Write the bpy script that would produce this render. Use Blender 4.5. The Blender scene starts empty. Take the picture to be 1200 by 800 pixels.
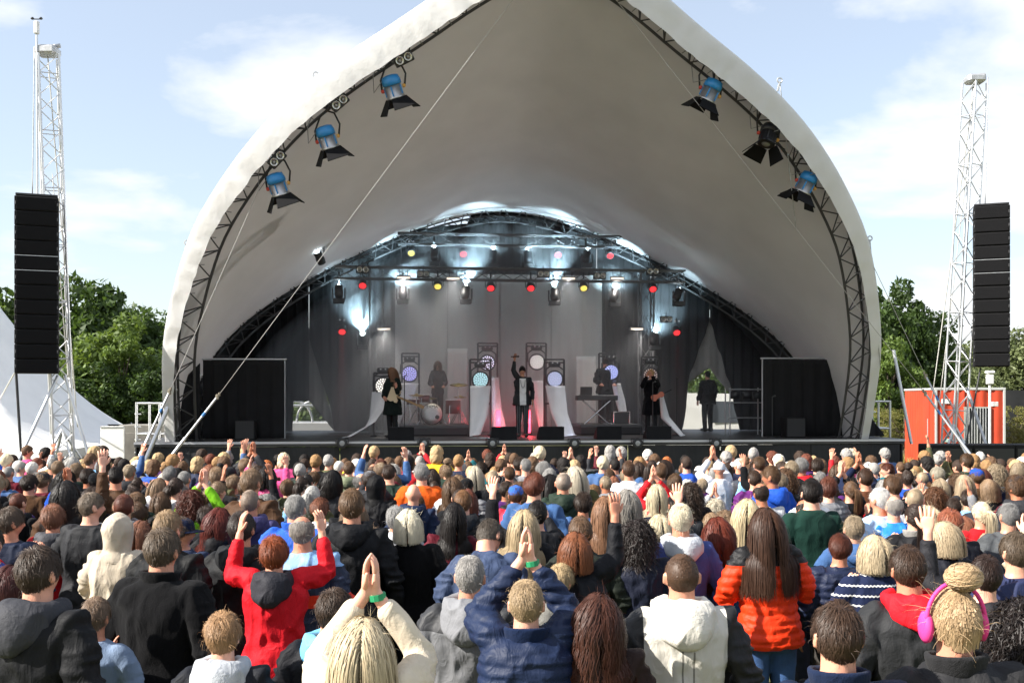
import bpy, math, random
import numpy as np
from mathutils import Vector, Matrix, Euler
R = math.radians
rng = np.random.default_rng(7)
random.seed(7)
scene = bpy.context.scene
col = scene.collection

# ---------------------------------------------------------------- camera, sky, sun, exposure
CAM_H, FPX, HZ = 2.5, 1250.0, 465.0          # eye height, focal length and horizon row in photograph pixels
cam_data = bpy.data.cameras.new('camera')
cam = bpy.data.objects.new('camera', cam_data); col.objects.link(cam)
cam.location = (0, 0, CAM_H); cam.rotation_euler = (R(90), 0, 0)
cam_data.sensor_width = 36; cam_data.lens = 36 * FPX / 1200
cam_data.shift_y = (HZ - 400) / 1200
cam_data.clip_start = 0.05; cam_data.clip_end = 3000
scene.camera = cam

SUN_EL, SUN_BACK = 37.0, 18.0                 # elevation; degrees behind the camera's left
sdir = Vector((-math.cos(R(SUN_EL)) * math.cos(R(SUN_BACK)), -math.cos(R(SUN_EL)) * math.sin(R(SUN_BACK)), math.sin(R(SUN_EL))))
world = bpy.data.worlds.new('World'); scene.world = world; world.use_nodes = True
nt = world.node_tree; nt.nodes.clear()
def wn(t, **k):
    n = nt.nodes.new(t)
    for a, b in k.items(): setattr(n, a, b)
    return n
sky = wn('ShaderNodeTexSky', sky_type='NISHITA', sun_disc=False, sun_elevation=R(SUN_EL),
         sun_rotation=math.atan2(sdir.x, sdir.y), air_density=1.0, dust_density=1.2, ozone_density=1.0)
tc = wn('ShaderNodeTexCoord'); sep = wn('ShaderNodeSeparateXYZ'); nt.links.new(tc.outputs['Generated'], sep.inputs[0])
add = wn('ShaderNodeMath', operation='ADD'); add.inputs[1].default_value = 0.22
nt.links.new(sep.outputs['Z'], add.inputs[0])
mx = wn('ShaderNodeMath', operation='MAXIMUM'); mx.inputs[1].default_value = 0.06; nt.links.new(add.outputs[0], mx.inputs[0])
dx = wn('ShaderNodeMath', operation='DIVIDE'); dy = wn('ShaderNodeMath', operation='DIVIDE')
nt.links.new(sep.outputs['X'], dx.inputs[0]); nt.links.new(mx.outputs[0], dx.inputs[1])
nt.links.new(sep.outputs['Y'], dy.inputs[0]); nt.links.new(mx.outputs[0], dy.inputs[1])
cmb = wn('ShaderNodeCombineXYZ'); nt.links.new(dx.outputs[0], cmb.inputs[0]); nt.links.new(dy.outputs[0], cmb.inputs[1])
mapn = wn('ShaderNodeMapping'); mapn.inputs['Location'].default_value = (5.5, 14.2, 5.0)
mapn.inputs['Scale'].default_value = (1.0, 1.0, 1.0)
nt.links.new(cmb.outputs[0], mapn.inputs[0])
noi = wn('ShaderNodeTexNoise'); noi.inputs['Scale'].default_value = 1.75; noi.inputs['Detail'].default_value = 7
noi.inputs['Roughness'].default_value = 0.52; noi.inputs['Distortion'].default_value = 0.25
nt.links.new(mapn.outputs[0], noi.inputs['Vector'])
ramp = wn('ShaderNodeValToRGB'); ramp.color_ramp.elements[0].position = 0.49; ramp.color_ramp.elements[1].position = 0.60
nt.links.new(noi.outputs['Fac'], ramp.inputs[0])
veil = wn('ShaderNodeMath', operation='MULTIPLY_ADD'); veil.inputs[1].default_value = 0.62; veil.inputs[2].default_value = 0.34
nt.links.new(ramp.outputs[0], veil.inputs[0])
mix = wn('ShaderNodeMix', data_type='RGBA'); nt.links.new(veil.outputs[0], mix.inputs['Factor'])
nt.links.new(sky.outputs[0], mix.inputs[6]); mix.inputs[7].default_value = (5.0, 5.15, 5.35, 1)   # cloud white, in the sky's own units
bg = wn('ShaderNodeBackground'); bg.inputs['Strength'].default_value = 0.095
nt.links.new(mix.outputs[2], bg.inputs[0])
wo = wn('ShaderNodeOutputWorld'); nt.links.new(bg.outputs[0], wo.inputs[0])

sun_data = bpy.data.lights.new('sun', 'SUN'); sun_data.energy = 5.0; sun_data.angle = R(0.5); sun_data.color = (1.0, 0.945, 0.86)
sun = bpy.data.objects.new('sun', sun_data); col.objects.link(sun)
sun.rotation_euler = sdir.to_track_quat('Z', 'Y').to_euler(); sun.location = (-30, -5, 30)
vs = scene.view_settings
vs.view_transform = 'Standard'; vs.look = 'None'; vs.exposure = 1.2; vs.gamma = 1; vs.use_curve_mapping = False
scene.render.engine = 'CYCLES'
cy = scene.cycles
cy.use_denoising = True; cy.max_bounces = 6; cy.diffuse_bounces = 3; cy.glossy_bounces = 2; cy.transmission_bounces = 3
cy.transparent_max_bounces = 8; cy.volume_bounces = 0; cy.caustics_reflective = False; cy.caustics_refractive = False
cy.sample_clamp_indirect = 6

# ---------------------------------------------------------------- helpers
def lin(r, g=None, b=None):
    if g is None: h = r.lstrip('#'); r, g, b = (int(h[i:i+2], 16) for i in (0, 2, 4))
    return tuple((c / 255 / 12.92 if c / 255 <= 0.04045 else ((c / 255 + 0.055) / 1.055) ** 2.4) for c in (r, g, b))

def vnoise(P, seed=0):
    P = np.asarray(P, float); I = np.floor(P).astype(np.int64); Fr = P - I; Fr = Fr * Fr * (3 - 2 * Fr)
    def h(i, j, k):
        n = (i * 374761393 + j * 668265263 + k * 2147483647 + seed * 974711) & 0xffffffff
        n = ((n ^ (n >> 13)) * 1274126177) & 0xffffffff
        return ((n ^ (n >> 16)) & 0xffff) / 65535.0
    x, y, z = I.T; u, v, w = Fr.T; o = 0
    for a in (0, 1):
        for b in (0, 1):
            for c in (0, 1):
                o = o + h(x + a, y + b, z + c) * (u if a else 1 - u) * (v if b else 1 - v) * (w if c else 1 - w)
    return o
def ridge(P, seed=0): return 1 - np.abs(2 * vnoise(P, seed) - 1)

def mesh_np(name, V, F, mats=(), fm=None, smooth=False):
    """V (n,3); F list of index tuples or an (m,k) array"""
    me = bpy.data.meshes.new(name); V = np.asarray(V, dtype=np.float32)
    if isinstance(F, np.ndarray):
        m, k = F.shape
        me.vertices.add(len(V)); me.vertices.foreach_set('co', V.ravel())
        me.loops.add(m * k); me.loops.foreach_set('vertex_index', F.astype(np.int32).ravel())
        me.polygons.add(m); me.polygons.foreach_set('loop_start', np.arange(0, m * k, k, dtype=np.int32))
        me.update(calc_edges=True)
    else:
        me.from_pydata([tuple(v) for v in V], [], F)
    for mt in mats: me.materials.append(mt)
    if fm is not None: me.polygons.foreach_set('material_index', np.asarray(fm, dtype=np.int32))
    if smooth: me.polygons.foreach_set('use_smooth', np.ones(len(me.polygons), dtype=bool))
    me.update(); me.validate()
    return me
def link(name, me, parent=None):
    o = bpy.data.objects.new(name, me); col.objects.link(o)
    if parent is not None: o.parent = parent
    return o
def tag(o, label=None, cat=None, group=None, kind=None):
    if label: o['label'] = label
    if cat: o['category'] = cat
    if group: o['group'] = group
    if kind: o['kind'] = kind
    return o
def thing(name, label, cat, loc=(0, 0, 0), rotz=0.0, group=None):
    o = bpy.data.objects.new(name, None); col.objects.link(o); o.empty_display_size = 0.1
    o.location = loc; o.rotation_euler = (0, 0, rotz)
    return tag(o, label, cat, group)

class MB:
    def __init__(s): s.V = []; s.F = []; s.M = []
    def add(s, V, F, m=0):
        b = len(s.V); s.V.extend([tuple(v) for v in V]); s.F.extend([tuple(i + b for i in f) for f in F]); s.M.extend([m] * len(F)); return s
    def box(s, c, d, m=0, bev=0.0, rot=None):
        x, y, z = (d[0] / 2, d[1] / 2, d[2] / 2)
        if bev <= 0:
            V = [(i * x, j * y, k * z) for i in (-1, 1) for j in (-1, 1) for k in (-1, 1)]
            F = [(0, 1, 3, 2), (4, 6, 7, 5), (0, 4, 5, 1), (2, 3, 7, 6), (0, 2, 6, 4), (1, 5, 7, 3)]
        else:
            b = min(bev, x * .9, y * .9, z * .9); V = []
            for k, zz, i in ((0, -z, b), (1, -z + b, 0), (2, z - b, 0), (3, z, b)):
                X, Y = x - i, y - i; c_ = b if i == 0 else b * .5
                V += [(-X + c_, -Y, zz), (X - c_, -Y, zz), (X, -Y + c_, zz), (X, Y - c_, zz), (X - c_, Y, zz), (-X + c_, Y, zz), (-X, Y - c_, zz), (-X, -Y + c_, zz)]
            F = [tuple(range(7, -1, -1)), tuple(range(24, 32))]
            for r in range(3):
                for i in range(8): F.append((r * 8 + i, r * 8 + (i + 1) % 8, r * 8 + 8 + (i + 1) % 8, r * 8 + 8 + i))
        if rot is not None: V = [tuple(rot @ Vector(v)) for v in V]
        return s.add([(v[0] + c[0], v[1] + c[1], v[2] + c[2]) for v in V], F, m)
    def tube(s, P, r, n=8, m=0, closed=False):
        V, F = tube_vf(P, r, n, closed); return s.add(V, F, m)
    def lathe(s, prof, c=(0, 0, 0), axis='z', n=20, m=0, rot=None):
        V = []; F = []
        for (r, h) in prof:
            for i in range(n):
                a = 2 * math.pi * i / n; v = Vector((r * math.cos(a), r * math.sin(a), h))
                if axis == 'y': v = Vector((v.x, v.z, -v.y)) if False else Vector((v.x, h, r * math.sin(a)))
                if axis == 'x': v = Vector((h, r * math.cos(a), r * math.sin(a)))
                if rot is not None: v = rot @ v
                V.append(tuple(v + Vector(c)))
        for k in range(len(prof) - 1):
            for i in range(n): F.append((k * n + i, k * n + (i + 1) % n, (k + 1) * n + (i + 1) % n, (k + 1) * n + i))
        F.append(tuple(range(n - 1, -1, -1))); F.append(tuple(range((len(prof) - 1) * n, len(prof) * n)))
        return s.add(V, F, m)
    def build(s, name, mats, parent=None, smooth=False):
        if not isinstance(mats, (list, tuple)): mats = [mats]
        return link(name, mesh_np(name, s.V, s.F, mats, s.M, smooth), parent)

def frames(P):
    P = [Vector(p) for p in P]; T = []
    for i in range(len(P)):
        a = P[max(i - 1, 0)]; b = P[min(i + 1, len(P) - 1)]; t = (b - a); T.append(t.normalized() if t.length > 1e-9 else Vector((0, 0, 1)))
    u = T[0].orthogonal().normalized(); out = []
    for p, t in zip(P, T):
        u = (u - t * u.dot(t)); u = u.normalized() if u.length > 1e-6 else t.orthogonal().normalized()
        out.append((p, t, u, t.cross(u)))
    return out
def tube_vf(P, r, n=8, closed=False):
    if not isinstance(r, (list, tuple)): r = [r] * len(P)
    V = []; F = []
    fr = frames(P)
    for (p, t, u, v), rr in zip(fr, r):
        for i in range(n):
            a = 2 * math.pi * i / n; V.append(tuple(p + u * (rr * math.cos(a)) + v * (rr * math.sin(a))))
    for k in range(len(P) - 1):
        for i in range(n): F.append((k * n + i, k * n + (i + 1) % n, (k + 1) * n + (i + 1) % n, (k + 1) * n + i))
    F.append(tuple(range(n - 1, -1, -1))); F.append(tuple(range((len(P) - 1) * n, len(P) * n)))
    return V, F

# unit bar shared by every straight truss brace: radius 1, along z from 0 to 1
_bars = {}
def bar(name, a, b, r, mat, parent=None):
    key = mat.name
    if key not in _bars:
        V, F = tube_vf([(0, 0, 0), (0, 0, 1)], 1.0, 7); _bars[key] = mesh_np('bar', V, F, [mat])
        _bars[key].polygons.foreach_set('use_smooth', [len(f) == 4 for f in F])
    o = bpy.data.objects.new(name, _bars[key]); col.objects.link(o); o.parent = parent
    a = Vector(a); b = Vector(b); d = b - a
    o.matrix_local = Matrix.Translation(a) @ d.to_track_quat('Z', 'Y').to_matrix().to_4x4() @ Matrix.Diagonal((r, r, d.length, 1))
    return o

# ---------------------------------------------------------------- materials
MATS = {}
def mat(name, color=(.5, .5, .5), rough=.6, metal=0.0, spec=.5, emit=None, es=0.0, var=0.0, vscale=4.0, bump=0.0, bscale=40.0, objcol=False,
        sheen=0.0, attr=None, coat=0.0, detail=6):
    if name in MATS: return MATS[name]
    m = bpy.data.materials.new(name); m.use_nodes = True; t = m.node_tree; b = t.nodes['Principled BSDF']
    b.inputs['Roughness'].default_value = rough; b.inputs['Metallic'].default_value = metal
    b.inputs['Specular IOR Level'].default_value = spec; b.inputs['Sheen Weight'].default_value = sheen; b.inputs['Coat Weight'].default_value = coat
    src = None
    if objcol:
        oi = t.nodes.new('ShaderNodeObjectInfo'); src = oi.outputs['Color']
    elif attr:
        an = t.nodes.new('ShaderNodeAttribute'); an.attribute_name = attr; src = an.outputs['Color']
    else:
        b.inputs['Base Color'].default_value = (*color, 1)
    tcn = t.nodes.new('ShaderNodeTexCoord')
    if var > 0:
        n = t.nodes.new('ShaderNodeTexNoise'); n.inputs['Scale'].default_value = vscale; n.inputs['Detail'].default_value = detail
        t.links.new(tcn.outputs['Object'], n.inputs['Vector'])
        mr = t.nodes.new('ShaderNodeMapRange'); mr.inputs[1].default_value = .3; mr.inputs[2].default_value = .7
        mr.inputs[3].default_value = 1 - var; mr.inputs[4].default_value = 1 + var; t.links.new(n.outputs['Fac'], mr.inputs[0])
        mm = t.nodes.new('ShaderNodeVectorMath'); mm.operation = 'SCALE'
        if src is not None: t.links.new(src, mm.inputs[0])
        else: mm.inputs[0].default_value = color
        t.links.new(mr.outputs[0], mm.inputs['Scale']); src = mm.outputs[0]
    if src is not None: t.links.new(src, b.inputs['Base Color'])
    if bump > 0:
        n2 = t.nodes.new('ShaderNodeTexNoise'); n2.inputs['Scale'].default_value = bscale; n2.inputs['Detail'].default_value = 5
        t.links.new(tcn.outputs['Object'], n2.inputs['Vector'])
        bp = t.nodes.new('ShaderNodeBump'); bp.inputs['Strength'].default_value = bump; bp.inputs['Distance'].default_value = .02
        t.links.new(n2.outputs['Fac'], bp.inputs['Height']); t.links.new(bp.outputs[0], b.inputs['Normal'])
    if emit is not None:
        b.inputs['Emission Color'].default_value = (*emit, 1); b.inputs['Emission Strength'].default_value = es
    MATS[name] = m; return m
black = mat('black_paint', (.018, .018, .02), .45, var=.3, vscale=9)
blackcab = mat('cabinet_black', (.008, .008, .009), .75, spec=.25, bump=.25, bscale=160, var=.25, vscale=5)
alu = mat('aluminium', (.62, .63, .64), .38, metal=.75, var=.15, vscale=14)
alu_dull = mat('weathered_aluminium', (.45, .46, .47), .5, metal=.6, var=.2, vscale=10)
dark_truss = mat('dark_truss', (.10, .10, .105), .5, metal=.4, var=.2)
rope = mat('rope', (.55, .54, .5), .8)
chrome = mat('chrome', (.7, .7, .72), .18, metal=1.0)
glassy = mat('lamp_glass', (.30, .31, .32), .12, spec=.7)
# ---------------------------------------------------------------- the stage's own frame: x along the front edge, y into the stage, z up
SA = R(6.0); SO = Vector((0.41, 24.6, 0)); GZ = -0.3; DECK = 1.5
cS, sS = math.cos(SA), math.sin(SA)
def W(x, y, z=0.0): return Vector((SO.x + x * cS - y * sS, SO.y + x * sS + y * cS, z))
def st(px, py, yl):
    """stage point (x, z) on the upright plane y = yl that lies on the sight line through a photograph pixel"""
    dx, dz = (px - 600) / FPX, (HZ - py) / FPX
    p = (-SO.x * cS - SO.y * sS, SO.x * sS - SO.y * cS)
    d = (dx * cS + sS, -dx * sS + cS)
    t = (yl - p[1]) / d[1]
    return p[0] + t * d[0], CAM_H + t * dz
def at(px, py, Y): return Vector(((px - 600) * Y / FPX, Y, CAM_H + (HZ - py) * Y / FPX))
def ground_z(Y): return GZ * min(max((Y - 4) / 16, 0), 1)

# ---------------------------------------------------------------- ground
def ground():
    ys = [-40, -10, 0, 4, 8, 12, 16, 20, 24, 30, 40, 60, 90, 140, 250, 500, 1200]; xs = [-1200, -400, -150, -80, -40, -20, -10, 0, 10, 20, 40, 80, 150, 400, 1200]
    V = []; F = []
    for y in ys:
        for x in xs:
            z = ground_z(y)
            if y > 30: z += -min((y - 30) * .004, 3.0) * (0.25 if x > 0 else .25)
            V.append((x, y, z))
    n = len(xs)
    for j in range(len(ys) - 1):
        for i in range(n - 1): F.append((j * n + i, j * n + i + 1, (j + 1) * n + i + 1, (j + 1) * n + i))
    m = bpy.data.materials.new('grass_ground'); m.use_nodes = True; t = m.node_tree; b = t.nodes['Principled BSDF']; b.inputs['Roughness'].default_value = .95
    tcn = t.nodes.new('ShaderNodeTexCoord')
    n1 = t.nodes.new('ShaderNodeTexNoise'); n1.inputs['Scale'].default_value = .35; n1.inputs['Detail'].default_value = 9; t.links.new(tcn.outputs['Object'], n1.inputs['Vector'])
    n2 = t.nodes.new('ShaderNodeTexNoise'); n2.inputs['Scale'].default_value = 14; n2.inputs['Detail'].default_value = 6; t.links.new(tcn.outputs['Object'], n2.inputs['Vector'])
    r1 = t.nodes.new('ShaderNodeValToRGB'); e = r1.color_ramp.elements
    e[0].position = .35; e[0].color = (.075, .105, .025, 1); e[1].position = .68; e[1].color = (.24, .21, .075, 1)
    t.links.new(n1.outputs['Fac'], r1.inputs[0])
    mm = t.nodes.new('ShaderNodeMix'); mm.data_type = 'RGBA'; mm.blend_type = 'MULTIPLY'; mm.inputs['Factor'].default_value = .7
    t.links.new(r1.outputs[0], mm.inputs[6]); t.links.new(n2.outputs['Color'], mm.inputs[7]); 
    hs = t.nodes.new('ShaderNodeHueSaturation'); hs.inputs['Saturation'].default_value = .9; hs.inputs['Value'].default_value = 1.6; t.links.new(mm.outputs[2], hs.inputs['Color'])
    t.links.new(hs.outputs[0], b.inputs['Base Color'])
    bp = t.nodes.new('ShaderNodeBump'); bp.inputs['Strength'].default_value = .8; bp.inputs['Distance'].default_value = .05
    t.links.new(n2.outputs['Fac'], bp.inputs['Height']); t.links.new(bp.outputs[0], b.inputs['Normal'])
    tag(link('ground', mesh_np('ground', V, F, [m])), kind='structure')
ground()

# ---------------------------------------------------------------- stage canopy: two leaning arches and the skin between them
FRONT = [(-.25, 8.22), (1.5, 8.2), (3, 8.11), (3.75, 8.0), (4.5, 7.77), (5.25, 7.5), (6, 7.16), (6.75, 6.63), (7.5, 6.0), (8.25, 5.22), (9, 4.17), (9.8, 2.8), (10.35, 1.95), (10.85, 1.0), (11.15, 0)]
BACK = [(-.25, 8.05), (1.2, 7.95), (2.2, 7.85), (3.2, 7.55), (4.0, 7.05), (4.9, 6.05), (5.9, 4.5), (6.9, 2.55), (7.35, 1.3), (7.6, 0)]
def arch_curve(prof, y0, k, n=96):
    P = [(-w, z) for z, w in prof] + [(w, z) for z, w in reversed(prof[:-1])]
    P = np.array(P)
    for _ in range(3):                                      # corner cutting rounds the traced polygon
        Q = [P[0]]
        for a, b in zip(P[:-1], P[1:]): Q += [a * .75 + b * .25, a * .25 + b * .75]
        Q.append(P[-1]); P = np.array(Q)
    s = np.r_[0, np.cumsum(np.linalg.norm(np.diff(P, axis=0), axis=1))]; q = np.linspace(0, s[-1], n + 1)
    x = np.interp(q, s, P[:, 0]); z = np.interp(q, s, P[:, 1])
    return np.c_[x, y0 + k * z, z]
FY0, FK, BY0, BK = .9, -.5, 1.7, .6
AF = arch_curve(FRONT, FY0, FK); AB = arch_curve(BACK, BY0, BK)
def in_plane_normal(A):
    T = np.gradient(A, axis=0); T /= np.linalg.norm(T, axis=1)[:, None]
    pn = np.cross(A[48] - A[0], A[-1] - A[0]); pn /= np.linalg.norm(pn)
    N = np.cross(pn[None], T); N /= np.linalg.norm(N, axis=1)[:, None]
    c = A.mean(0)
    if ((A - c) * N).sum() < 0: N = -N
    return N, pn * (1 if pn[1] < 0 else -1)                 # outward in the arch plane; towards the audience
NF, PF = in_plane_normal(AF); NB, PB = in_plane_normal(AB)

def membrane_mat():
    m = bpy.data.materials.new('canopy_membrane'); m.use_nodes = True; t = m.node_tree; b = t.nodes['Principled BSDF']
    b.inputs['Roughness'].default_value = .55
    tcn = t.nodes.new('ShaderNodeTexCoord')
    n = t.nodes.new('ShaderNodeTexNoise'); n.inputs['Scale'].default_value = 1.6; n.inputs['Detail'].default_value = 8; t.links.new(tcn.outputs['Object'], n.inputs['Vector'])
    r = t.nodes.new('ShaderNodeValToRGB'); e = r.color_ramp.elements
    e[0].position = .3; e[0].color = (.72, .715, .71, 1); e[1].position = .7; e[1].color = (.80, .80, .80, 1)
    t.links.new(n.outputs['Fac'], r.inputs[0]); t.links.new(r.outputs[0], b.inputs['Base Color'])
    tr = t.nodes.new('ShaderNodeBsdfTranslucent'); tr.inputs[0].default_value = (.8, .79, .80, 1)
    mx = t.nodes.new('ShaderNodeMixShader'); mx.inputs[0].default_value = .22
    t.links.new(b.outputs[0], mx.inputs[1]); t.links.new(tr.outputs[0], mx.inputs[2]); t.links.new(mx.outputs[0], t.nodes['Material Output'].inputs[0])
    n2 = t.nodes.new('ShaderNodeTexNoise'); n2.inputs['Scale'].default_value = 3; n2.inputs['Detail'].default_value = 4; t.links.new(tcn.outputs['Object'], n2.inputs['Vector'])
    bp = t.nodes.new('ShaderNodeBump'); bp.inputs['Strength'].default_value = .25; bp.inputs['Distance'].default_value = .08
    t.links.new(n2.outputs['Fac'], bp.inputs['Height']); t.links.new(bp.outputs[0], b.inputs['Normal'])
    return m
MEMB = membrane_mat()

def grid_faces(nu, nv):
    i = np.arange(nu - 1)[:, None] * nv + np.arange(nv - 1)[None]
    return np.stack([i, i + 1, i + nv + 1, i + nv], -1).reshape(-1, 4)

def canopy():
    base = W(0, 0, 0)
    T = thing('stage_canopy', 'large white saddle shaped canopy on two leaning truss arches over the stage', 'canopy', base, SA)
    nu, nv = len(AF), 25
    up = np.array([0, 0, 1.0])
    edgeF = AF + NF * 0.02; edgeB = AB + NB * .42
    V = []
    for i in range(nu):
        f, bk = edgeF[i], edgeB[i]; w = math.sin(math.pi * i / (nu - 1)) ** 1.2
        for s in np.linspace(0, 1, nv):
            p = f * (1 - s) + bk * s
            nrm = NF[i] * (1 - s) + NB[i] * s
            p = p - nrm * (4 * s * (1 - s) * .55 * w)
            V.append(p)
    V = np.array(V)
    o = link('membrane', mesh_np('membrane', V, grid_faces(nu, nv), [MEMB], smooth=True), T)
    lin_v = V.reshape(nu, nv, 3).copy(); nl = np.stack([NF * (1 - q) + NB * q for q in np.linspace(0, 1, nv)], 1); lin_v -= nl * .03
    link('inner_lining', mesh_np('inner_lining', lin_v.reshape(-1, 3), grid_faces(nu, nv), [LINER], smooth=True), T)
    # edge flap: wraps from the crest down over the front of the truss, a little puckered
    m = 11; q4 = np.linspace(0, nu - 1, 4 * (nu - 1) + 1); ip = lambda A: np.stack([np.interp(q4, np.arange(nu), A[:, c]) for c in range(3)], 1); A4, N4 = ip(AF), ip(NF); fl = []
    pk = vnoise(np.c_[q4 * 1.9, q4 * 0, q4 * 0 + 3], 5) - .5; pk2 = ridge(np.c_[q4 * .8, q4 * 0, q4 * 0 + 9], 6) ** 3
    for i in range(len(q4)):
        for j in range(m):
            s = j / (m - 1); a = s * math.pi * .5; sc = .5 + .5 * math.cos(q4[i] * math.pi)        # drawn in at each lacing point
            fw = float(np.interp(A4[i][2], [2, 5, 9], [.24, .36, .52])); p = A4[i] + N4[i] * .02 + PF * (fw * .5 * s ** .8) - N4[i] * (fw * s ** 1.25 + .03 * pk[i] * s)
            fl.append(p + PF * (.05 * pk[i] * s - .05 * pk2[i] * s * (1 - s) * 2))
    fo = link('edge_flap', mesh_np('edge_flap', np.array(fl), grid_faces(len(q4), m), [MEMB], smooth=True), T)
    lace = mat('lacing_grey', (.16, .16, .16), .8)
    for i in range(6, nu - 6, 2):
        fw = float(np.interp(AF[i][2], [2, 5, 9], [.24, .36, .52])); e = AF[i] + NF[i] * .02 + PF * fw * .48 - NF[i] * (fw * .98); bar('lacing', e, e - NF[i] * .10 - PF * .12, .009, lace, T)
    # added black sheet from rear arch to drapes, keeping stray sun off the backdrop
    sk = np.stack([edgeB * (1 - q) + np.c_[edgeB[:, 0] * 1.0, np.maximum(edgeB[:, 1], 7.3), edgeB[:, 2] + .1] * q for q in np.linspace(0, 1, 5)], 1)
    link('added_light_block', mesh_np('added_light_block', sk.reshape(-1, 3), grid_faces(nu, 5), [mat('light_block_black', (.02, .02, .022), .9)], smooth=True), T)
    # three-chord arch trusses, standing inside the skin
    for nm, A, N, PN, off, dep, lab, r in (('front_arch', AF, NF, PF, .24, .40, 'front', .03), ('rear_arch', AB, NB, PB, .02, .34, 'rear', .03)):
        part = bpy.data.objects.new(nm, None); col.objects.link(part); part.parent = T
        c1 = A - N * off + PN * .0; c2 = A - N * off - PN * dep; c3 = A - N * (off + dep * .98) - PN * (dep * .5)
        if nm == 'rear_arch': c1 = A + N * .38 + PN * .2; c2 = A + N * .38 - PN * .16; c3 = A + N * .0 + PN * .02
        tm = dark_arch
        for c in (c1, c2, c3):
            mb = MB(); mb.tube([tuple(p) for p in c], r, 8); mb.build('chord', tm, part, True)
        for i in range(2, nu - 3, 2):
            a, b_, c_ = (c1, c2, c3)
            bar('brace', a[i], c_[i + 1], .015, tm, part); bar('brace', c_[i + 1], a[i + 2], .015, tm, part)
            bar('brace', b_[i], c_[i + 1], .015, tm, part)
            if i % 4 == 2: bar('brace', a[i], b_[i + 2], .015, tm, part)
    return T
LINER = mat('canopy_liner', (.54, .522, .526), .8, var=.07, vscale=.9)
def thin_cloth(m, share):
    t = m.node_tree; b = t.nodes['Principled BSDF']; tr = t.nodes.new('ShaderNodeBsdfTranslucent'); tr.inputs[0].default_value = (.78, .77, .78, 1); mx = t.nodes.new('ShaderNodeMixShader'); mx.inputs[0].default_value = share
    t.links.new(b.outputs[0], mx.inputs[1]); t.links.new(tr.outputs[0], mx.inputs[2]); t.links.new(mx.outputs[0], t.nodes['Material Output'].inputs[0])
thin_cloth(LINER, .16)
dark_arch = mat('arch_truss_grey', (.06, .06, .063), .6, metal=.3, var=.2)
canopy()

# ---------------------------------------------------------------- stage deck
def deck():
    T = thing('stage_deck', 'black stage platform with dark skirt standing under the white canopy', 'stage', W(0, 0, GZ), SA)
    h = DECK - GZ
    mb = MB(); mb.box((.1, 4.0, h - .06), (17.9, 8.0, .12), bev=.01); mb.build('deck_top', mat('deck_ply', (.045, .044, .045), .5, var=.4, vscale=2.5, bump=.1), T)
    wid = 17.7 / 8
    skirt = mat('skirt_cloth', (.018, .019, .022), .85, var=.35, vscale=1.4, bump=.2, bscale=30, sheen=.1)
    for k in range(8):
        x0 = -8.75 + k * wid; V = []; n = 60
        for i in range(n):
            xx = x0 + (wid - .015) * i / (n - 1)
            for z in (0.0, h * .5, h - .125):
                V.append((xx, .03 + .012 * math.sin(xx * 37) * (1 if z < h * .9 else .2) + .004 * math.sin(xx * 91), z))
        link('skirt_panel', mesh_np('skirt_panel', V, grid_faces(n, 3), [skirt], smooth=True), T)
    mb = MB(); mb.box((.1, -.012, h - .03), (17.9, .02, .05)); mb.build('edge_trim', mat('edge_trim', (.55, .56, .58), .4, metal=.5), T)
    for s in (-1, 1):
        mb = MB(); mb.box((.1 + s * 8.93, 4, (h - .125) / 2), (.03, 7.8, h - .13)); mb.build('side_skirt', skirt, T)
deck()

# ---------------------------------------------------------------- drapes and backdrop
drape_black = mat('drape_black', (.006, .006, .007), .95, var=.3, vscale=3, sheen=.03)
drape_grey = mat('drape_grey', (.46, .455, .445), .9, var=.06, vscale=2)
lining = mat('lining_grey', (.36, .35, .33), .85, var=.1)
def drape(name, label, top, bot, yl, m, amp=.05, wl=.28, cat='drape', group=None, step=.035, cv=0.0):
    """cloth hung on the upright stage plane y = yl; top and bot are polylines of (x, z), pleats run down"""
    tx, tz = np.array(top).T; bx, bz = np.array(bot).T
    x0, x1 = max(tx[0], bx[0]), min(tx[-1], bx[-1]); n = max(int((x1 - x0) / step), 4); nz = 14
    xs = np.linspace(x0, x1, n); V = []
    ph = rng.random() * 9
    for x in xs:
        a = np.interp(x, bx, bz); b = np.interp(x, tx, tz)
        for k in range(nz):
            s = k / (nz - 1); z = a + (b - a) * s
            y = amp * math.sin(x * 2 * math.pi / wl + ph + .6 * math.sin(z * .9 + x)) * (1.15 - .5 * s) + amp * .4 * math.sin(x * 2 * math.pi / wl * 2.3 + z * .5)
            V.append((x, y + cv * (1 - s) ** 2, z))
    V = np.array(V); c = np.array([(x0 + x1) / 2, 0, V[:, 2].min()])
    o = link(name, mesh_np(name, V - c, grid_faces(n, nz), [m], smooth=True)); o.location = W(c[0], yl, c[2]); o.rotation_euler = (0, 0, SA)
    sm = o.modifiers.new('thick', 'SOLIDIFY'); sm.thickness = .008
    return tag(o, label, cat, group)
def P2(pts, yl): return [st(px, py, yl) for px, py in pts]
def flat(pts, yl, dz=0):
    return [(x, max(z, DECK + .01)) for x, z in P2(pts, yl)]
YB = 6.5
ztop = lambda x: float(np.interp(abs(x), [b[1] for b in reversed(BACK)], [b[0] for b in reversed(BACK)])) + 1.0
def topline(x0, x1, yl): return [(x, min(ztop(x * .93), 8.1)) for x in np.linspace(x0, x1, 14)]
b1 = flat([(150, 520), (343, 520)], YB); x_a = st(362, 470, YB)[0]
xL = -8.5
g1 = st(343, 515, YB)[0]; g1b = st(343, 470, YB)
drape('black_drape', 'wide black drape behind the hanging pipe on the drummer side wing', topline(xL, x_a, YB), [(xL, DECK + .01), (g1, DECK + .01), (g1 + .02, g1b[1]), (x_a, st(362, 470, YB)[1])], YB, drape_black)
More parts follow.
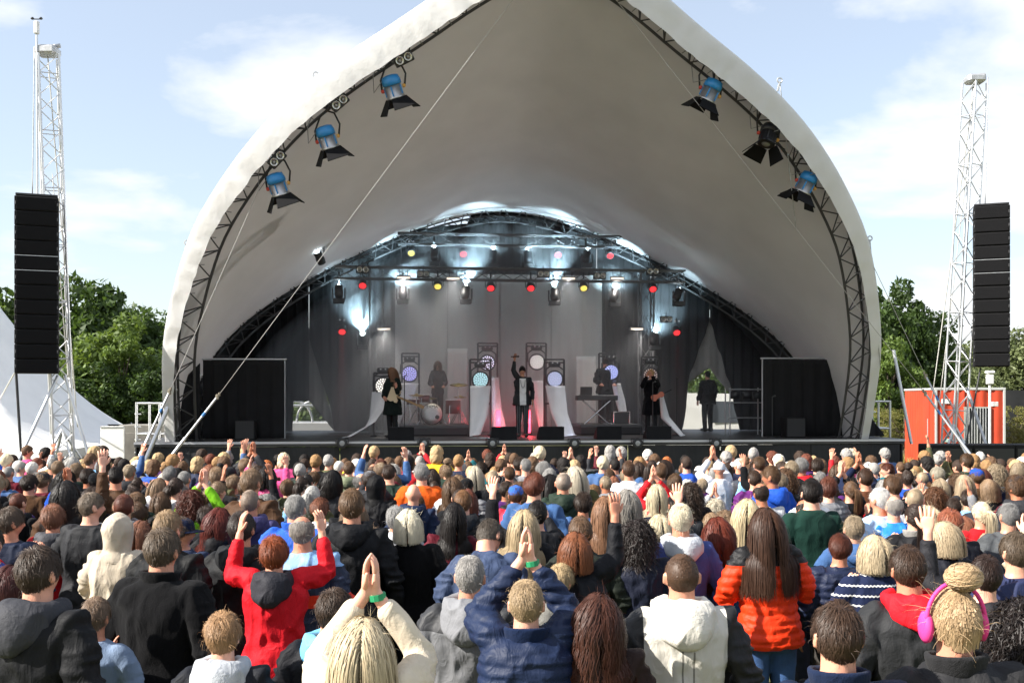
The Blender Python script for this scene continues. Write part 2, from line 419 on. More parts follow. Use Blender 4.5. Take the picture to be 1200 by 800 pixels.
xb2 = st(470, 520, YB)[0]
drape('black_drape', 'black drape with slanted edge between white guitar cloth and wing opening', topline(x_a + .01, xb2, YB), [st(362, 395, YB), st(388, 480, YB), (st(392, 520, YB)[0], DECK + .01), (xb2, DECK + .01)], YB, drape_black)
drape('grey_lining_cloth', 'narrow grey lining cloth showing in the wing opening above the trailer', [st(361, 380, YB + .15), st(392, 500, YB + .15)], [st(361, 468, YB + .15), st(392, 505, YB + .15)], YB + .15, lining, amp=.02, cat='drape')
xr0 = st(700, 520, YB)[0]; xr1 = st(832, 375, YB)[0]
drape('black_drape', 'black drape between grey backdrop and the bright triangular opening', topline(xr0, xr1, YB), [(xr0, DECK + .01), (st(800, 520, YB)[0], DECK + .01), st(808, 440, YB), st(832, 375, YB)], YB, drape_black)
xr2 = 8.5
drape('black_drape', 'wide black drape on the far side of the triangular opening', topline(xr1 + .01, xr2, YB), [st(832, 376, YB), st(858, 460, YB), (st(866, 520, YB)[0], DECK + .01), (xr2, DECK + .01)], YB, drape_black)
drape('grey_lining_cloth', 'pale grey lining cloth hanging like a pennant in the triangular opening', [st(806, 372, YB + .15), st(862, 372, YB + .15)], [st(806, 448, YB + .15), st(831, 431, YB + .15), st(862, 470, YB + .15)], YB + .15, lining, amp=.025, wl=.5, cat='drape')
xm0, xm1 = xb2 + .01, xr0 - .01
drape('black_drape', 'black drape rising behind and above the grey backdrop', [(xm0, 7.75), (st(452, 270, 6.62)[0], 7.25), (st(548, 270, 6.62)[0], 7.55), (st(556, 270, 6.62)[0], 8.1), (xm1, 8.1)], [(xm0, DECK + .01), (xm1, DECK + .01)], 6.62, drape_black)
YG = 5.9
gx0, gx1 = st(463, 400, YG)[0], st(706, 400, YG)[0]
for k in range(4):
    a = gx0 + (gx1 - gx0) * k / 4; b = gx0 + (gx1 - gx0) * (k + 1) / 4
    drape('grey_backdrop', ['light grey backdrop panel behind the guitarist at the drum riser', 'light grey backdrop panel directly behind the drummer', 'light grey backdrop panel behind the singer', 'light grey backdrop panel behind the keyboard player'][k],
          [(a, 6.0), (b - .01, 6.0)], [(a, DECK + .02), (b - .01, DECK + .02)], YG + .01 * k, drape_grey, amp=.018, wl=.5, cat='backdrop')
# stepped paler panels standing before the backdrop
pale = mat('pale_panel', (.58, .58, .57), .9, var=.05)
for (x0, y0, x1, y1, lab) in ((524, 408, 548, 500, 'tall pale cloth panel beside the cymbals behind the drum kit'), (675, 417, 698, 498, 'tall pale cloth panel behind the keyboard stand')):
    a = st(x0, y0, 5.5); b = st(x1, y1, 5.5)
    drape('pale_panel', lab, [(a[0], a[1]), (b[0], a[1])], [(a[0], DECK + .02), (b[0], DECK + .02)], 5.5, pale, amp=.012, wl=.4, cat='backdrop')
# wing screens near the front edge
def wing(px0, px1, pyt, yl, lab):
    a = st(px0, pyt, yl); b = st(px1, pyt, yl)
    drape('wing_drape', lab, [(a[0], a[1]), (b[0], a[1])], [(a[0], DECK + .015), (b[0], DECK + .015)], yl, drape_black, amp=.03, wl=.35)
    T = thing('drape_frame', 'silver pipe frame holding up the ' + lab.split(' ', 1)[1][:60], 'frame', W((a[0] + b[0]) / 2, yl + .1, DECK), SA)
    w = (b[0] - a[0]) / 2
    bar('crossbar', (-w - .05, 0, a[1] - DECK + .03), (w + .05, 0, a[1] - DECK + .03), .024, alu, T)
    for s in (-1, 1): bar('upright', (s * w, 0, 0), (s * w, 0, a[1] - DECK + .01), .022, alu_dull, T)
wing(238, 333, 422, 1.6, 'black drape screen on the stage wing near the ladder')
wing(895, 1000, 421, 1.6, 'black drape screen on the stage wing near the orange cabin')
# slanted black cloth at the foot of the arch
x0, z0 = st(998, 450, 1.2); x1, z1 = st(1036, 515, 1.2)
drape('corner_cloth', 'black cloth sloping down to the deck at the arch foot beside the field', [(x0, z0), (x0 + .45, z0 - .75), (x1, DECK + .05)], [(x0, DECK + .015), (x1, DECK + .015)], 1.2, drape_black, amp=.03, wl=.3)
x0, z0 = st(214, 425, 1.2); x1, z1 = st(196, 515, 1.2)
drape('corner_cloth', 'black cloth sloping down to the deck at the arch foot beside the white board', [(x1, DECK + .05), (x0 - .1, z0 - .5), (x0 + .4, z0)], [(x1, DECK + .015), (x0 + .4, DECK + .015)], 1.2, drape_black, amp=.03, wl=.3)
# ---------------------------------------------------------------- lighting rig and lamps hung in the canopy
def straight_truss(name, label, a, b, w=.3, m=None, group=None, step=.5):
    """square box truss between two stage points"""
    m = m or dark_truss
    A, B = Vector(a), Vector(b); T = thing(name, label, 'truss', W(*A), SA, group); d = B - A; L = d.length; u = d.normalized()
    v = u.cross(Vector((0, 0, 1))); v = v.normalized() if v.length > .1 else Vector((1, 0, 0)); w_ = u.cross(v).normalized(); cor = [(i, j) for i, j in ((-1, -1), (1, -1), (1, 1), (-1, 1))]
    C = [v * (i * w / 2) + w_ * (j * w / 2) for i, j in cor]
    for c in C: bar('chord', c, c + d, .024, m, T)
    n = max(int(L / step), 1)
    for k in range(n):
        p, q = u * (L * k / n), u * (L * (k + 1) / n)
        for f in range(4):
            a_, b_ = C[f], C[(f + 1) % 4]
            if k % 2: a_, b_ = b_, a_
            bar('brace', a_ + p, b_ + q, .011, m, T)
    return T
Y1, Y2 = 3.4, 5.2
zl = st(600, 322, Y1)[1]; zu = st(600, 282, Y2)[1]
straight_truss('lighting_truss', 'long dark lighting truss carrying the lower row of lamps over the band', (st(392, 320, Y1)[0], Y1, zl), (st(802, 320, Y1)[0], Y1, zl))
straight_truss('lighting_truss', 'shorter dark lighting truss carrying the upper row of lamps at the rear', (st(466, 282, Y2)[0], Y2, zu), (st(728, 282, Y2)[0], Y2, zu))
for px, lab in ((441, 'upright dark truss tower beside the grey backdrop near the guitarist'), (757, 'upright dark truss tower behind the violin player')):
    x = st(px, 400, 4.9)[0]; straight_truss('truss_tower', lab, (x, 4.9, DECK), (x, 4.9, zl + .3), .36)

def lens(name, c, col_, es): return mat('lens_' + name, tuple(.2 * q for q in col_), .3, emit=col_, es=es)
LW = lens('white', None, (.80, .95, 1.0), 26); LR = lens('red', None, (1.0, .025, .03), 1.1); LY = lens('yellow', None, (.85, .66, .12), .7); LS = lens('strip', None, (1, .86, .72), .5)
def spot(name, parent, loc, aim, power, color, cone, blend=.6, size=.05):
    L = bpy.data.lights.new(name, 'SPOT'); L.energy = power; L.color = color; L.spot_size = R(cone); L.spot_blend = blend; L.shadow_soft_size = size
    o = bpy.data.objects.new(name, L); col.objects.link(o); o.parent = parent; o.location = loc
    o.rotation_euler = (-Vector(aim)).to_track_quat('Z', 'Y').to_euler(); return o
def moving_head(px, py, yl, aim, power, cone, label, hang=True, ln=None, beam=None):
    x, z = st(px, py, yl); T = thing('moving_head_light', label, 'stage light', W(x, yl, z), SA, None); a = Vector(aim).normalized(); s = 1 if hang else -1
    M = a.to_track_quat('Z', 'Y').to_matrix(); o = -a * .10
    mb = MB(); mb.box((0, .05, .36 * s), (.30, .26, .13), bev=.02); mb.build('base', black, T)
    for k in (-1, 1): mb = MB(); mb.box((.155 * k, .03, .17 * s), (.035, .10, .30), bev=.012); mb.build('yoke_arm', black, T)
    mb = MB(); mb.lathe([(.05, -.26), (.10, -.24), (.115, -.12), (.10, -.02), (.11, .06), (.105, .075)], c=tuple(o + a * .03), n=18, rot=M); h = mb.build('head', black, T, True)
    mb = MB(); mb.lathe([(.001, .075), (.058, .076), (.060, .10), (.045, .125), (.01, .135)], c=tuple(o + a * .03), n=18, rot=M); mb.build('lens', ln or LW, h)
    mb = MB(); mb.tube([(0, .05, .42), (0, .06, .55)] if hang else [(.0, .16, -.36), (.0, .24, -.2), (.0, .24, .42)], .025); mb.build('clamp', black, T)
    if power: spot('beam', T, o + a * .21, beam or a, power, (.58, .86, 1.0), cone)
    return T
MH = [(397, 336, Y1, (-.1, -.3, 1), 'white beam lamp at the truss end above the stage wing near the pipe'), (472, 337, Y1, (.02, -.25, 1), 'white beam lamp under the lower truss above the guitarist'),
      (546, 337, Y1, (.25, -.2, 1), 'white beam lamp under the lower truss above the drummer'), (650, 339, Y1, (.2, -.15, 1), 'white beam lamp under the lower truss beside the singer'),
      (721, 341, Y1, (.6, -.2, .8), 'white beam lamp under the lower truss above the keyboard'), (796, 340, Y1, (.9, -.2, .45), 'white beam lamp at the truss end above the triangular opening'),
      (509, 293, Y2, (0, -.3, 1), 'white beam lamp on the upper rear truss above the drum riser'), (578, 295, Y2, (.2, -.35, 1), 'white beam lamp on the upper rear truss over the singer, beside the paired one'),
      (619, 296, Y2, (.2, -.3, 1), 'white beam lamp on the upper rear truss just past the singer'), (688, 296, Y2, (.6, -.3, .8), 'white beam lamp on the upper rear truss over the keyboard player'),
      (425, 391, 4.4, (-.1, -.55, 1), 'dazzling white lamp on the truss tower above the guitarist'), (768, 392, 4.4, (.7, -.25, .7), 'white beam lamp on the truss tower above the violin player')]
SL = [.16, .42, .70, .66, .40, .13, .30, .35, .35, .25, .5, .35]
for i, (px, py, yl, aim, lab) in enumerate(MH):
    moving_head(px, py, yl, (aim[0] * .6, .55, 1) if i != 10 else (-.1, -.7, .5), {0: 140, 5: 140, 9: 260, 6: 550, 7: 700, 8: 700, 11: 1500, 4: 1300, 1: 1800}.get(i, 3200), 44, lab, hang=False, beam=(aim[0] * .5, 1.5 if yl < 5 else 1.0, SL[i] * (1.5 if yl < 5 else 1)))
moving_head(372, 296, 3.0, (-.25, -.2, .6), 110, 90, 'lone white lamp hung close under the canopy skin near the wing')
def par(px, py, yl, ln, label, power=0, color=(1, .05, .05)):
    x, z = st(px, py, yl); T = thing('par_light', label, 'stage light', W(x, yl, z), SA)
    a = Vector((0, -.75, -.66)).normalized(); M = a.to_track_quat('Z', 'Y').to_matrix()
    mb = MB(); mb.lathe([(.05, -.20), (.09, -.18), (.115, -.06), (.12, .03), (.108, .035)], n=18, rot=M); h = mb.build('can', black, T, True)
    mb = MB(); mb.lathe([(.001, .026), (.100, .024), (.085, .040), (.02, .046)], n=16, rot=M); mb.build('lens', ln, h)
    mb = MB(); mb.tube([(-.14, 0, 0), (-.14, .02, .18), (0, .03, .24), (.14, .02, .18), (.14, 0, 0)], .012, 6); mb.build('yoke', black, T)
    for s in (-1, 1):
        mb = MB(); mb.lathe([(.022, -.03), (.026, 0), (.018, .006)], c=(s * .06, -.02, .30), n=10, rot=Matrix.Rotation(R(90), 3, 'X')); mb.build('clamp_bolt', chrome, T)
    mb = MB(); mb.tube([(0, .03, .24), (0, .04, .40)], .022, 6); mb.build('clamp', black, T)
    if power: spot('beam', T, a * .06, (0.0, -.1, -1), power, color, 16, .7, .04)
PARS = [(425, 334, Y1, 'r', 'above the wing opening'), (401, 388, 4.4, 'r', 'low on the rig beside the dazzling lamp'), (543, 297, Y2, 'r', 'on the upper truss over the drummer'), (575, 337, Y1, 'r', 'on the lower truss over the tall frame'),
        (622, 337, Y1, 'r', 'on the lower truss over the singer'), (654, 298, Y2, 'r', 'on the upper truss between two beam lamps'), (715, 299, Y2, 'r', 'at the end of the upper truss'), (765, 338, Y1, 'r', 'on the lower truss over the violin player'),
        (793, 389, 4.4, 'r', 'low on the rig by the triangular opening'), (482, 296, Y2, 'y', 'on the upper truss end'), (513, 335, Y1, 'y', 'on the lower truss over the drums'), (684, 337, Y1, 'y', 'on the lower truss over the keyboard')]
for px, py, yl, c, lab in PARS: par(px, py, yl, LR if c == 'r' else LY, ('round red lamp ' if c == 'r' else 'round yellow lamp ') + lab, 60 if py in (388, 337, 389, 335) else 0, (1, .06, .06) if c == 'r' else (.9, .75, .2))
def strip(px, py, yl, lab):
    x, z = st(px, py, yl); T = thing('strip_light', lab, 'stage light', W(x, yl, z), SA); a = R(35)
    mb = MB(); mb.box((0, 0, 0), (.36, .10, .10), bev=.01); mb.build('housing', black, T)
    mb = MB(); mb.box((0, -.054, -.012), (.34, .012, .055), bev=.004); mb.build('lens', LS, T); spot('wash', T, (0, -.10, -.04), (0, .25, -1), 65, (1, .93, .86), 120, .8, .12)
    
    for s in (-.1, .1): mb = MB(); mb.tube([(s, .03, .05), (s, .04, .2)], .012, 6); mb.build('bracket', black, T)
for px, py, lab in ((473, 325, 'pale strip lamp on the lower truss over the guitarist'), (531, 326, 'pale strip lamp on the lower truss over the drums'), (666, 326, 'pale strip lamp on the lower truss right of the singer'), (723, 326, 'pale strip lamp on the lower truss over the keyboard')):
    strip(px, py, Y1 - .15, lab)
strip(450, 385, 4.6, 'pale strip lamp on the truss tower behind the guitarist'); strip(746, 385, 4.6, 'pale strip lamp on the truss tower behind the violin player')
def blinder(loc, rotz, lab, tilt=0.0, roll=0.0, sc=1.0, parent=None):
    T = thing('blinder_light', lab, 'stage light', loc, rotz); T.rotation_euler = (tilt, roll, rotz); T.scale = (sc,) * 3
    mb = MB(); mb.box((0, .05, 0), (.42, .14, .23), bev=.02); mb.build('housing', black, T)
    for s in (-1, 1):
        mb = MB(); mb.lathe([(.088, -.012), (.09, -.03), (.075, -.028), (.04, -.004), (.012, .004)], c=(s * .098, -.015, 0), axis='y', n=18); l = mb.build('lamp', mat('reflector', (.55, .54, .5), .22, metal=.8), T, True)
        mb = MB(); mb.lathe([(.030, -.036), (.024, -.05), (.008, -.055)], c=(s * .098, -.015, 0), axis='y', n=10); mb.build('bulb', glassy, l, True)
    mb = MB(); mb.tube([(0, .06, .11), (0, .07, .28)], .016, 6); mb.build('bracket', black, T)
for px, py, yl, lab in ((425, 316, Y1, 'unlit twin lamp on the lower truss over the wing opening'), (496, 321, Y1, 'unlit twin lamp on the lower truss left of the drums lamp'), (637, 321, Y1, 'unlit twin lamp on the lower truss over the singer'), (703, 323, Y1, 'unlit twin lamp on the lower truss above the keyboard'), (765, 318, Y1, 'unlit twin lamp on the lower truss above the violin player'), (781, 374, 4.5, 'unlit twin lamp on the side rig by the triangular opening')):
    x, z = st(px, py, yl - .2); blinder(W(x, yl - .2, z), SA, lab, sc=.8)

# fresnel spotlights and twin lamps clamped along the front arch
blue_shell = mat('blue_enamel', lin('#2f86c8'), .35, var=.1); silver = mat('brushed_silver', (.5, .5, .51), .35, metal=.8, var=.2, vscale=12)
def arch_pt(px, py):
    """point of the leaning arch plane on the sight line through a pixel, in the stage frame"""
    dx, dz = (px - 600) / FPX, (HZ - py) / FPX; p = (-SO.x * cS - SO.y * sS, SO.x * sS - SO.y * cS); d = (dx * cS + sS, -dx * sS + cS)
    t = (FY0 + FK * CAM_H - p[1]) / (d[1] - FK * dz); return Vector((p[0] + t * d[0], p[1] + t * d[1], CAM_H + t * dz))
def fresnel(px, py, ax, blk, lab):
    p = arch_pt(px, py); T = thing('fresnel_spotlight', lab, 'stage light', W(p.x, p.y, p.z), SA); T.scale = (1.22, 1.22, 1.22)
    a = Vector(ax).normalized(); side = a.cross(Vector((0, -1, 0))).normalized(); u = side.cross(a).normalized()
    M = Matrix((side, u, a)).transposed()
    sh = black if blk else blue_shell
    mb = MB(); mb.lathe([(.06, -.22), (.13, -.20), (.155, -.13), (.155, -.06)], n=20, rot=M); b = mb.build('rear_housing', sh, T, True)
    mb = MB(); mb.lathe([(.140, -.06), (.140, .12), (.15, .125), (.15, .15), (.13, .155)], n=20, rot=M); mb.build('body', black if blk else silver, T, True)
    for k in range(5): an = k * 2 * math.pi / 5; mb = MB(); mb.box(tuple(M @ Vector((.143 * math.cos(an), .143 * math.sin(an), .03))), (.02, .02, .15), rot=M); mb.build('cooling_rib', sh, T)
    mb = MB(); mb.lathe([(.001, .12), (.12, .125), (.06, .165), (.01, .175)], n=18, rot=M); mb.build('lens', glassy, T, True)
    for k in range(4):
        an = k * math.pi / 2 + .2; r_ = Vector((math.cos(an), math.sin(an), 0)); t_ = Vector((-math.sin(an), math.cos(an), 0)); op = .95 if k % 2 else .6
        o = r_ * .14 + Vector((0, 0, .15)); e = r_ * math.sin(op) + Vector((0, 0, math.cos(op)))
        q = [o - t_ * .12, o + t_ * .12, o + e * .27 + t_ * .19, o + e * .27 - t_ * .19]; n = (q[1] - q[0]).cross(q[2] - q[0]).normalized() * .006
        V = [tuple(M @ (v + n * s)) for s in (-1, 1) for v in q]; mb = MB(); mb.add(V, [(0, 1, 2, 3), (7, 6, 5, 4), (0, 4, 5, 1), (1, 5, 6, 2), (2, 6, 7, 3), (3, 7, 4, 0)]); mb.build('barn_door', mat('barn_door_black', (.006, .006, .007), .7, spec=.15), T)
    top = -a * .10; hook = Vector((0, 0, .42)) - a * .04
    mb = MB(); mb.tube([side * .19, side * .21 + hook * .4, side * .12 + hook * .85, hook, -side * .12 + hook * .85, -side * .21 + hook * .4, -side * .19], .016, 7); mb.build('yoke', black, T, True)
    mb = MB(); mb.tube([hook, hook + Vector((0, .05, .22))], .026, 8); mb.box(tuple(hook + Vector((0, .06, .25))), (.09, .09, .10), bev=.01); mb.build('clamp', black, T)
    for s, c in ((1, (.5, .05, .03)), (-1, (.75, .4, .1))):
        mb = MB(); mb.lathe([(.03, 0), (.034, .03), (.02, .05)], c=tuple(side * s * .155), n=10, rot=M @ Matrix.Rotation(R(90 * s), 3, 'Y')); mb.build('knob', mat('knob_%d' % s, c, .4), T)
    pts = [side * .15 - a * .15, side * .32 - a * .02, side * .34 + Vector((0, 0, .3)), side * .2 + Vector((0, .05, .62))]
    mb = MB(); mb.tube(pts, .009, 5); mb.build('cable', mat('grey_cable', (.2, .2, .2), .6), T)
for px, py, ax, blk, lab in ((326, 218, (.30, .30, -.9), 0, 'blue spotlight with open barn doors, lowest on the sunlit arch side'), (384, 163, (.30, .30, -.9), 0, 'blue spotlight with open barn doors, middle of the sunlit arch side'), (461, 104, (.30, .3, -.9), 0, 'blue spotlight with open barn doors, highest on the sunlit arch side'),
                             (832, 108, (-.38, .25, -.85), 0, 'silver and blue spotlight with barn doors, highest on the shaded arch side'), (900, 160, (-.30, -.2, -.85), 1, 'all black spotlight with barn doors on the shaded arch side'), (944, 216, (-.38, .25, -.85), 0, 'blue spotlight with barn doors, lowest on the shaded arch side')):
    fresnel(px, py, ax, blk, lab)
for px, py, rl, lab in ((325, 187, 48, 'twin blinder lamp beside the lowest spotlight of the sunlit arch side'), (398, 121, 42, 'twin blinder lamp beside the middle spotlight of the sunlit arch side'), (473, 70, 28, 'twin blinder lamp beside the highest spotlight of the sunlit arch side'),
                        (829, 72, -28, 'twin blinder lamp beside the highest spotlight of the shaded arch side'), (891, 123, -38, 'twin blinder lamp beside the all black spotlight'), (948, 186, -48, 'twin blinder lamp beside the lowest spotlight of the shaded arch side')):
    p = arch_pt(px, py); blinder(W(p.x, p.y - .05, p.z), SA, lab, tilt=R(15), roll=R(-rl), sc=.92)

# ---------------------------------------------------------------- backline: frames, lamps, cloths, risers
def tube_frame(px0, px1, pyt, yl, lab):
    a = st(px0, pyt, yl); b = st(px1, pyt, yl); w = (b[0] - a[0]) / 2; h = a[1] - DECK; T = thing('light_frame', lab, 'frame', W((a[0] + b[0]) / 2, yl, DECK), SA)
    for s in (-1, 1):
        bar('upright', (s * w, 0, .03), (s * w, 0, h), .028, black, T); mb = MB(); mb.box((s * w, 0, .015), (.16, .5, .03), bev=.006); mb.build('foot', black, T)
    for z in (h, h - .08, h * .42): bar('crossbar', (-w, 0, z), (w, 0, z), .022, black, T)
    return T
def wash(px, py, yl, color, es, lab, aim=(.1, -.6, -.8), power=40, rad=.19):
    x, z = st(px, py, yl - .12); T = thing('wash_light', lab, 'stage light', W(x, yl - .12, z), SA)
    mb = MB(); mb.lathe([(.12, .22), (.2, .18), (rad + .035, .04), (rad + .04, -.03), (rad + .02, -.035)], axis='y', n=28); h = mb.build('head', black, T, True)
    mb = MB(); mb.lathe([(rad + .02, -.012), (rad * .5, -.02), (.01, -.024)], axis='y', n=28); mb.build('lens', mat('wash_glass', (.06, .06, .07), .2), h, True)
    mb = MB()
    for ring, n in ((.0, 1), (.33, 6), (.62, 12), (.88, 18)):
        for k in range(n):
            an = 2 * math.pi * k / n + ring; c = (rad * ring * math.cos(an), -.024 - .004 * (1 - ring), rad * ring * math.sin(an)); mb.lathe([(.025, 0), (.022, -.010), (.008, -.013)], c=c, axis='y', n=7)
    mb.build('led_array', mat('led_' + lab[:12], (.8, .8, .8), .4, emit=color, es=es * .4), h)
    mb = MB(); mb.tube([(-rad - .06, .03, 0), (-rad - .05, .05, .24), (-.12, .06, .33), (.12, .06, .33), (rad + .05, .05, .24), (rad + .06, .03, 0)], .022, 7); mb.build('yoke', black, T, True)
    mb = MB(); mb.box((0, .06, .40), (.30, .22, .12), bev=.02); mb.build('base', black, T)
    for s in (-.06, .06):
        mb = MB(); mb.lathe([(.02, 0), (.024, -.02), (.01, -.03)], c=(s, -.055, .42), axis='y', n=8); mb.build('bolt', chrome, T)
    if power: spot('beam', T, (0, -.10, -.05), aim, power, color, 26, .7, .12)
FR = [(471, 491, 414, 4.3, 480, 438, (.35, .33, .95), 2.2, (.03, -.35, -1), 'behind the guitarist', 'violet'), (560, 583, 402, 4.5, 571, 425, (.75, .72, 1.0), 1.6, (.1, -.3, -1), 'tall pair left of the singer', 'pale violet'),
      (551, 575, 421, 3.1, 563, 445, (.45, .85, .95), 1.8, (.05, -.6, -.8), 'low pair left of the singer', 'turquoise'), (617, 640, 402, 4.5, 629, 424, (1, .96, .92), 1.3, (.25, -.3, -1), 'tall pair beside the singer', 'white'),
      (638, 661, 421, 3.1, 650, 444, (.55, .62, 1.0), 1.5, (.25, -.6, -.8), 'low pair beside the singer', 'blue green'), (702, 721, 414, 4.3, 716, 436, (.35, .42, 1.0), 2.2, (.45, -.3, -1), 'behind the keyboard player', 'blue'),
      (438, 457, 437, 2.9, 449, 452, (1, .93, .85), 2.2, (.02, -.5, -1), 'beside the guitarist', 'warm white'), (752, 772, 418, 3.6, 762, 440, (.9, .3, .2), .25, (.1, -.5, -1), 'behind the violin player', 'dim')]
for px0, px1, pyt, yl, lx, ly, c, es, aim, where, cn in FR:
    tube_frame(px0, px1, pyt, yl, 'black tube frame holding the %s lamp %s' % (cn, where)); wash(lx, ly, yl, c, es, '%s round led lamp in the frame %s' % (cn, where), aim, 60 if es > 1 else 0)
cloth_m = mat('white_stage_cloth', (.74, .74, .75), .9, var=.06, vscale=3)
def cloth(L, Rr, y0, y1, lab, bulge=.05):
    """cloth stretched between two traced edges, leaning from depth y0 at its top to y1 at the floor"""
    n = 22; m = 9
    def res(P):
        P = np.array(P, float); s = np.r_[0, np.cumsum(np.linalg.norm(np.diff(P, axis=0), axis=1))]; q = np.linspace(0, s[-1], n); return np.c_[np.interp(q, s, P[:, 0]), np.interp(q, s, P[:, 1])]
    l, r = res(L), res(Rr); V = []
    for i in range(n):
        t = i / (n - 1); yl = y0 + (y1 - y0) * t ** 1.5
        a = st(*l[i], yl); b = st(*r[i], yl)
        for k in range(m):
            s = k / (m - 1); V.append((a[0] * (1 - s) + b[0] * s, yl - bulge * math.sin(s * math.pi) + .02 * math.sin(s * 9 + t * 4), max(a[1] * (1 - s) + b[1] * s, DECK + .012 + .004 * k)))
    V = np.array(V); c = np.array([V[:, 0].mean(), y0, DECK])
    o = link('white_cloth', mesh_np('white_cloth', V - c, grid_faces(n, m), [cloth_m], smooth=True)); o.location = W(*c); o.rotation_euler = (0, 0, SA); sm = o.modifiers.new('t', 'SOLIDIFY'); sm.thickness = .006
    tag(o, lab, 'cloth')
cloth([(436, 459), (433, 490), (428, 500), (400, 515)], [(455, 459), (452, 476), (440, 494), (404, 516)], 2.8, 1.6, 'white cloth under the warm white lamp sweeping out over the deck')
cloth([(467, 449), (467, 470), (466, 495)], [(491, 449), (483, 466), (468, 496)], 4.1, 3.8, 'white cloth hanging under the violet lamp behind the guitarist')
cloth([(551, 452), (551, 480), (550, 515)], [(575, 452), (571, 488), (561, 515)], 2.95, 2.4, 'white cloth hanging straight under the turquoise lamp')
cloth([(575, 443), (576, 470), (578, 512)], [(584, 442), (588, 480), (596, 512)], 4.3, 3.6, 'narrow white cloth under the tall pale violet lamp')
cloth([(622, 446), (627, 480), (634, 512)], [(636, 446), (637, 480), (636, 512)], 4.3, 3.6, 'narrow white cloth under the tall white lamp beside the singer')
cloth([(639, 452), (646, 484), (660, 516)], [(662, 452), (665, 484), (676, 516)], 2.95, 2.0, 'white cloth flaring out under the blue green lamp')
cloth([(717, 449), (721, 468), (726, 486)], [(727, 449), (732, 468), (735, 486)], 4.1, 3.9, 'white cloth strip under the blue lamp behind the keyboard')
cloth([(773, 462), (775, 490), (797, 511)], [(777, 462), (784, 488), (803, 511)], 2.3, 1.7, 'white cloth sweeping to the deck beside the violin player')
def riser(px0, px1, yl, depth, h, lab):
    a, b = st(px0, 500, yl)[0], st(px1, 500, yl)[0]; T = thing('stage_riser', lab, 'riser', W((a + b) / 2, yl, DECK), SA)
    mb = MB(); mb.box((0, depth / 2, h - .04), (b - a, depth, .08), bev=.01); mb.build('platform', mat('riser_top', (.05, .05, .052), .6, var=.3), T)
    mb = MB(); mb.box((0, depth / 2, (h - .08) / 2), (b - a - .06, depth - .06, h - .085)); mb.build('skirt', drape_black, T)
RZ = .28
riser(468, 551, 3.0, 2.1, RZ, 'black riser under the drum kit'); riser(680, 752, 3.2, 1.9, RZ, 'black riser under the keyboard')
# red upright glow tubes on the floor
for px, lab in ((584, 'glowing red floor tube left of the singer'), (619, 'glowing red floor tube behind the singer')):
    x, z = st(px, 512, 3.4); T = thing('red_floor_lamp', lab, 'stage light', W(x, 3.4, DECK), SA); mb = MB(); mb.lathe([(.10, .0), (.10, .05), (.05, .06)], n=14); mb.build('base', black, T)
    mb = MB(); mb.lathe([(.055, .06), (.068, .10), (.068, .62), (.05, .66)], n=14); mb.build('tube', mat('red_glow', (.8, .1, .1), .5, emit=(1, .05, .10), es=3.0), T, True)
    L = bpy.data.lights.new('glow', 'POINT'); L.energy = 8; L.color = (1, .08, .1); L.shadow_soft_size = .1; o = bpy.data.objects.new('glow', L); col.objects.link(o); o.parent = T; o.location = (0, -.15, .4)
# round lamps along the deck edge, low boxes before the singer
for px, lab in ((401, 'round floor lamp on the deck edge below the sweeping white cloth'), (497, 'round floor lamp on the deck edge below the bass drum'), (577, 'round floor lamp on the deck edge below the singer'), (673, 'round floor lamp on the deck edge below the flared cloth'), (747, 'round floor lamp on the deck edge below the violin player'), (839, 'round floor lamp on the deck edge below the dark stagehand')):
    x, z = st(px, 519, -.12); T = thing('floor_lamp', lab, 'stage light', W(x, -.12, z), SA)
    mb = MB(); mb.lathe([(.06, .12), (.10, .08), (.125, -.02), (.12, -.05), (.10, -.05)], axis='y', n=20); h = mb.build('can', black, T, True)
    mb = MB(); mb.lathe([(.105, -.035), (.06, -.05), (.01, -.055)], axis='y', n=18); mb.build('lens', glassy, h, True)
    mb = MB(); mb.tube([(-.14, 0, 0), (-.14, .06, .10), (.14, .06, .10), (.14, 0, 0)], .012, 6); mb.build('yoke', black, T)
def wedge(px, yl, w, lab):
    x, _ = st(px, 515, yl); T = thing('monitor_wedge', lab, 'speaker', W(x, yl, DECK), SA)
    V = [(-w / 2, -.2, 0), (w / 2, -.2, 0), (w / 2, .22, 0), (-w / 2, .22, 0), (-w / 2, -.2, .30), (w / 2, -.2, .30), (w / 2, .2, .06), (-w / 2, .2, .06)]
    mb = MB(); mb.add(V, [(3, 2, 1, 0), (0, 1, 5, 4), (1, 2, 6, 5), (2, 3, 7, 6), (3, 0, 4, 7), (4, 5, 6, 7)]); mb.build('cabinet', blackcab, T)
    V = [(-w * .44, -.17, .295), (w * .44, -.17, .295), (w * .44, .17, .085), (-w * .44, .17, .085)]; mb = MB(); mb.add(V + [(v[0], v[1] + .008, v[2] + .012) for v in V], [(0, 1, 5, 4), (1, 2, 6, 5), (2, 3, 7, 6), (3, 0, 4, 7), (4, 5, 6, 7)]); mb.build('grille', mat('grille', (.03, .03, .03), .8), T)
for px, lab in ((645, 'black floor monitor beside the flared white cloth'), (590, 'black floor monitor in front of the singer'), (470, 'black floor monitor before the guitarist'), (770, 'black floor monitor before the violin player'), (712, 'black floor monitor before the keyboard riser')): wedge(px, .7, .6, lab)
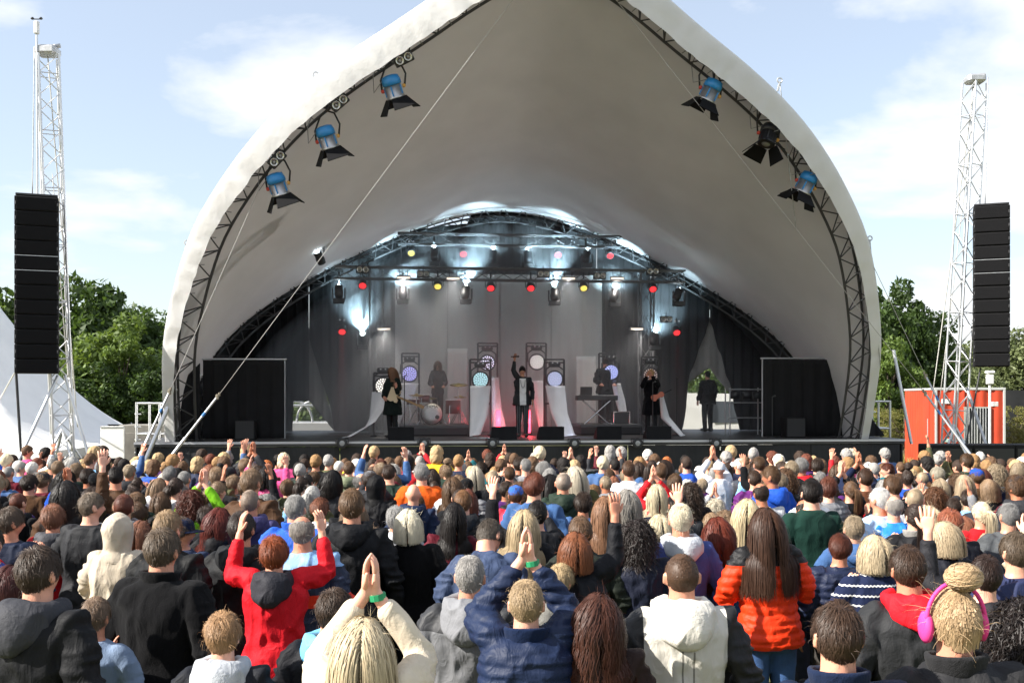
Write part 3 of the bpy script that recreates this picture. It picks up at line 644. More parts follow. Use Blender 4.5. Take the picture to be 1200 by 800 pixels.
# side loudspeaker boxes by the wings
for px0, px1, pyt, lab in ((918, 941, 489, 'black loudspeaker box standing before the wing drape by the field'), (276, 300, 492, 'black loudspeaker box standing before the wing drape by the ladder')):
    a = st(px0, pyt, 1.2); b = st(px1, pyt, 1.2); h = a[1] - DECK; T = thing('loudspeaker_box', lab, 'speaker', W((a[0] + b[0]) / 2, 1.2, DECK), SA); w = b[0] - a[0]
    mb = MB(); mb.box((0, 0, h / 2), (w, .4, h), bev=.015); mb.build('cabinet', blackcab, T); mb = MB(); mb.box((0, -.208, h / 2), (w * .9, .015, h * .92), bev=.006); mb.build('grille', mat('grille', (.03, .03, .03), .8), T)
# ---------------------------------------------------------------- towers, loudspeaker arrays, guys, surroundings
def line_array(px0, px1, py0, py1, Y, n, lab, rz=0):
    a = at(px0, py0, Y); b = at(px1, py1, Y); w = b.x - a.x; H = a.z - b.z; h = H / n; T = thing('line_array', lab, 'speaker', ((a.x + b.x) / 2, Y, b.z), rz)
    cm = pm = gm_ = None
    for k in range(n):
        if k == 0: o = MB().box((0, 0, h / 2), (w, .62, h * .955), bev=.012).build('speaker_cabinet', blackcab, T); cm = o.data
        else: o = link('speaker_cabinet', cm, T)
        o.location = (0, .05 * ((k - n * .6) / n) ** 2, k * h)
        if k == 0:
            gm_ = MB().box((0, -.318, h / 2), (w * .90, .012, h * .84), bev=.004).build('grille', mat('array_grille', (.007, .007, .008), .85, spec=.15, bump=.4, bscale=300), o).data
            pm = MB().box((0, -.316, h * .5), (.018, .016, h * .22), bev=.004).build('rigging_plate', dark_truss, o).data; o.children[1].location.x = -w * .47
            link('rigging_plate', pm, o).location.x = w * .47
        else:
            link('grille', gm_, o)
            for s_ in (-1, 1): link('rigging_plate', pm, o).location.x = s_ * w * .47
        if k in (n - 5, n - 6): mb = MB(); mb.box((0, -.29, h - .006), (w * .98, .03, .010)); mb.build('gap_strip', alu, o)
    mb = MB(); mb.box((0, .0, H + .04), (w * .96, .5, .05), bev=.01); mb.build('flying_frame', black, T)
    return T, Vector(((a.x + b.x) / 2, Y, a.z))
LA, la_top = line_array(20, 67, 233, 438, 22.4, 12, 'tall black hanging loudspeaker column beside the white marquee tent', R(22))
RA, ra_top = line_array(1142, 1181, 243, 430, 26.4, 12, 'tall black hanging loudspeaker column beside the orange cabin', R(-22))
def tower(name, base, top, w, lab, ang=.5):
    """four-chord mast between two world points"""
    T = thing(name, lab, 'tower', base); d = top - base; L = d.length; u = d.normalized(); v = Vector((math.cos(ang), math.sin(ang), 0)); v = (v - u * v.dot(u)).normalized(); q = u.cross(v)
    C = [v * (i * w / 2) + q * (j * w / 2) for i, j in ((-1, -1), (1, -1), (1, 1), (-1, 1))]
    for c in C: bar('chord', c, c + d, .026, alu, T)
    n = int(L / (w * 1.0))
    for k in range(n):
        p, r_ = u * (L * k / n), u * (L * (k + 1) / n)
        for f in range(4):
            a_, b_ = C[f], C[(f + 1) % 4]
            if (k + f) % 2: a_, b_ = b_, a_
            bar('brace', a_ + p, b_ + r_, .012, alu, T)
            if k % 3 == 0: bar('brace', C[f] + p, C[(f + 1) % 4] + p, .012, alu, T)
    mb = MB(); mb.box(tuple(d + u * .10), (w * 1.12, w * 1.0, .20), bev=.05); mb.tube([tuple(d + Vector((-w * .5, 0, .16))), tuple(d + Vector((w * .66, 0, .22)))], .05); mb.build('head_block', alu_dull, T)
    # splayed legs and base beams
    for k, an in enumerate((.6, 2.4, 3.9, 5.6)):
        f = Vector((math.cos(an) * 1.15, math.sin(an) * 1.15, 0)); bar('outrigger', (0, 0, .08), f + Vector((0, 0, .08)), .05, alu_dull, T); bar('leg_brace', f + Vector((0, 0, .1)), u * 2.1, .03, alu, T)
        mb = MB(); mb.lathe([(.11, 0), (.11, .03), (.03, .05), (.03, .12)], c=tuple(f), n=12); mb.build('foot_plate', alu_dull, T)
    return T
tb = at(77, 560, 23.0); tb.z = GZ; tt = at(56, 66, 22.7)
TL = tower('speaker_tower', tb, tt, .40, 'tall leaning aluminium lattice tower beside the marquee')
tb2 = at(1113, 560, 27.0); tb2.z = GZ; tt2 = at(1142, 98, 26.8)
TR = tower('speaker_tower', tb2, tt2, .40, 'tall leaning aluminium lattice tower in front of the orange cabin')
# thin mast with a sensor head on the left tower
ma = at(44, 250, 22.5); mt = at(43, 26, 22.5)
T = thing('sensor_mast', 'thin white mast with small sensor head beside the top of the marquee tower', 'mast', ma)
bar('pole', (0, 0, 0), mt - ma, .022, alu, T); mb = MB(); mb.box(tuple(mt - ma + Vector((0, 0, -.12))), (.10, .10, .28), bev=.02); mb.build('sensor_box', mat('sensor_grey', (.6, .6, .6), .5), T)
mb = MB()
for s in (-1, 1): mb.lathe([(.02, 0), (.04, .02), (.02, .05)], c=tuple(mt - ma + Vector((s * .09, 0, .05))), n=8)
mb.tube([tuple(mt - ma + Vector((-.1, 0, .06))), tuple(mt - ma + Vector((.1, 0, .06)))], .012); mb.build('wind_cup', black, T)
def cable(name, pts, r, lab, m=rope, sag=0.0, cat='cable'):
    pts = [Vector(p) for p in pts]; base = pts[-1]; P = []
    for a, b in zip(pts[:-1], pts[1:]):
        for k in range(10): s = k / 10; P.append(a.lerp(b, s) - Vector((0, 0, sag * 4 * s * (1 - s))) - base)
    P.append(pts[-1] - base); mb = MB(); mb.tube([tuple(p) for p in P], r, 6); o = mb.build(name, m, None, True); o.location = base; tag(o, lab, cat); return o
cable('hoist_chain', [tt + Vector((-.15, -.3, .1)), la_top + Vector((-.1, 0, .06))], .012, 'thin hoist chain from the tower head down to the tent side speakers', alu_dull)
cable('hoist_chain', [tt2 + Vector((.25, -.2, .1)), ra_top + Vector((-.15, 0, .06))], .012, 'thin hoist chain from the tower head down to the cabin side speakers', alu_dull)
cable('stay_rope', [tt, at(91, 500, 24)], .014, 'stay rope running down close beside the marquee tower'); cable('stay_rope', [tt + Vector((.1, 0, -2.5)), at(84, 500, 24)], .010, 'second thinner stay rope of the marquee tower')
cable('stay_rope', [tt2, at(1092, 470, 28.5)], .014, 'stay rope running down close beside the cabin tower'); cable('stay_rope', [tt2 + Vector((-.05, 0, -1)), at(1101, 470, 28.0)], .010, 'second thinner stay rope of the cabin tower')
cable('power_cable', [at(1149, 431, 26.4), at(1142, 470, 26.3), at(1131, 525, 26.0)], .02, 'black power cable hanging below the cabin side speakers', black); cable('power_cable', [at(19, 330, 22.4), at(19, 438, 22.4), at(24, 520, 22.4), at(26, 560, 22.4)], .03, 'black cable bundle hanging beside the tent side speakers', black)
# stabilising poles at the towers
def pole(name, a, b, r, lab, m=alu, cat='pole'):
    a, b = Vector(a), Vector(b); T = thing(name, lab, cat, b); bar('tube', (0, 0, 0), a - b, r, m, T); return T
pole('prop_pole', at(68, 440, 22.6), at(12, 560, 21.6), .035, 'slanting prop pole between the marquee and its tower'); pole('prop_pole', at(76, 440, 22.8), at(108, 548, 22.4), .035, 'slanting prop pole on the stage side of the marquee tower')
pole('prop_pole', at(1133, 455, 26.8), at(1155, 520, 26), .04, 'slanting prop pole in front of the cabin window', alu_dull)
# canopy guys: rope above, aluminium strut below with ratchet
def guy(ptop, pmid, pbot, lab, r=.033):
    cable('guy_rope', [ptop, pmid], .0065, 'guy rope of the canopy ' + lab, mat('guy_white', (.42, .41, .39), .8))
    T = thing('guy_strut', 'grey anchoring strut ' + lab, 'strut', pbot); d = pmid - pbot
    bar('lower_tube', (0, 0, 0), d * .5, r, alu, T); bar('upper_tube', d * .5, d * .96, r * .72, alu_dull, T); bar('strap', d * .75, d * .79, r * .85, mat('blue_strap', (.05, .2, .5), .7), T)
    mb = MB(); mb.box(tuple(d * .97), (.06, .06, .11), bev=.015); mb.box(tuple(d * 1.0), (.04, .04, .08), bev=.012); mb.build('ratchet', mat('ratchet', (.26, .23, .17), .5, metal=.5), T)
def wp(px, py): p = arch_pt(px, py); return W(p.x, p.y, p.z)
guy(wp(306, 216), at(200, 456, 21.4), at(149, 566, 20.9), 'standing before the white board')
guy(wp(607, -8), at(257, 462, 20.9), at(176, 566, 20.4), 'crossing before the ladder wing')
guy(wp(722, 0), at(1082, 458, 23.6), at(1165, 570, 22.6), 'crossing before the field wing')
guy(wp(1018, 300), at(1083, 437, 24.6), at(1152, 570, 23.4), 'in front of the orange cabin')
pole('guy_strut', at(1047, 410, 27), at(1068, 520, 26.8), .04, 'grey leaning strut between stage corner and orange cabin')
pole('guy_strut', at(206, 455, 23.6), at(168, 545, 23.2), .05, 'short grey strut beside the sunlit arch foot')
# little lifting eyes on the canopy skin
for i, (px, py) in enumerate(((222, 297), (373, 101), (911, 107), (1017, 291))):
    p = arch_pt(px, py); T = thing('lifting_eye', ['steel eye low on the sunlit canopy edge', 'steel eye high on the sunlit canopy edge', 'steel eye high on the shaded canopy edge', 'steel eye low on the shaded canopy edge'][i], 'eye bolt', W(p.x, p.y, p.z), SA)
    s = -1 if px < 600 else 1; mb = MB(); mb.tube([(0, 0, 0), (s * .05, 0, .18)], .02, 6); mb.build('shank', alu_dull, T); mb = MB(); mb.tube([(s * .05 + .05 * math.cos(k), 0, .22 + .05 * math.sin(k)) for k in np.linspace(0, 6.28, 12)], .014, 6); mb.build('ring', alu_dull, T)
    if px in (911, 1017): cable('tie_line', [W(p.x + .05, p.y, p.z + .2), W(p.x + .85, p.y + 1.2, p.z - 2.6)], .010, 'thin tie line from the steel eye ' + ('high' if px == 911 else 'low') + ' on the shaded edge', alu_dull)

# sub woofers on the ground
def sub(px0, px1, pyt, Y, lab, n):
    a = at(px0, pyt, Y); b = at(px1, pyt, Y); w = (b.x - a.x) / n
    for k in range(n):
        T = thing('subwoofer', lab, 'speaker', (a.x + w * (k + .5), Y, GZ), 0, 'subwoofers ' + lab[-24:]); h = a.z - GZ
        mb = MB(); mb.box((0, .4, h / 2), (w - .012, .8, h), bev=.015); mb.build('cabinet', blackcab, T); mb = MB(); mb.box((0, -.008, h / 2), (w * .92, .015, h * .9), bev=.006); mb.build('grille', mat('grille', (.03, .03, .03), .8), T)
sub(46, 122, 539, 22.0, 'black subwoofer box in the row below the marquee side tower', 2); sub(1091, 1240, 521, 24.4, 'black subwoofer box in the row below the orange cabin', 3)

# marquee tent
def marquee():
    cx, cy, hw = -16.6, 31.0, 5.2; ev = 1.15 - GZ; pk = 7.6 - GZ; T = thing('marquee_tent', 'white marquee tent with swooping roof and scalloped eaves', 'tent', (cx, cy, GZ)); n = 41
    V = []
    for i in range(n):
        for j in range(n):
            x, y = (i / (n - 1) * 2 - 1), (j / (n - 1) * 2 - 1); r = max(abs(x), abs(y)); r2 = math.hypot(x, y) / 1.2; r = .75 * r + .25 * min(r2, 1)
            z = ev + (pk - ev) * (1 - r) ** 1.75 + .05 * math.sin(math.atan2(y, x) * 8) * r * (1 - r)
            V.append((x * hw, y * hw, z))
    tm = mat('tent_white', (.78, .78, .77), .6, var=.05, vscale=1, bump=.15, bscale=4)
    link('roof', mesh_np('roof', V, grid_faces(n, n), [tm], smooth=True), T)
    for k in range(4):
        M = Matrix.Rotation(k * math.pi / 2, 3, 'Z'); W_ = []; S_ = []; m = 120
        for i in range(m):
            x = -hw + 2 * hw * i / (m - 1)
            for z in (0, ev * .5, ev - .02): W_.append(tuple(M @ Vector((x * .985, -hw * .985 + .04 * math.sin(x * 6) * (1 - z / ev) - .02, z))))
            for z in (ev + .01, ev - .12, ev - .20 - .06 * abs(math.sin(x * math.pi * 3))): S_.append(tuple(M @ Vector((x, -hw - .012, z))))
        link('wall', mesh_np('wall', W_, grid_faces(m, 3), [tm], smooth=True), T); link('valance', mesh_np('valance', S_, grid_faces(m, 3), [tm], smooth=True), T)
    mb = MB(); mb.tube([(0, 0, 0), (0, 0, pk + .4)], .06); mb.build('centre_pole', alu, T)
marquee()
cable('tent_rope', [at(17, 437, 24.5), at(-6, 478, 27.5)], .016, 'white tent rope leading from the tower to the marquee roof')
# white board, ladder frame, low wall beside the stage
p = at(132, 556, 25.4); T = thing('white_board', 'tall plain white board standing beside the stage end', 'board', (p.x, p.y, GZ)); h = at(132, 499, 25.4).z - GZ
mb = MB(); mb.box((0, 0, h / 2), (.56, .05, h), bev=.008); mb.build('panel', mat('board_white', (.78, .77, .74), .6, var=.05), T); mb = MB(); mb.box((0, -.032, h - .02), (.58, .014, .03)); mb.box((.285, -.032, h / 2), (.02, .014, h)); mb.build('edge_trim', alu, T)
for s in (-.2, .2): bar('back_leg', (s, .02, h * .8), (s, .9, 0), .02, alu_dull, T)
def ladder(px, py0, Y, lab, w=28):
    a = at(px, py0, Y); z1 = a.z; T = thing('access_frame', lab, 'scaffold', (a.x, Y, GZ)); H = z1 - GZ; ww = w * Y / FPX
    for x in (0, ww):
        for y in (0, .9): bar('post', (x, y, 0), (x, y, H), .03, alu, T)
    for z in (H - .03, H - .75, H - 1.4):
        bar('rail', (0, 0, z), (ww, 0, z), .028, alu, T); bar('rail', (0, 0, z), (0, .9, z), .028, alu, T); bar('rail', (ww, 0, z), (ww, .9, z), .028, alu, T)
    for k in range(8): z = .3 + k * .3; bar('rung', (-.04, 0, z), (.10, 0, z), .018, alu, T)
ladder(160, 471, 25.0, 'pale aluminium access frame at the sunlit stage end', 27); ladder(1022, 469, 28.5, 'pale aluminium access frame at the shaded stage end', 21)
p = at(170, 520, 27.5); T = thing('service_box', 'beige service box standing behind the ladder frame', 'box', (p.x + .1, p.y, GZ)); h = at(170, 497, 27.5).z - GZ
mb = MB(); mb.box((0, 0, h / 2), (1.2, 1.0, h), bev=.02); mb.build('body', mat('box_beige', (.17, .16, .14), .7, var=.2), T); mb = MB(); mb.box((0, -.51, h * .5), (.9, .02, h * .8), bev=.005); mb.build('door', mat('box_beige_d', (.14, .13, .115), .7, var=.2), T)

# orange cabin
def cabin():
    Y = 34.0; a = at(1099, 457, Y); b = at(1174, 457, Y); w = b.x - a.x; ztop_ = a.z; z0 = GZ + .25; H = ztop_ - z0; D = 5.2
    T = thing('site_cabin', 'orange steel site cabin with barred window behind the lattice tower', 'cabin', ((a.x + b.x) / 2, Y, z0), R(-10)); om = mat('cabin_orange', lin('#b03a1c'), .6, var=.16, vscale=1.2); gm = mat('cabin_trim', (.45, .46, .45), .5, metal=.2)
    # ribbed cladding panels, front with a window gap
    def rib(x0, x1, z0_, z1_, front=True):
        P = []; n = max(int((x1 - x0) / .05), 3)
        for i in range(n):
            x = x0 + (x1 - x0) * i / (n - 1); d = .035 * (1 if (i // 3) % 2 else 0)
            for z in (z0_, z1_): P.append((x, -d, z) if front else (-d, x, z))
        return P, n
    for (x0, x1, za, zb) in ((-w / 2, -w * .08, 0, H), (-w * .08, w * .29, 0, H * .33), (-w * .08, w * .29, H * .80, H), (w * .29, w / 2, 0, H)):
        P, n = rib(x0, x1, za, zb); link('front_cladding', mesh_np('front_cladding', P, grid_faces(n, 2), [om]), T)
    P, n = rib(0, D, 0, H, False); link('side_cladding', mesh_np('side_cladding', [(p_[0] - w / 2, p_[1], p_[2]) for p_ in P], grid_faces(n, 2), [om]), T)
    P, n = rib(0, D, 0, H, False); link('side_cladding', mesh_np('side_cladding', [(-p_[0] + w / 2, p_[1], p_[2]) for p_ in P], grid_faces(n, 2), [om]), T)
    mb = MB(); mb.box((0, D / 2, H - .06), (w - .02, D - .02, .1)); mb.box((0, D / 2, .05), (w - .02, D - .02, .1)); mb.box((0, D - .02, H / 2), (w - .04, .03, H - .2)); mb.build('shell', om, T)
    mb = MB(); mb.box((0, D / 2, H + .04), (w + .1, D + .1, .08), bev=.01); mb.build('roof', gm, T)
    for s in (-1, 1): mb = MB(); mb.box((s * (w / 2 + .005), -.02, H / 2), (.07, .07, H), bev=.008); mb.build('corner_post', gm, T)
    win = bpy.data.objects.new('window', None); col.objects.link(win); win.parent = T; x0, x1, za, zb = -w * .08, w * .29, H * .33, H * .80; fm = mat('window_frame', (.30, .33, .29), .5)
    mb = MB()
    for c, d in ((((x0 + x1) / 2, -.02, za), (x1 - x0 + .06, .08, .05)), (((x0 + x1) / 2, -.02, zb), (x1 - x0 + .06, .08, .05)), ((x0, -.02, (za + zb) / 2), (.05, .08, zb - za - .052)), ((x1, -.02, (za + zb) / 2), (.05, .08, zb - za - .052)), (((x0 + x1) / 2, -.02, (za + zb) / 2), (.04, .07, zb - za - .052))): mb.box(c, d)
    mb.build('frame', fm, win)
    mb = MB(); mb.box(((x0 + x1) / 2, .03, (za + zb) / 2), (x1 - x0, .012, zb - za)); mb.build('pane', mat('cabin_glass', (.03, .035, .04), .08, spec=.8), win)
    for k in range(9): x = x0 + (x1 - x0) * (k + .5) / 9; bar('window_bar', (x, -.075, za), (x, -.075, zb), .014, alu_dull, win)
    mb = MB(); mb.box((w * .08, -.035, H * .16), (w * .44, .02, .34), bev=.004); sg = mb.build('sign', mat('sign_white', (.8, .8, .78), .6), T)
    mb = MB()
    for (x, l) in ((-.30, .10), (-.12, .16), (.12, .2), (.33, .12)): mb.box((w * .08 + x, -.0475, H * .165), (l, .004, .07))
    mb.build('faded_print', mat('print_grey', (.12, .12, .13), .7), sg)
    for x, z, ww in ((-w * .36, H * .87, .26), (w * .36, H * .84, .22), (w * .20 + .35, H * .84, .16)): mb = MB(); mb.box((x, -.03, z), (ww, .03, .15), bev=.01); mb.build('vent', mat('vent_white', (.7, .7, .68), .6), T)
    mb = MB(); mb.box((-w * .34, -.03, H * .42), (.12, .03, .12), bev=.01); mb.build('socket_box', mat('socket', (.35, .5, .45), .5), T)
    dr = bpy.data.objects.new('door', None); col.objects.link(dr); dr.parent = T; mb = MB(); mb.box((-w / 2 - .035, 1.3, H * .47), (.04, .95, H * .86), bev=.006); mb.build('leaf', om, dr); mb = MB(); mb.box((-w / 2 - .065, .95, H * .5), (.03, .04, .9), bev=.01); mb.build('handle', alu, dr)
    for x in (-w * .42, w * .42): mb = MB(); mb.box((x, .3, -.125), (.3, .3, .25)); mb.box((x, D - .3, -.125), (.3, .3, .25)); mb.build('support_block', mat('block_timber', (.2, .14, .08), .9), T)
cabin()
# pole with a white head beside the cabin
a = at(1160, 436, 30.0); T = thing('lamp_pole', 'slim white pole with square white head beside the cabin side speakers', 'pole', (a.x, a.y, ground_z(30))); H = a.z - ground_z(30); bar('post', (0, 0, 0), (0, 0, H - .3), .035, mat('pole_white', (.75, .75, .74), .5), T)
mb = MB(); mb.box((0, 0, H - .2), (.17, .17, .28), bev=.02); mb.box((0, 0, H), (.22, .2, .08), bev=.02); mb.build('head', mat('pole_white', (.75, .75, .74), .5), T)
# dark site fence panels behind
fz = mat('fence_scrim', (.02, .021, .022), .9, var=.3, vscale=2)
def fence(px0, px1, pyt, Y, n, lab):
    a = at(px0, pyt, Y); b = at(px1, pyt, Y); w = (b.x - a.x) / n; h = a.z - GZ
    T = thing('site_fence', lab, 'fence', ((a.x + b.x) / 2, Y, GZ))
    for k in range(n):
        x0 = -(b.x - a.x) / 2 + k * w; m = 30; V = []
        for i in range(m):
            x = x0 + .03 + (w - .06) * i / (m - 1)
            for z in (.12, h * .5, h): V.append((x, .03 * math.sin(x * 5 + z), z))
        link('scrim_panel', mesh_np('scrim_panel', V, grid_faces(m, 3), [fz], smooth=True), T); bar('post', (x0, .05, 0), (x0, .05, h + .05), .024, alu_dull, T)
    bar('post', ((b.x - a.x) / 2, .05, 0), ((b.x - a.x) / 2, .05, h + .05), .024, alu_dull, T)
fence(1062, 1275, 457, 42, 6, 'black scrim covered site fence behind the orange cabin'); fence(60, 200, 497, 33, 3, 'black scrim covered site fence between marquee and stage')

# vehicles seen through the wing openings
def van(loc, rz, lab, colr):
    T = thing('parked_van', lab, 'van', loc, rz); bm = mat('van_' + colr, lin(colr), .4, coat=.4); gl = mat('van_glass', (.03, .035, .04), .06, spec=.8)
    prof = [(-2.5, .45), (2.35, .45), (2.5, .75), (2.42, 1.15), (1.7, 1.35), (1.15, 2.25), (.9, 2.42), (-2.4, 2.45), (-2.5, 2.3)]; V = []
    for s, k in ((-.9, 0), (.9, 1)): V += [(x, s * (1 if z < 1.4 else .93), z) for x, z in prof]
    n = len(prof); F = [tuple(range(n)), tuple(range(2 * n - 1, n - 1, -1))] + [(i, n + i, n + (i + 1) % n, (i + 1) % n) for i in range(n)]; mb = MB(); mb.add(V, F); mb.build('body', bm, T)
    for s in (-1, 1):
        mb = MB(); mb.add([(.2, s * .905, 1.4), (1.5, s * .905, 1.4), (1.12, s * .855, 2.15), (.2, s * .855, 2.15)], [(0, 1, 2, 3) if s < 0 else (3, 2, 1, 0)]); mb.build('side_window', gl, T)
        mb = MB(); mb.box((2.47, s * .65, .9), (.06, .3, .2), bev=.02); mb.build('headlight', glassy, T); mb = MB(); mb.box((-2.5, s * .75, .95), (.05, .16, .4), bev=.01); mb.build('tail_light', mat('tail_red', (.5, .02, .02), .3), T)
        for x in (-1.6, 1.6):
            mb = MB(); mb.lathe([(.2, -.11), (.34, -.1), (.35, 0), (.34, .1), (.2, .11)], c=(x, s * .82, .35), axis='y', n=20); w_ = mb.build('wheel', mat('tyre', (.02, .02, .02), .9), T, True); mb = MB(); mb.lathe([(.2, -.115), (.18, .115)], c=(x, s * .83, .35), axis='y', n=16); mb.build('rim', alu_dull, w_)
    mb = MB(); mb.add([(1.74, -.8, 1.36), (1.74, .8, 1.36), (1.2, .76, 2.2), (1.2, -.76, 2.2)], [(0, 1, 2, 3)]); mb.build('windscreen', gl, T)
    mb = MB(); mb.box((-2.52, 0, .5), (.1, 1.7, .16), bev=.03); mb.box((2.5, 0, .5), (.12, 1.7, .18), bev=.03); mb.build('bumper', black, T)
q = at(836, 490, 38); van((q.x - .4, 38, GZ + .5), R(0), 'white van parked behind the triangular opening', '#dcdcd8')
q = at(366, 500, 37); T = thing('flatbed_trailer', 'silver trailer with tube hoops and red tail board behind the wing opening', 'trailer', (q.x, 37, GZ))
zb = at(366, 512, 37).z - GZ
mb = MB(); mb.box((0, 0, zb + .28), (2.6, 1.8, .5), bev=.03); mb.build('side_board', mat('trailer_silver', (.6, .6, .6), .4, metal=.3), T); mb = MB(); mb.box((-.25, -.93, zb + .05), (.9, .04, .18), bev=.01); mb.build('tail_board', mat('tail_red', (.5, .02, .02), .3), T)
for x in (-.35, .2): mb = MB(); mb.tube([(x + .55 * math.cos(a_) - .1, -.5, zb + .5 + .75 * math.sin(a_)) for a_ in np.linspace(0, math.pi, 12)], .04); mb.build('hoop', alu, T, True)
bar('rail', (-1.3, -.7, zb + 1.1), (1.3, -.7, zb + 1.1), .05, alu, T); bar('prop', (.2, -.95, zb + 2.0), (1.1, -.95, zb + .3), .05, alu, T)
for x in (-.8, .8): mb = MB(); mb.lathe([(.2, -.1), (.34, -.09), (.34, .09), (.2, .1)], c=(x, -.75, .34), axis='y', n=18); mb.build('wheel', mat('tyre', (.02, .02, .02), .9), T, True)
bar('draw_bar', (1.3, 0, .5), (2.6, 0, .5), .05, alu, T); mb = MB(); mb.box((0, 0, zb * .5 + .1), (.2, 1.6, max(zb - .1, .1))); mb.build('chassis', black, T)

# ---------------------------------------------------------------- trees and shrubs
bark = mat('bark', (.09, .07, .05), .95, var=.3, vscale=6, bump=.5, bscale=12)
def leaf_mat(name, c, trans):
    m = bpy.data.materials.new(name); m.use_nodes = True; t = m.node_tree; b = t.nodes['Principled BSDF']; b.inputs['Roughness'].default_value = .55; b.inputs['Specular IOR Level'].default_value = .3
    an = t.nodes.new('ShaderNodeAttribute'); an.attribute_name = 'tone'; mm = t.nodes.new('ShaderNodeVectorMath'); mm.operation = 'SCALE'; mm.inputs[0].default_value = c; t.links.new(an.outputs['Fac'], mm.inputs['Scale']); t.links.new(mm.outputs[0], b.inputs['Base Color'])
    tr = t.nodes.new('ShaderNodeBsdfTranslucent'); tr.inputs[0].default_value = (*trans, 1); mx_ = t.nodes.new('ShaderNodeMixShader'); mx_.inputs[0].default_value = .28
    t.links.new(b.outputs[0], mx_.inputs[1]); t.links.new(tr.outputs[0], mx_.inputs[2]); t.links.new(mx_.outputs[0], t.nodes['Material Output'].inputs[0]); return m
def leaves(cent, rad, per, size, r, flat_=.8):
    n = len(cent) * per; c = np.repeat(cent, per, 0); rr = np.repeat(rad, per)
    d = r.normal(size=(n, 3)); d /= np.linalg.norm(d, axis=1)[:, None]; P = c + d * (rr * r.uniform(.35, 1.0, n) ** .5)[:, None] * [1, 1, flat_]
    nn = d * .6 + r.normal(0, .6, (n, 3)) + [0, 0, .35]; nn /= np.linalg.norm(nn, axis=1)[:, None]; u = np.cross(nn, r.normal(size=(n, 3))); u /= np.linalg.norm(u, axis=1)[:, None]; v = np.cross(nn, u); s = size * r.uniform(.6, 1.3, n)[:, None]
    V = np.stack([P - u * s, P - v * s * .45 + nn * s * .1, P + u * s, P + v * s * .45 + nn * s * .1], 1).reshape(-1, 3); F = np.arange(n * 4).reshape(n, 4)
    tone = np.repeat(np.repeat(r.uniform(.75, 1.2, len(cent)), per) * r.uniform(.75, 1.25, n), 4); return V, F, tone
def crown_mesh(name, seed, rx, rz, m, nc=75, per=120, size=.15, shape='round'):
    r = np.random.default_rng(seed); d = r.normal(size=(nc, 3)); d /= np.linalg.norm(d, axis=1)[:, None]; rad = r.uniform(.45, 1.0, nc) ** .6; bump_ = 1 + .35 * (vnoise(d * 2.1 + seed, seed) - .5)
    C = d * (rad * bump_)[:, None] * [rx, rx, rz]
    if shape == 'loose': C[:, 2] += .25 * rz * (vnoise(C * .9, seed) - .5); C *= r.uniform(.8, 1.1, (nc, 1))
    V, F, tone = leaves(C, r.uniform(.16, .34, nc) * rx, per, size, r); me = mesh_np(name, V, F, [m]); a_ = me.attributes.new('tone', 'FLOAT', 'POINT'); a_.data.foreach_set('value', tone.astype(np.float32)); return me, C
def trunk_mesh(C, H, r0):
    mb = MB(); mb.tube([(0, 0, -H), (.05, 0, -H * .6), (0, .05, -H * .15), (0, 0, H * .3)], [r0, r0 * .75, r0 * .5, r0 * .12], 9)
    for k in range(0, len(C), 6): c = C[k]; s = -H * (.15 + .35 * ((k * 37 % 10) / 10)); mb.tube([(0, 0, s), (c[0] * .45, c[1] * .45, s * .5 + c[2] * .5 - .1), tuple(c * .95)], [r0 * .32, r0 * .2, r0 * .05], 6)
    return mb
L_DARK = leaf_mat('leaf_dark', (.045, .078, .020), (.10, .17, .025)); L_MID = leaf_mat('leaf_mid', (.095, .145, .030), (.20, .29, .04)); L_PALE = leaf_mat('leaf_pale', (.13, .155, .065), (.2, .25, .09)); L_GOLD = leaf_mat('leaf_gold', (.17, .165, .045), (.25, .25, .06))
crowns = {}
def tree(px, pyt, Y, rx, rz, kind, lab, group=None, pyb=None):
    key = kind
    if key not in crowns:
        m, nc, per, sz, sh = {'dark': (L_DARK, 95, 150, .16, 'round'), 'mid': (L_MID, 90, 150, .15, 'round'), 'pale': (L_PALE, 95, 130, .14, 'loose'), 'open': (L_DARK, 70, 120, .17, 'loose'), 'gold': (L_GOLD, 50, 140, .10, 'round')}[kind]
        cm, C = crown_mesh('crown_' + kind, len(crowns) + 11, 2.6, 3.2, m, nc, per, sz, sh); crowns[key] = (cm, trunk_mesh(C, 5.0, .24))
        tm_ = crowns[key][1]; crowns[key] = (cm, mesh_np('trunk', tm_.V, tm_.F, [bark], None, True))
    top = at(px, pyt, Y); cz = top.z - rz; gz = -.7; T = thing('tree' if kind != 'gold' else 'shrub', lab, 'tree' if kind != 'gold' else 'shrub', (top.x, Y, gz), rng.random() * 6, group)
    o = link('crown', crowns[key][0], T); o.location = (0, 0, cz - gz); o.scale = (rx / 2.6, rx / 2.6, rz / 3.2)
    o = link('trunk', crowns[key][1], T); o.location = (0, 0, cz - gz); o.scale = (rx / 2.6, rx / 2.6, (cz - gz) / 5.0)
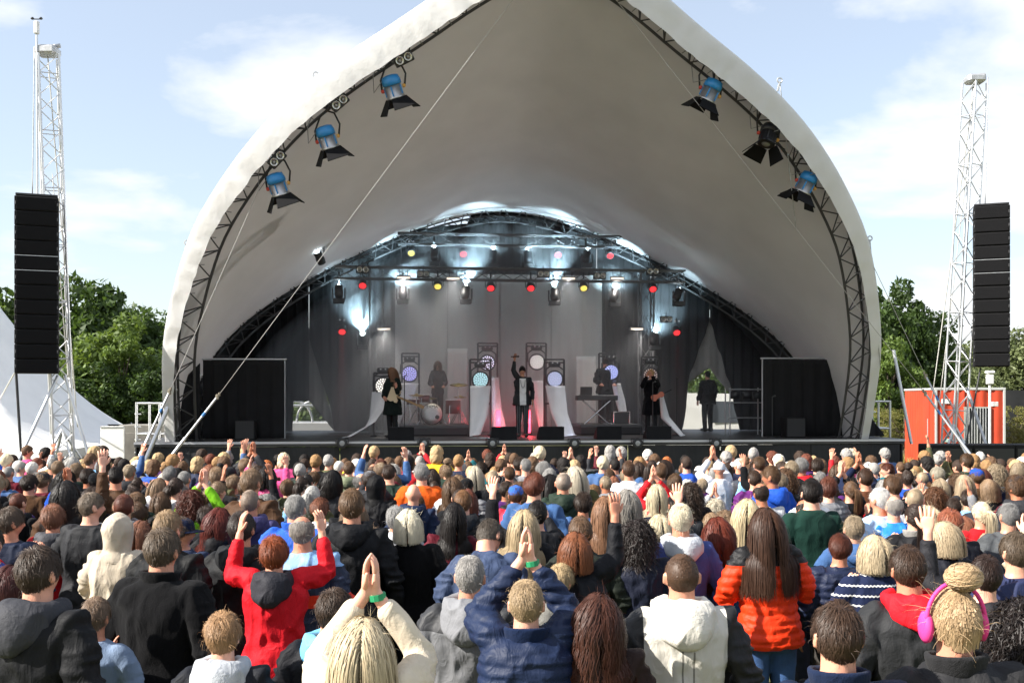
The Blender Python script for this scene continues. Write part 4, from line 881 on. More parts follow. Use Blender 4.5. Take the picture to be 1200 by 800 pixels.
for a_ in ((-25, 335, 50, 3.4, 4.6, 'dark', 'dark leafy tree rising behind the marquee roof'), (30, 345, 56, 3.2, 4.6, 'mid', 'mid green tree behind the tent side loudspeaker column'), (92, 322, 54, 3.6, 5.2, 'dark', 'tall dark tree beside the tent side lattice tower'), (140, 338, 58, 3.0, 4.6, 'open', 'loose crowned dark tree between tower and canopy'), (178, 372, 56, 2.6, 3.8, 'dark', 'dark tree tucked against the sunlit canopy edge'),
           (140, 382, 44, 2.3, 2.7, 'mid', 'bright green tree standing before the dark trees by the canopy'), (60, 420, 46, 2.0, 2.2, 'mid', 'small bright green tree showing under the tent side speakers'), (178, 425, 43, 1.5, 2.0, 'dark', 'small dark tree low beside the canopy edge'), (105, 425, 42, 1.7, 2.1, 'dark', 'small dark tree behind the white board'),
           (1040, 330, 56, 2.5, 4.4, 'dark', 'tall dark tree at the shaded canopy edge'), (1072, 352, 58, 2.2, 3.2, 'open', 'loose limbed dark tree above the field'), (1085, 398, 56, 1.9, 2.4, 'dark', 'low dark tree behind the cabin side stay ropes'), (1040, 405, 48, 1.7, 2.2, 'mid', 'bright green tree low beside the stage corner'),
           (1118, 405, 78, 3.0, 3.4, 'pale', 'pale willow like tree behind the cabin tower'), (1165, 398, 80, 3.6, 3.8, 'pale', 'broad pale tree behind the cabin side speakers'), (1206, 385, 78, 3.4, 4.0, 'pale', 'pale tree at the outer end of the fence'), (1140, 425, 66, 2.2, 2.4, 'pale', 'short pale tree just above the cabin roof'),
           (1192, 474, 38, 1.0, .85, 'gold', 'yellow green shrub beside the orange cabin'), (1176, 492, 37, .8, .7, 'gold', 'low yellow shrub at the cabin corner'), (1060, 478, 44, 1.0, .7, 'gold', 'yellowish shrub in the field beside the cabin'), (1030, 476, 46, 1.0, .8, 'gold', 'yellowish shrub behind the access frame'),
           (820, 400, 60, 2.6, 3.4, 'mid', 'green tree seen through the triangular opening'), (852, 430, 52, 2.0, 2.4, 'dark', 'dark green tree seen low in the triangular opening'), (368, 440, 55, 2.5, 3.0, 'mid', 'green tree seen through the wing opening above the trailer')): tree(*a_)
# tall dry grass in the field beyond the stage corner
def tall_grass():
    r = np.random.default_rng(3); n = 9000; x = r.uniform(13, 24, n); y = r.uniform(32, 48, n); h = r.uniform(.25, .75, n); a_ = r.uniform(0, 6.28, n); w = .03; dx_, dy_ = np.cos(a_) * w, np.sin(a_) * w; lx, ly = r.normal(0, .15, n), r.normal(0, .15, n); z = np.full(n, GZ - .03)
    V = np.stack([np.c_[x - dx_, y - dy_, z], np.c_[x + dx_, y + dy_, z], np.c_[x + lx + dx_ * .3, y + ly + dy_ * .3, z + h], np.c_[x + lx - dx_ * .3, y + ly - dy_ * .3, z + h]], 1).reshape(-1, 3)
    me = mesh_np('tall_grass', V, np.arange(n * 4).reshape(n, 4), [leaf_mat('dry_grass', (.30, .26, .09), (.3, .28, .1))]); t_ = me.attributes.new('tone', 'FLOAT', 'POINT'); t_.data.foreach_set('value', np.repeat(r.uniform(.6, 1.2, n), 4).astype(np.float32))
    tag(link('tall_grass', me), 'tall dry grass in the field behind the orange cabin', 'grass', kind='stuff')
tall_grass()
# ---------------------------------------------------------------- people: shared body, garment and hair meshes
HEADC = np.array([0, 0.0, 1.635]); PIV = np.array([0, -.012, 1.545])
def loft(C, U, V, ru, rv, n=18, p=2.0):
    """closed tube of super-ellipse rings with fan caps"""
    a = np.linspace(0, 2 * np.pi, n, endpoint=False); ca, sa = np.cos(a), np.sin(a)
    e = 2.0 / p; ca = np.sign(ca) * np.abs(ca) ** e; sa = np.sign(sa) * np.abs(sa) ** e
    C, U, V = (np.asarray(q, float) for q in (C, U, V)); ru = np.asarray(ru, float); rv = np.asarray(rv, float); k = len(C)
    P = C[:, None] + U[:, None] * (ru[:, None] * ca)[..., None] + V[:, None] * (rv[:, None] * sa)[..., None]
    Vv = np.concatenate([P.reshape(-1, 3), C[:1], C[-1:]]); F = []
    for r in range(k - 1):
        for i in range(n): F.append((r * n + i, r * n + (i + 1) % n, (r + 1) * n + (i + 1) % n, (r + 1) * n + i))
    for i in range(n): F.append((k * n, (i + 1) % n, i)); F.append((k * n + 1, (k - 1) * n + i, (k - 1) * n + (i + 1) % n))
    return Vv, F
def zloft(rings, n=20, p=2.0):
    r = np.array(rings, float); k = len(r)
    return loft(np.c_[np.zeros(k), r[:, 3] if r.shape[1] > 3 else np.zeros(k), r[:, 0]], np.tile([1., 0, 0], (k, 1)), np.tile([0, 1., 0], (k, 1)), r[:, 1], r[:, 2], n, p)
def limb(P, rad, n=12, sub=4):
    P = [np.array(p, float) for p in P]; pts = []; rr = []
    for i in range(len(P) - 1):
        for s in np.linspace(0, 1, sub, endpoint=False): pts.append(P[i] * (1 - s) + P[i + 1] * s); rr.append(rad[i] * (1 - s) + rad[i + 1] * s)
    pts.append(P[-1]); rr.append(rad[-1])
    d0 = (pts[0] - pts[1]); d0 /= np.linalg.norm(d0); d1 = pts[-1] - pts[-2]; d1 /= np.linalg.norm(d1)
    pts = [pts[0] + d0 * rr[0] * .8, pts[0] + d0 * rr[0] * .45] + pts + [pts[-1] + d1 * rr[-1] * .45, pts[-1] + d1 * rr[-1] * .8]
    rr = [rr[0] * .35, rr[0] * .8] + rr + [rr[-1] * .8, rr[-1] * .35]
    fr = frames(pts)
    return loft([f[0] for f in fr], [f[2] for f in fr], [f[3] for f in fr], rr, rr, n)
def head_vf():
    nt_, np_ = 34, 26; V = []; F = []
    for j in range(np_ + 1):
        ph = math.pi * j / np_
        for i in range(nt_):
            th = 2 * math.pi * i / nt_
            V.append((math.sin(ph) * math.sin(th), math.sin(ph) * math.cos(th), math.cos(ph)))
    for j in range(np_):
        for i in range(nt_): F.append((j * nt_ + i, j * nt_ + (i + 1) % nt_, (j + 1) * nt_ + (i + 1) % nt_, (j + 1) * nt_ + i))
    D = np.array(V); P = head_surface(D)
    x, y, z = P.T; f = (D[:, 1] > .2)
    y = y + f * .026 * np.exp(-(x / .013) ** 2 - ((z + .022) / .022) ** 2)
    y = y - f * .011 * np.exp(-((np.abs(x) - .031) / .014) ** 2 - ((z - .012) / .012) ** 2)
    y = y + f * .006 * np.exp(-(x / .022) ** 2 - ((z + .06) / .008) ** 2) + f * .008 * np.exp(-(x / .02) ** 2 - ((z + .1) / .014) ** 2)
    y = y + f * .005 * np.exp(-(np.abs(x) / .05) ** 2 - ((z - .03) / .008) ** 2)
    return np.c_[x, y, z], F
def head_surface(D):
    """skull shape: point for each unit direction, about the head's middle"""
    x, y, z = D[:, 0] * .0725, D[:, 1] * .093, D[:, 2] * .111
    dn = np.clip(-D[:, 2], 0, 1)
    x = x * (1 - .25 * dn ** 1.4); bk = (D[:, 1] < 0)
    y = np.where(bk, y * (1 - .38 * dn ** 1.2), y * (1 - .06 * dn))
    x = x * (1 + .04 * np.clip(D[:, 2], 0, 1) * (D[:, 1] < 0.2))
    return np.c_[x, y - .004, z]
ARMS = {  # elbow, wrist, finger direction, palm facing (right side, x > 0), shoulder lift
    'down': ((.275, -.03, 1.14), (.265, .09, .90), (0, .25, -1), (-1, 0, 0), 0),
    'clap': ((.285, .03, 1.17), (.052, .30, 1.30), (-.10, .45, .9), (-1, 0, 0), .005),
    'over': ((.215, .22, 1.55), (.021, .20, 1.82), (-.005, .10, 1), (-1, 0, 0), .05),
    'apart': ((.33, .15, 1.50), (.29, .20, 1.77), (-.15, .10, 1), (-.8, .5, 0), .045),
    'up': ((.27, .13, 1.58), (.27, .17, 1.86), (.0, .15, 1), (-.4, .9, 0), .06),
    'phone': ((.22, .26, 1.33), (.085, .37, 1.57), (-.35, .25, .8), (-.8, .6, 0), .02),
    'keys': ((.26, .08, 1.15), (.17, .38, 1.09), (0, 1, -.15), (0, 0, -1), 0),
    'strum': ((.31, -.05, 1.16), (.10, .25, 1.02), (-.8, .2, -.4), (0, -1, 0), 0),
    'fret': ((.30, .10, 1.12), (.40, .30, 1.22), (.2, .3, .6), (-1, 0, 0), 0),
    'mic': ((.235, .02, 1.66), (.21, .05, 1.92), (-.1, .25, .9), (-.5, .9, 0), .07)}
POSES = {  # right arm, left arm, head yaw, head pitch, torso bend
    'down': ('down', 'down', 0, 0, 0), 'down_turn': ('down', 'down', 38, 4, 0), 'down_side': ('down', 'down', 80, 0, 0),
    'clap': ('clap', 'clap', 0, 0, 0), 'clap_turn': ('clap', 'clap', 35, 0, 0), 'over': ('over', 'over', 0, -4, 0),
    'apart': ('apart', 'apart', 0, -4, 0), 'raise': ('up', 'down', 0, -3, 0), 'raise_turn': ('up', 'clap', 30, -3, 0),
    'phone': ('phone', 'phone', 0, 0, 0), 'bend': ('down', 'clap', 35, 30, 24), 'keys': ('keys', 'keys', 0, 22, 6),
    'strum': ('strum', 'fret', 25, 12, 0), 'mic': ('mic', 'down', 0, -2, 0)}
def rot_about(M, piv): return Matrix.Translation(Vector(piv)) @ M.to_4x4() @ Matrix.Translation(-Vector(piv))
def head_tf(pose):
    _, _, yw, pt, bd = POSES[pose]
    return rot_about(Matrix.Rotation(R(-bd), 3, 'X'), (0, 0, 1.0)) @ rot_about(Matrix.Rotation(R(-yw), 3, 'Z') @ Matrix.Rotation(R(-pt), 3, 'X'), PIV)
def torso_tf(pose): return rot_about(Matrix.Rotation(R(-POSES[pose][4]), 3, 'X'), (0, 0, 1.0))
def apply_tf(M, V): A = np.array(M); return np.asarray(V) @ A[:3, :3].T + A[:3, 3]
def arm_points(pose):
    out = []
    for side, key in ((1, POSES[pose][0]), (-1, POSES[pose][1])):
        e, w, fd, pn, lift = ARMS[key]; s = np.array([side, 1, 1.0])
        out.append((side, np.array((.178 - lift * .3, -.005 + lift * .5, 1.425 + lift)) * s, np.array(e) * s, np.array(w) * s, np.array(fd, float) * s, np.array(pn, float) * s))
    return out
def hand_vf(w, fd, pn, curl=.25, spread=.1):
    d = fd / np.linalg.norm(fd); n = pn - d * pn.dot(d); n /= np.linalg.norm(n); a = np.cross(d, n); a /= np.linalg.norm(a)
    palm = loft([w + d * t for t in (-.01, .015, .05, .085, .098)], [a] * 5, [n] * 5, [.026, .031, .042, .041, .034], [.020, .019, .016, .014, .009], 12, 2.6)
    fingers = []
    for k, (off, L) in enumerate(((-.032, .070), (-.011, .079), (.010, .074), (.030, .058))):
        p = w + d * .088 + a * off; q = d * math.cos(spread * (k - 1.5)) + a * math.sin(spread * (k - 1.5)); pts = [p]; ang = curl * .4
        for sg in (.45, .32, .23):
            dr = q * math.cos(ang) + n * math.sin(ang); pts.append(pts[-1] + dr * L * sg); ang += curl
        fingers.append(limb(pts, [.0105, .0095, .0085, .0065], 7, 1))
    th = w + d * .03 - a * .030; dr = d * .7 - a * .65 + n * .25; dr /= np.linalg.norm(dr)
    fingers.append(limb([th, th + dr * .034, th + dr * .034 + (dr * .6 + d * .5) * .032], [.0135, .0115, .0085], 7, 1))
    return palm, fingers

def join_vf(parts):
    V = []; F = []; b = 0
    for v, f in parts: V.append(np.asarray(v)); F += [tuple(i + b for i in q) for q in f]; b += len(v)
    return np.concatenate(V), F
def fuse(parts, voxel, smooth=3, dec=1.0, fac=.5):
    """one continuous skin round all the pieces"""
    V, F = join_vf(parts); me = mesh_np('tmp', V, F); o = bpy.data.objects.new('tmp', me); col.objects.link(o)
    rm = o.modifiers.new('r', 'REMESH'); rm.mode = 'VOXEL'; rm.voxel_size = voxel
    if smooth: sm = o.modifiers.new('s', 'SMOOTH'); sm.iterations = smooth; sm.factor = fac
    if dec < 1: dm = o.modifiers.new('d', 'DECIMATE'); dm.ratio = dec
    dg = bpy.context.evaluated_depsgraph_get(); ev = o.evaluated_get(dg); m = bpy.data.meshes.new_from_object(ev)
    bpy.data.objects.remove(o); bpy.data.meshes.remove(me)
    return m
def mesh_arrays(m):
    V = np.empty(len(m.vertices) * 3, np.float32); m.vertices.foreach_get('co', V)
    N = np.empty(len(m.vertices) * 3, np.float32); m.vertices.foreach_get('normal', N)
    return V.reshape(-1, 3).astype(float), N.reshape(-1, 3).astype(float)
def set_verts(m, V): m.vertices.foreach_set('co', np.asarray(V, np.float32).ravel()); m.update()
def shade(m, mats):
    m.materials.clear()
    for t in mats: m.materials.append(t)
    m.polygons.foreach_set('use_smooth', np.ones(len(m.polygons), dtype=bool)); m.update(); return m

SKIN = mat('skin', rough=.5, objcol=True, var=.10, vscale=22, bump=.05, bscale=120)
LIPS = mat('lips', (.36, .13, .11), .45); EYEW = mat('eye_dark', (.05, .035, .03), .3); BROW = mat('brow', (.05, .032, .02), .8)
TORSO = [(.80, .14, .10, 0), (.88, .168, .118, -.008), (.96, .168, .118, -.006), (1.06, .148, .105, 0), (1.16, .150, .106, 0), (1.28, .170, .115, 0), (1.37, .172, .105, -.005), (1.43, .150, .085, -.008), (1.475, .085, .066, -.010), (1.52, .060, .060, -.008), (1.58, .056, .058, -.002)]
_body = {}
def body_mesh(pose):
    if pose in _body: return _body[pose]
    Th, Tt = head_tf(pose), torso_tf(pose)
    hv, hf = head_vf(); hv = hv + HEADC
    ears = []
    for s in (-1, 1): ears.append(loft([np.array([s * (.0665 + t), -.004 - t * .5, 1.63]) for t in (0, .009, .016, .019)], [[0, 1, .25]] * 4, [[0, -.25, 1]] * 4, [.012, .017, .018, .012], [.022, .031, .033, .026], 12))
    up = [(apply_tf(Th, v), f) for v, f in [(hv, hf)] + ears]
    parts = [zloft(TORSO)]; fing = []
    for side, sh, el, wr, fd, pn in arm_points(pose):
        parts.append(limb([sh, el, wr], [.046, .039, .028], 12)); palm, fg = hand_vf(wr, fd, pn); parts.append(palm); fing += fg
    for s in (-1, 1):
        parts.append(limb([(s * .085, 0, .88), (s * .095, .01, .49), (s * .10, -.02, .09)], [.088, .056, .036], 12))
        parts.append(loft([np.array([s * .105, y, .045]) for y in (-.075, -.05, .0, .08, .14, .165)], [[1, 0, 0]] * 6, [[0, 0, 1]] * 6, [.02, .034, .036, .045, .04, .02], [.02, .04, .045, .035, .026, .014], 10))
    parts = [(apply_tf(Tt, v) if i < 5 else v, f) for i, (v, f) in enumerate(parts)]
    nk = limb([apply_tf(Tt, np.array([[0, -.012, 1.45]]))[0], apply_tf(Th, np.array([[0, -.008, 1.60]]))[0]], [.062, .056], 14)
    m = fuse(parts + up + [nk], .0085, 2, .42, .4)
    V, N = mesh_arrays(m); inv = Th.inverted(); H = apply_tf(inv, V) - HEADC
    c = np.empty(len(m.polygons) * 3, np.float32); m.polygons.foreach_get('center', c); c = apply_tf(inv, c.reshape(-1, 3)) - HEADC
    fm = np.zeros(len(c), int); fr = c[:, 1] > .05
    fm[fr & (np.abs(c[:, 2] + .06) < .010) & (np.abs(c[:, 0]) < .025)] = 1
    fm[fr & (np.hypot((np.abs(c[:, 0]) - .031) / .014, (c[:, 2] - .012) / .007) < 1)] = 2
    fm[fr & (np.hypot((np.abs(c[:, 0]) - .032) / .022, (c[:, 2] - .034) / .006) < 1)] = 3
    m.polygons.foreach_set('material_index', fm.astype(np.int32))
    # fingers keep their own edges
    fv, ff = join_vf(fing); fv = apply_tf(Tt, fv)
    Vb = V; Fb = [tuple(p.vertices) for p in m.polygons]; n0 = len(Vb)
    out = mesh_np('body', np.concatenate([Vb, fv]), Fb + [tuple(i + n0 for i in f) for f in ff], [SKIN, LIPS, EYEW, BROW], np.r_[fm, np.zeros(len(ff), int)], True)
    bpy.data.meshes.remove(m); out.name = 'body_' + pose; _body[pose] = out
    return out

# ---- garments
def fabric(name, rough, bump, bscale, sheen=.0, spec=.4, var=.12, vs_=6):
    m = mat(name, rough=rough, bump=bump, bscale=bscale, objcol=True, sheen=sheen, spec=spec, var=var, vscale=vs_); creases(m); return m
def creases(m, strength=.28):
    """sharp cloth creases on top of the fine weave"""
    t = m.node_tree; b = t.nodes['Principled BSDF']; tcn = t.nodes.new('ShaderNodeTexCoord'); mp = t.nodes.new('ShaderNodeMapping'); mp.inputs['Scale'].default_value = (1, 1, .55)
    t.links.new(tcn.outputs['Object'], mp.inputs[0]); n = t.nodes.new('ShaderNodeTexNoise'); n.inputs['Scale'].default_value = 11; n.inputs['Detail'].default_value = 3; n.inputs['Distortion'].default_value = .9
    t.links.new(mp.outputs[0], n.inputs['Vector'])
    a = t.nodes.new('ShaderNodeMath'); a.operation = 'SUBTRACT'; a.inputs[1].default_value = .5; t.links.new(n.outputs['Fac'], a.inputs[0]); ab = t.nodes.new('ShaderNodeMath'); ab.operation = 'ABSOLUTE'; t.links.new(a.outputs[0], ab.inputs[0])
    bp = t.nodes.new('ShaderNodeBump'); bp.inputs['Strength'].default_value = strength; bp.inputs['Distance'].default_value = -.06; t.links.new(ab.outputs[0], bp.inputs['Height'])
    old = b.inputs['Normal'].links
    if old: t.links.new(old[0].from_socket, bp.inputs['Normal'])
    t.links.new(bp.outputs[0], b.inputs['Normal'])
SHELL = fabric('nylon_shell', .66, .12, 90, spec=.15); WOOL = fabric('wool_cloth', .92, .35, 220, .04, .1); KNIT = fabric('knit_cloth', .88, .4, 170, .04, .12); PUFF = fabric('puffer_nylon', .58, .1, 70, spec=.25)
DENIM = mat('trouser_cloth', rough=.85, objcol=True, var=.3, vscale=9, bump=.3, bscale=150)
SHOE = mat('shoe_leather', (.03, .028, .026), .5, var=.3)
GAR = {  # extra girth, sleeve radii, hem height, hem flare, wrinkle size, voxel
    'shell': (.040, (.076, .062, .046), .80, .03, .027, .0115), 'coat': (.042, (.082, .070, .054), .58, .05, .019, .0125),
    'puffer': (.048, (.090, .080, .056), .82, .01, .004, .0115), 'knit': (.024, (.070, .060, .042), .84, .01, .014, .0115)}
_gar = {}
def garment_mesh(kind, pose, lo=False):
    key = (kind, pose.replace('_turn', '').replace('_side', '') if pose not in ('raise_turn',) else pose)
    if key in _gar: return _gar[key]
    pose = key[1]; g, sl, hem, flare, wr_, vox = GAR[kind]; Tt = torso_tf(pose)
    rings = [(z, w + g, d + g, y) for z, w, d, y in TORSO if 1.0 < z < 1.45] + [(1.485, .098, .082, -.012), (1.50, .080, .074, -.012)]
    low = [(hem, .175 + g + flare, .128 + g + flare, -.006), (hem + .03, .18 + g + flare * .9, .13 + g + flare * .9, -.006), (.96, .172 + g + flare * .3, .124 + g + flare * .3, -.005)]
    if kind == 'puffer': low[0] = (hem, .16 + g, .115 + g, -.006)
    parts = [zloft(low + rings, 24, 2.25)]
    for side, sh, el, w, fd, pn in arm_points(pose):
        e = el + (el - (sh + w) / 2) * .06; cuff = w + (e - w) * (.24 if w[2] > 1.7 else .06)
        parts.append(limb([sh + np.array([-.02 * side, 0, .0]), sh * .5 + e * .5, e, cuff], [sl[0] * 1.02, sl[0] * .98, sl[1], sl[2]], 14))
    parts = [(apply_tf(Tt, v), f) for v, f in parts]
    m = fuse(parts, vox, 4); V, N = mesh_arrays(m)
    sd = hash(key) % 97 if False else (len(kind) * 7 + sum(map(ord, pose)) % 53)
    Q = V + .06 * np.c_[vnoise(V * 5, sd), vnoise(V * 5, sd + 1), vnoise(V * 5, sd + 2)]
    if kind == 'puffer':
        dd = -.008 * np.abs(np.cos(np.pi * (V[:, 2] + .008 * (vnoise(V * 9, sd) - .5)) / .062)) ** 5 + .012 * (ridge(Q * [14, 14, 26], sd) ** 2 - .4)
    else:
        f1 = ridge(Q * [7, 7, 3.2] + 3, sd); f2 = ridge(Q * [13, 13, 9], sd + 5); f3 = vnoise(Q * [26, 26, 20], sd + 9)
        arm = np.clip((np.abs(V[:, 0]) - .2) / .06, 0, 1)
        f4 = ridge(np.c_[Q[:, 0] * 9, Q[:, 1] * 9, Q[:, 2] * 22], sd + 3)
        dd = wr_ * ((f1 ** 3 - .35) * 1.1 * (1 - .4 * arm) + (f2 ** 2 - .4) * .6 + (f3 - .5) * .35 + (f4 ** 2 - .4) * 1.0 * arm)
        dd = dd * np.clip((1.52 - V[:, 2]) / .05 + .4 * arm, .3, 1)
    set_verts(m, V + N * dd[:, None])
    shade(m, [{'shell': SHELL, 'coat': WOOL, 'puffer': PUFF, 'knit': KNIT}[kind]]); m.name = kind + '_garment'; _gar[key] = m
    return m
_misc = {}
def trousers_mesh():
    if 'tr' not in _misc:
        parts = [zloft([(.80, .17, .125, 0), (.88, .182, .13, -.008), (.96, .178, .125, -.006), (1.02, .165, .118, 0)])]
        for s in (-1, 1): parts.append(limb([(s * .088, 0, .86), (s * .098, .012, .49), (s * .102, -.015, .07)], [.102, .075, .062], 14))
        m = fuse(parts, .016, 3); V, N = mesh_arrays(m); set_verts(m, V + N * (.010 * (ridge(V * [8, 8, 14], 4) - .5))[:, None]); _misc['tr'] = shade(m, [DENIM])
    return _misc['tr']
def shoes_mesh():
    if 'sh' not in _misc:
        ps = []
        for s in (-1, 1): ps.append(loft([np.array([s * .105, y, .05]) for y in (-.09, -.075, -.02, .08, .155, .185)], [[1, 0, 0]] * 6, [[0, 0, 1]] * 6, [.03, .042, .045, .052, .046, .02], [.035, .05, .052, .045, .035, .02], 12, 2.6))
        V, F = join_vf(ps); _misc['sh'] = mesh_np('footwear', V, F, [SHOE], smooth=True)
    return _misc['sh']
def hood_mesh(big=False):
    key = 'hood_big' if big else 'hood'
    if key not in _misc:
        th = np.linspace(-150, 150, 25); C = []; ru = []; rv = []; U = []; Vv = []
        for t in th:
            b = math.cos(R(t)) * .5 + .5; b = b ** 1.3                      # 1 at the back
            a = R(t); out = np.array([math.sin(a), -math.cos(a), 0])
            C.append(out * np.array([.105 + .012 * b, .092 + .055 * b, 0]) + np.array([0, -.012, 1.505 - (.075 if big else .055) * b]))
            ru.append(.022 + (.034 if big else .026) * b); rv.append(.030 + (.095 if big else .062) * b ** 1.6)
            tilt = .28 * b; U.append(out * math.cos(tilt) + np.array([0, 0, math.sin(tilt)])); Vv.append(-out * math.sin(tilt) + np.array([0, 0, math.cos(tilt)]))
        m = fuse([loft(C, U, Vv, ru, rv, 14)], .009, 3); V, N = mesh_arrays(m)
        dd = .016 * (ridge(V * [14, 14, 9] + 2, 8) ** 2 - .4) + .008 * (vnoise(V * 22, 3) - .5)
        set_verts(m, V + N * dd[:, None]); _misc[key] = shade(m, [SHELL])
    return _misc[key]
def collar_mesh():
    if 'col' not in _misc:
        th = np.linspace(-160, 160, 25); C = []; U = []; Vv = []; ru = []; rv = []
        for t in th:
            a = R(t); out = np.array([math.sin(a), -math.cos(a), 0]); C.append(out * np.array([.088, .080, 0]) + np.array([0, -.014, 1.50])); U.append(out); Vv.append(np.array([0, 0, 1.0]) + out * .25); ru.append(.013); rv.append(.036 + .008 * math.cos(a))
        m = fuse([loft(C, U, Vv, ru, rv, 10, 3)], .0075, 2); V, N = mesh_arrays(m); set_verts(m, V + N * (.005 * (vnoise(V * 24, 1) - .5))[:, None]); _misc['col'] = shade(m, [WOOL])
    return _misc['col']
def hoodup_mesh():
    if 'hup' not in _misc:
        r = [(1.40, .15, .12, -.02), (1.44, .13, .115, -.02), (1.50, .10, .10, -.022), (1.56, .105, .118, -.02), (1.64, .112, .128, -.022), (1.70, .105, .12, -.025), (1.745, .08, .095, -.03), (1.775, .04, .055, -.035), (1.785, .012, .018, -.036)]
        m = fuse([zloft(r, 22)], .010, 3); V, N = mesh_arrays(m); dd = .014 * (ridge(V * [12, 12, 7], 2) ** 2 - .4) + .006 * (vnoise(V * 24, 3) - .5); set_verts(m, V + N * dd[:, None]); _misc['hup'] = shade(m, [SHELL])
    return _misc['hup']
def cap_mesh():
    if 'cap' not in _misc:
        mb = MB(); pr = [(.088, -.0), (.089, .03), (.084, .06), (.070, .085), (.045, .102), (.018, .109), (.006, .111)]
        V = []; F = []; n = 26
        for r, h in pr:
            for i in range(n): a = 2 * math.pi * i / n; V.append((r * math.cos(a) * .96, r * math.sin(a) * 1.17 - .004, 1.648 + h))
        for k in range(len(pr) - 1):
            for i in range(n): F.append((k * n + i, k * n + (i + 1) % n, (k + 1) * n + (i + 1) % n, (k + 1) * n + i))
        F.append(tuple(range((len(pr) - 1) * n, len(pr) * n))); mb.add(V, F)
        _misc['cap'] = mesh_np('cap', mb.V, mb.F, [WOOL], smooth=True)
        V = []; F = []
        for i in range(13):
            a = R(25 + 130 * i / 12); x0, y0 = math.cos(a) * .082, math.sin(a) * .10
            for k, s in enumerate((0, 1)):
                e = s * (.075 * math.sin((a - R(25)) / R(130) * math.pi) ** .6); zz = 1.655 - .012 * s - .10 * x0 * x0 * 10 * s * .15
                V.append((x0 * (1 + .1 * s), y0 + e, zz)); V.append((x0 * (1 + .1 * s), y0 + e, zz - .005))
        for i in range(12):
            b = i * 4; F += [(b, b + 2, b + 6, b + 4), (b + 1, b + 5, b + 7, b + 3), (b + 2, b + 3, b + 7, b + 6)]
        _misc['visor'] = mesh_np('visor', V, F, [WOOL], smooth=True)
    return _misc['cap'], _misc['visor']

# ---- hair: a close cap over the scalp and many strands, built about the head
HAIRM = None
def hair_mat():
    m = bpy.data.materials.new('hair'); m.use_nodes = True; t = m.node_tree; b = t.nodes['Principled BSDF']
    b.inputs['Roughness'].default_value = .5; b.inputs['Specular IOR Level'].default_value = .28
    oi = t.nodes.new('ShaderNodeObjectInfo'); an = t.nodes.new('ShaderNodeAttribute'); an.attribute_name = 'tone'
    mm = t.nodes.new('ShaderNodeVectorMath'); mm.operation = 'SCALE'; t.links.new(oi.outputs['Color'], mm.inputs[0]); t.links.new(an.outputs['Fac'], mm.inputs['Scale'])
    t.links.new(mm.outputs[0], b.inputs['Base Color']); return m
HAIRM = hair_mat()
def scalp_dirs(n, r, line=0.0, top=True):
    """random directions on the haired scalp; line shifts the front hairline back"""
    out = []
    while len(out) < n:
        d = r.normal(size=(n * 3, 3)); d /= np.linalg.norm(d, axis=1)[:, None]
        f = d[:, 1]; lim = np.where(f > 0, .52 * f ** 1.2 - .10 * (1 - f) + line * f, -.10 - .62 * (-f) ** .9)
        if not top: keep = (d[:, 2] > lim) & (d[:, 2] < .55 - .25 * d[:, 1])
        else: keep = d[:, 2] > lim
        out += list(d[keep])
    return np.array(out[:n])
def ribbons(paths, width, tone, r, taper=.35, twist=.35):
    """paths (n,k,3) -> flat tapering strands facing away from the head"""
    n, k, _ = paths.shape; T = np.gradient(paths, axis=1); T /= np.linalg.norm(T, axis=2)[..., None] + 1e-9
    O = paths - np.array([0, 0, 1.60]); O[..., 2] *= .3; O /= np.linalg.norm(O, axis=2)[..., None] + 1e-9
    S = np.cross(T, O); S /= np.linalg.norm(S, axis=2)[..., None] + 1e-9
    tw = r.normal(0, twist, (n, 1, 1)); S = S * np.cos(tw) + O * np.sin(tw)
    w = width * r.uniform(.6, 1.3, (n, 1, 1)) * np.linspace(1, taper, k)[None, :, None]
    A = paths - S * w / 2; B = paths + S * w / 2
    V = np.stack([A, B], 2).reshape(-1, 3)
    i = (np.arange(n)[:, None] * k + np.arange(k - 1)[None]) * 2
    F = np.stack([i, i + 1, i + 3, i + 2], -1).reshape(-1, 4)
    tn = np.repeat(tone, 2 * k)
    return V, F, tn
def cap_vf(infl, line=0.0, top=True, tone=.7):
    nt_, np_ = 36, 26; D = []; 
    for j in range(np_ + 1):
        ph = math.pi * j / np_
        for i in range(nt_): th = 2 * math.pi * i / nt_; D.append((math.sin(ph) * math.sin(th), math.sin(ph) * math.cos(th), math.cos(ph)))
    D = np.array(D); f = D[:, 1]
    lim = np.where(f > 0, .52 * np.abs(f) ** 1.2 - .10 * (1 - f) + line * f, -.10 - .62 * np.abs(f) ** .9)
    keep = D[:, 2] > lim - .06
    if not top: keep &= D[:, 2] < .6 - .25 * D[:, 1]
    V = head_surface(D) + D * (infl * np.interp(D[:, 2], [-.7, -.1, .5], [.3, .65, 1]))[:, None] + HEADC; F = []
    for j in range(np_):
        for i in range(nt_):
            q = (j * nt_ + i, j * nt_ + (i + 1) % nt_, (j + 1) * nt_ + (i + 1) % nt_, (j + 1) * nt_ + i)
            if sum(keep[list(q)]) >= 3: F.append(q)
    return V, np.array(F), np.full(len(V), tone)
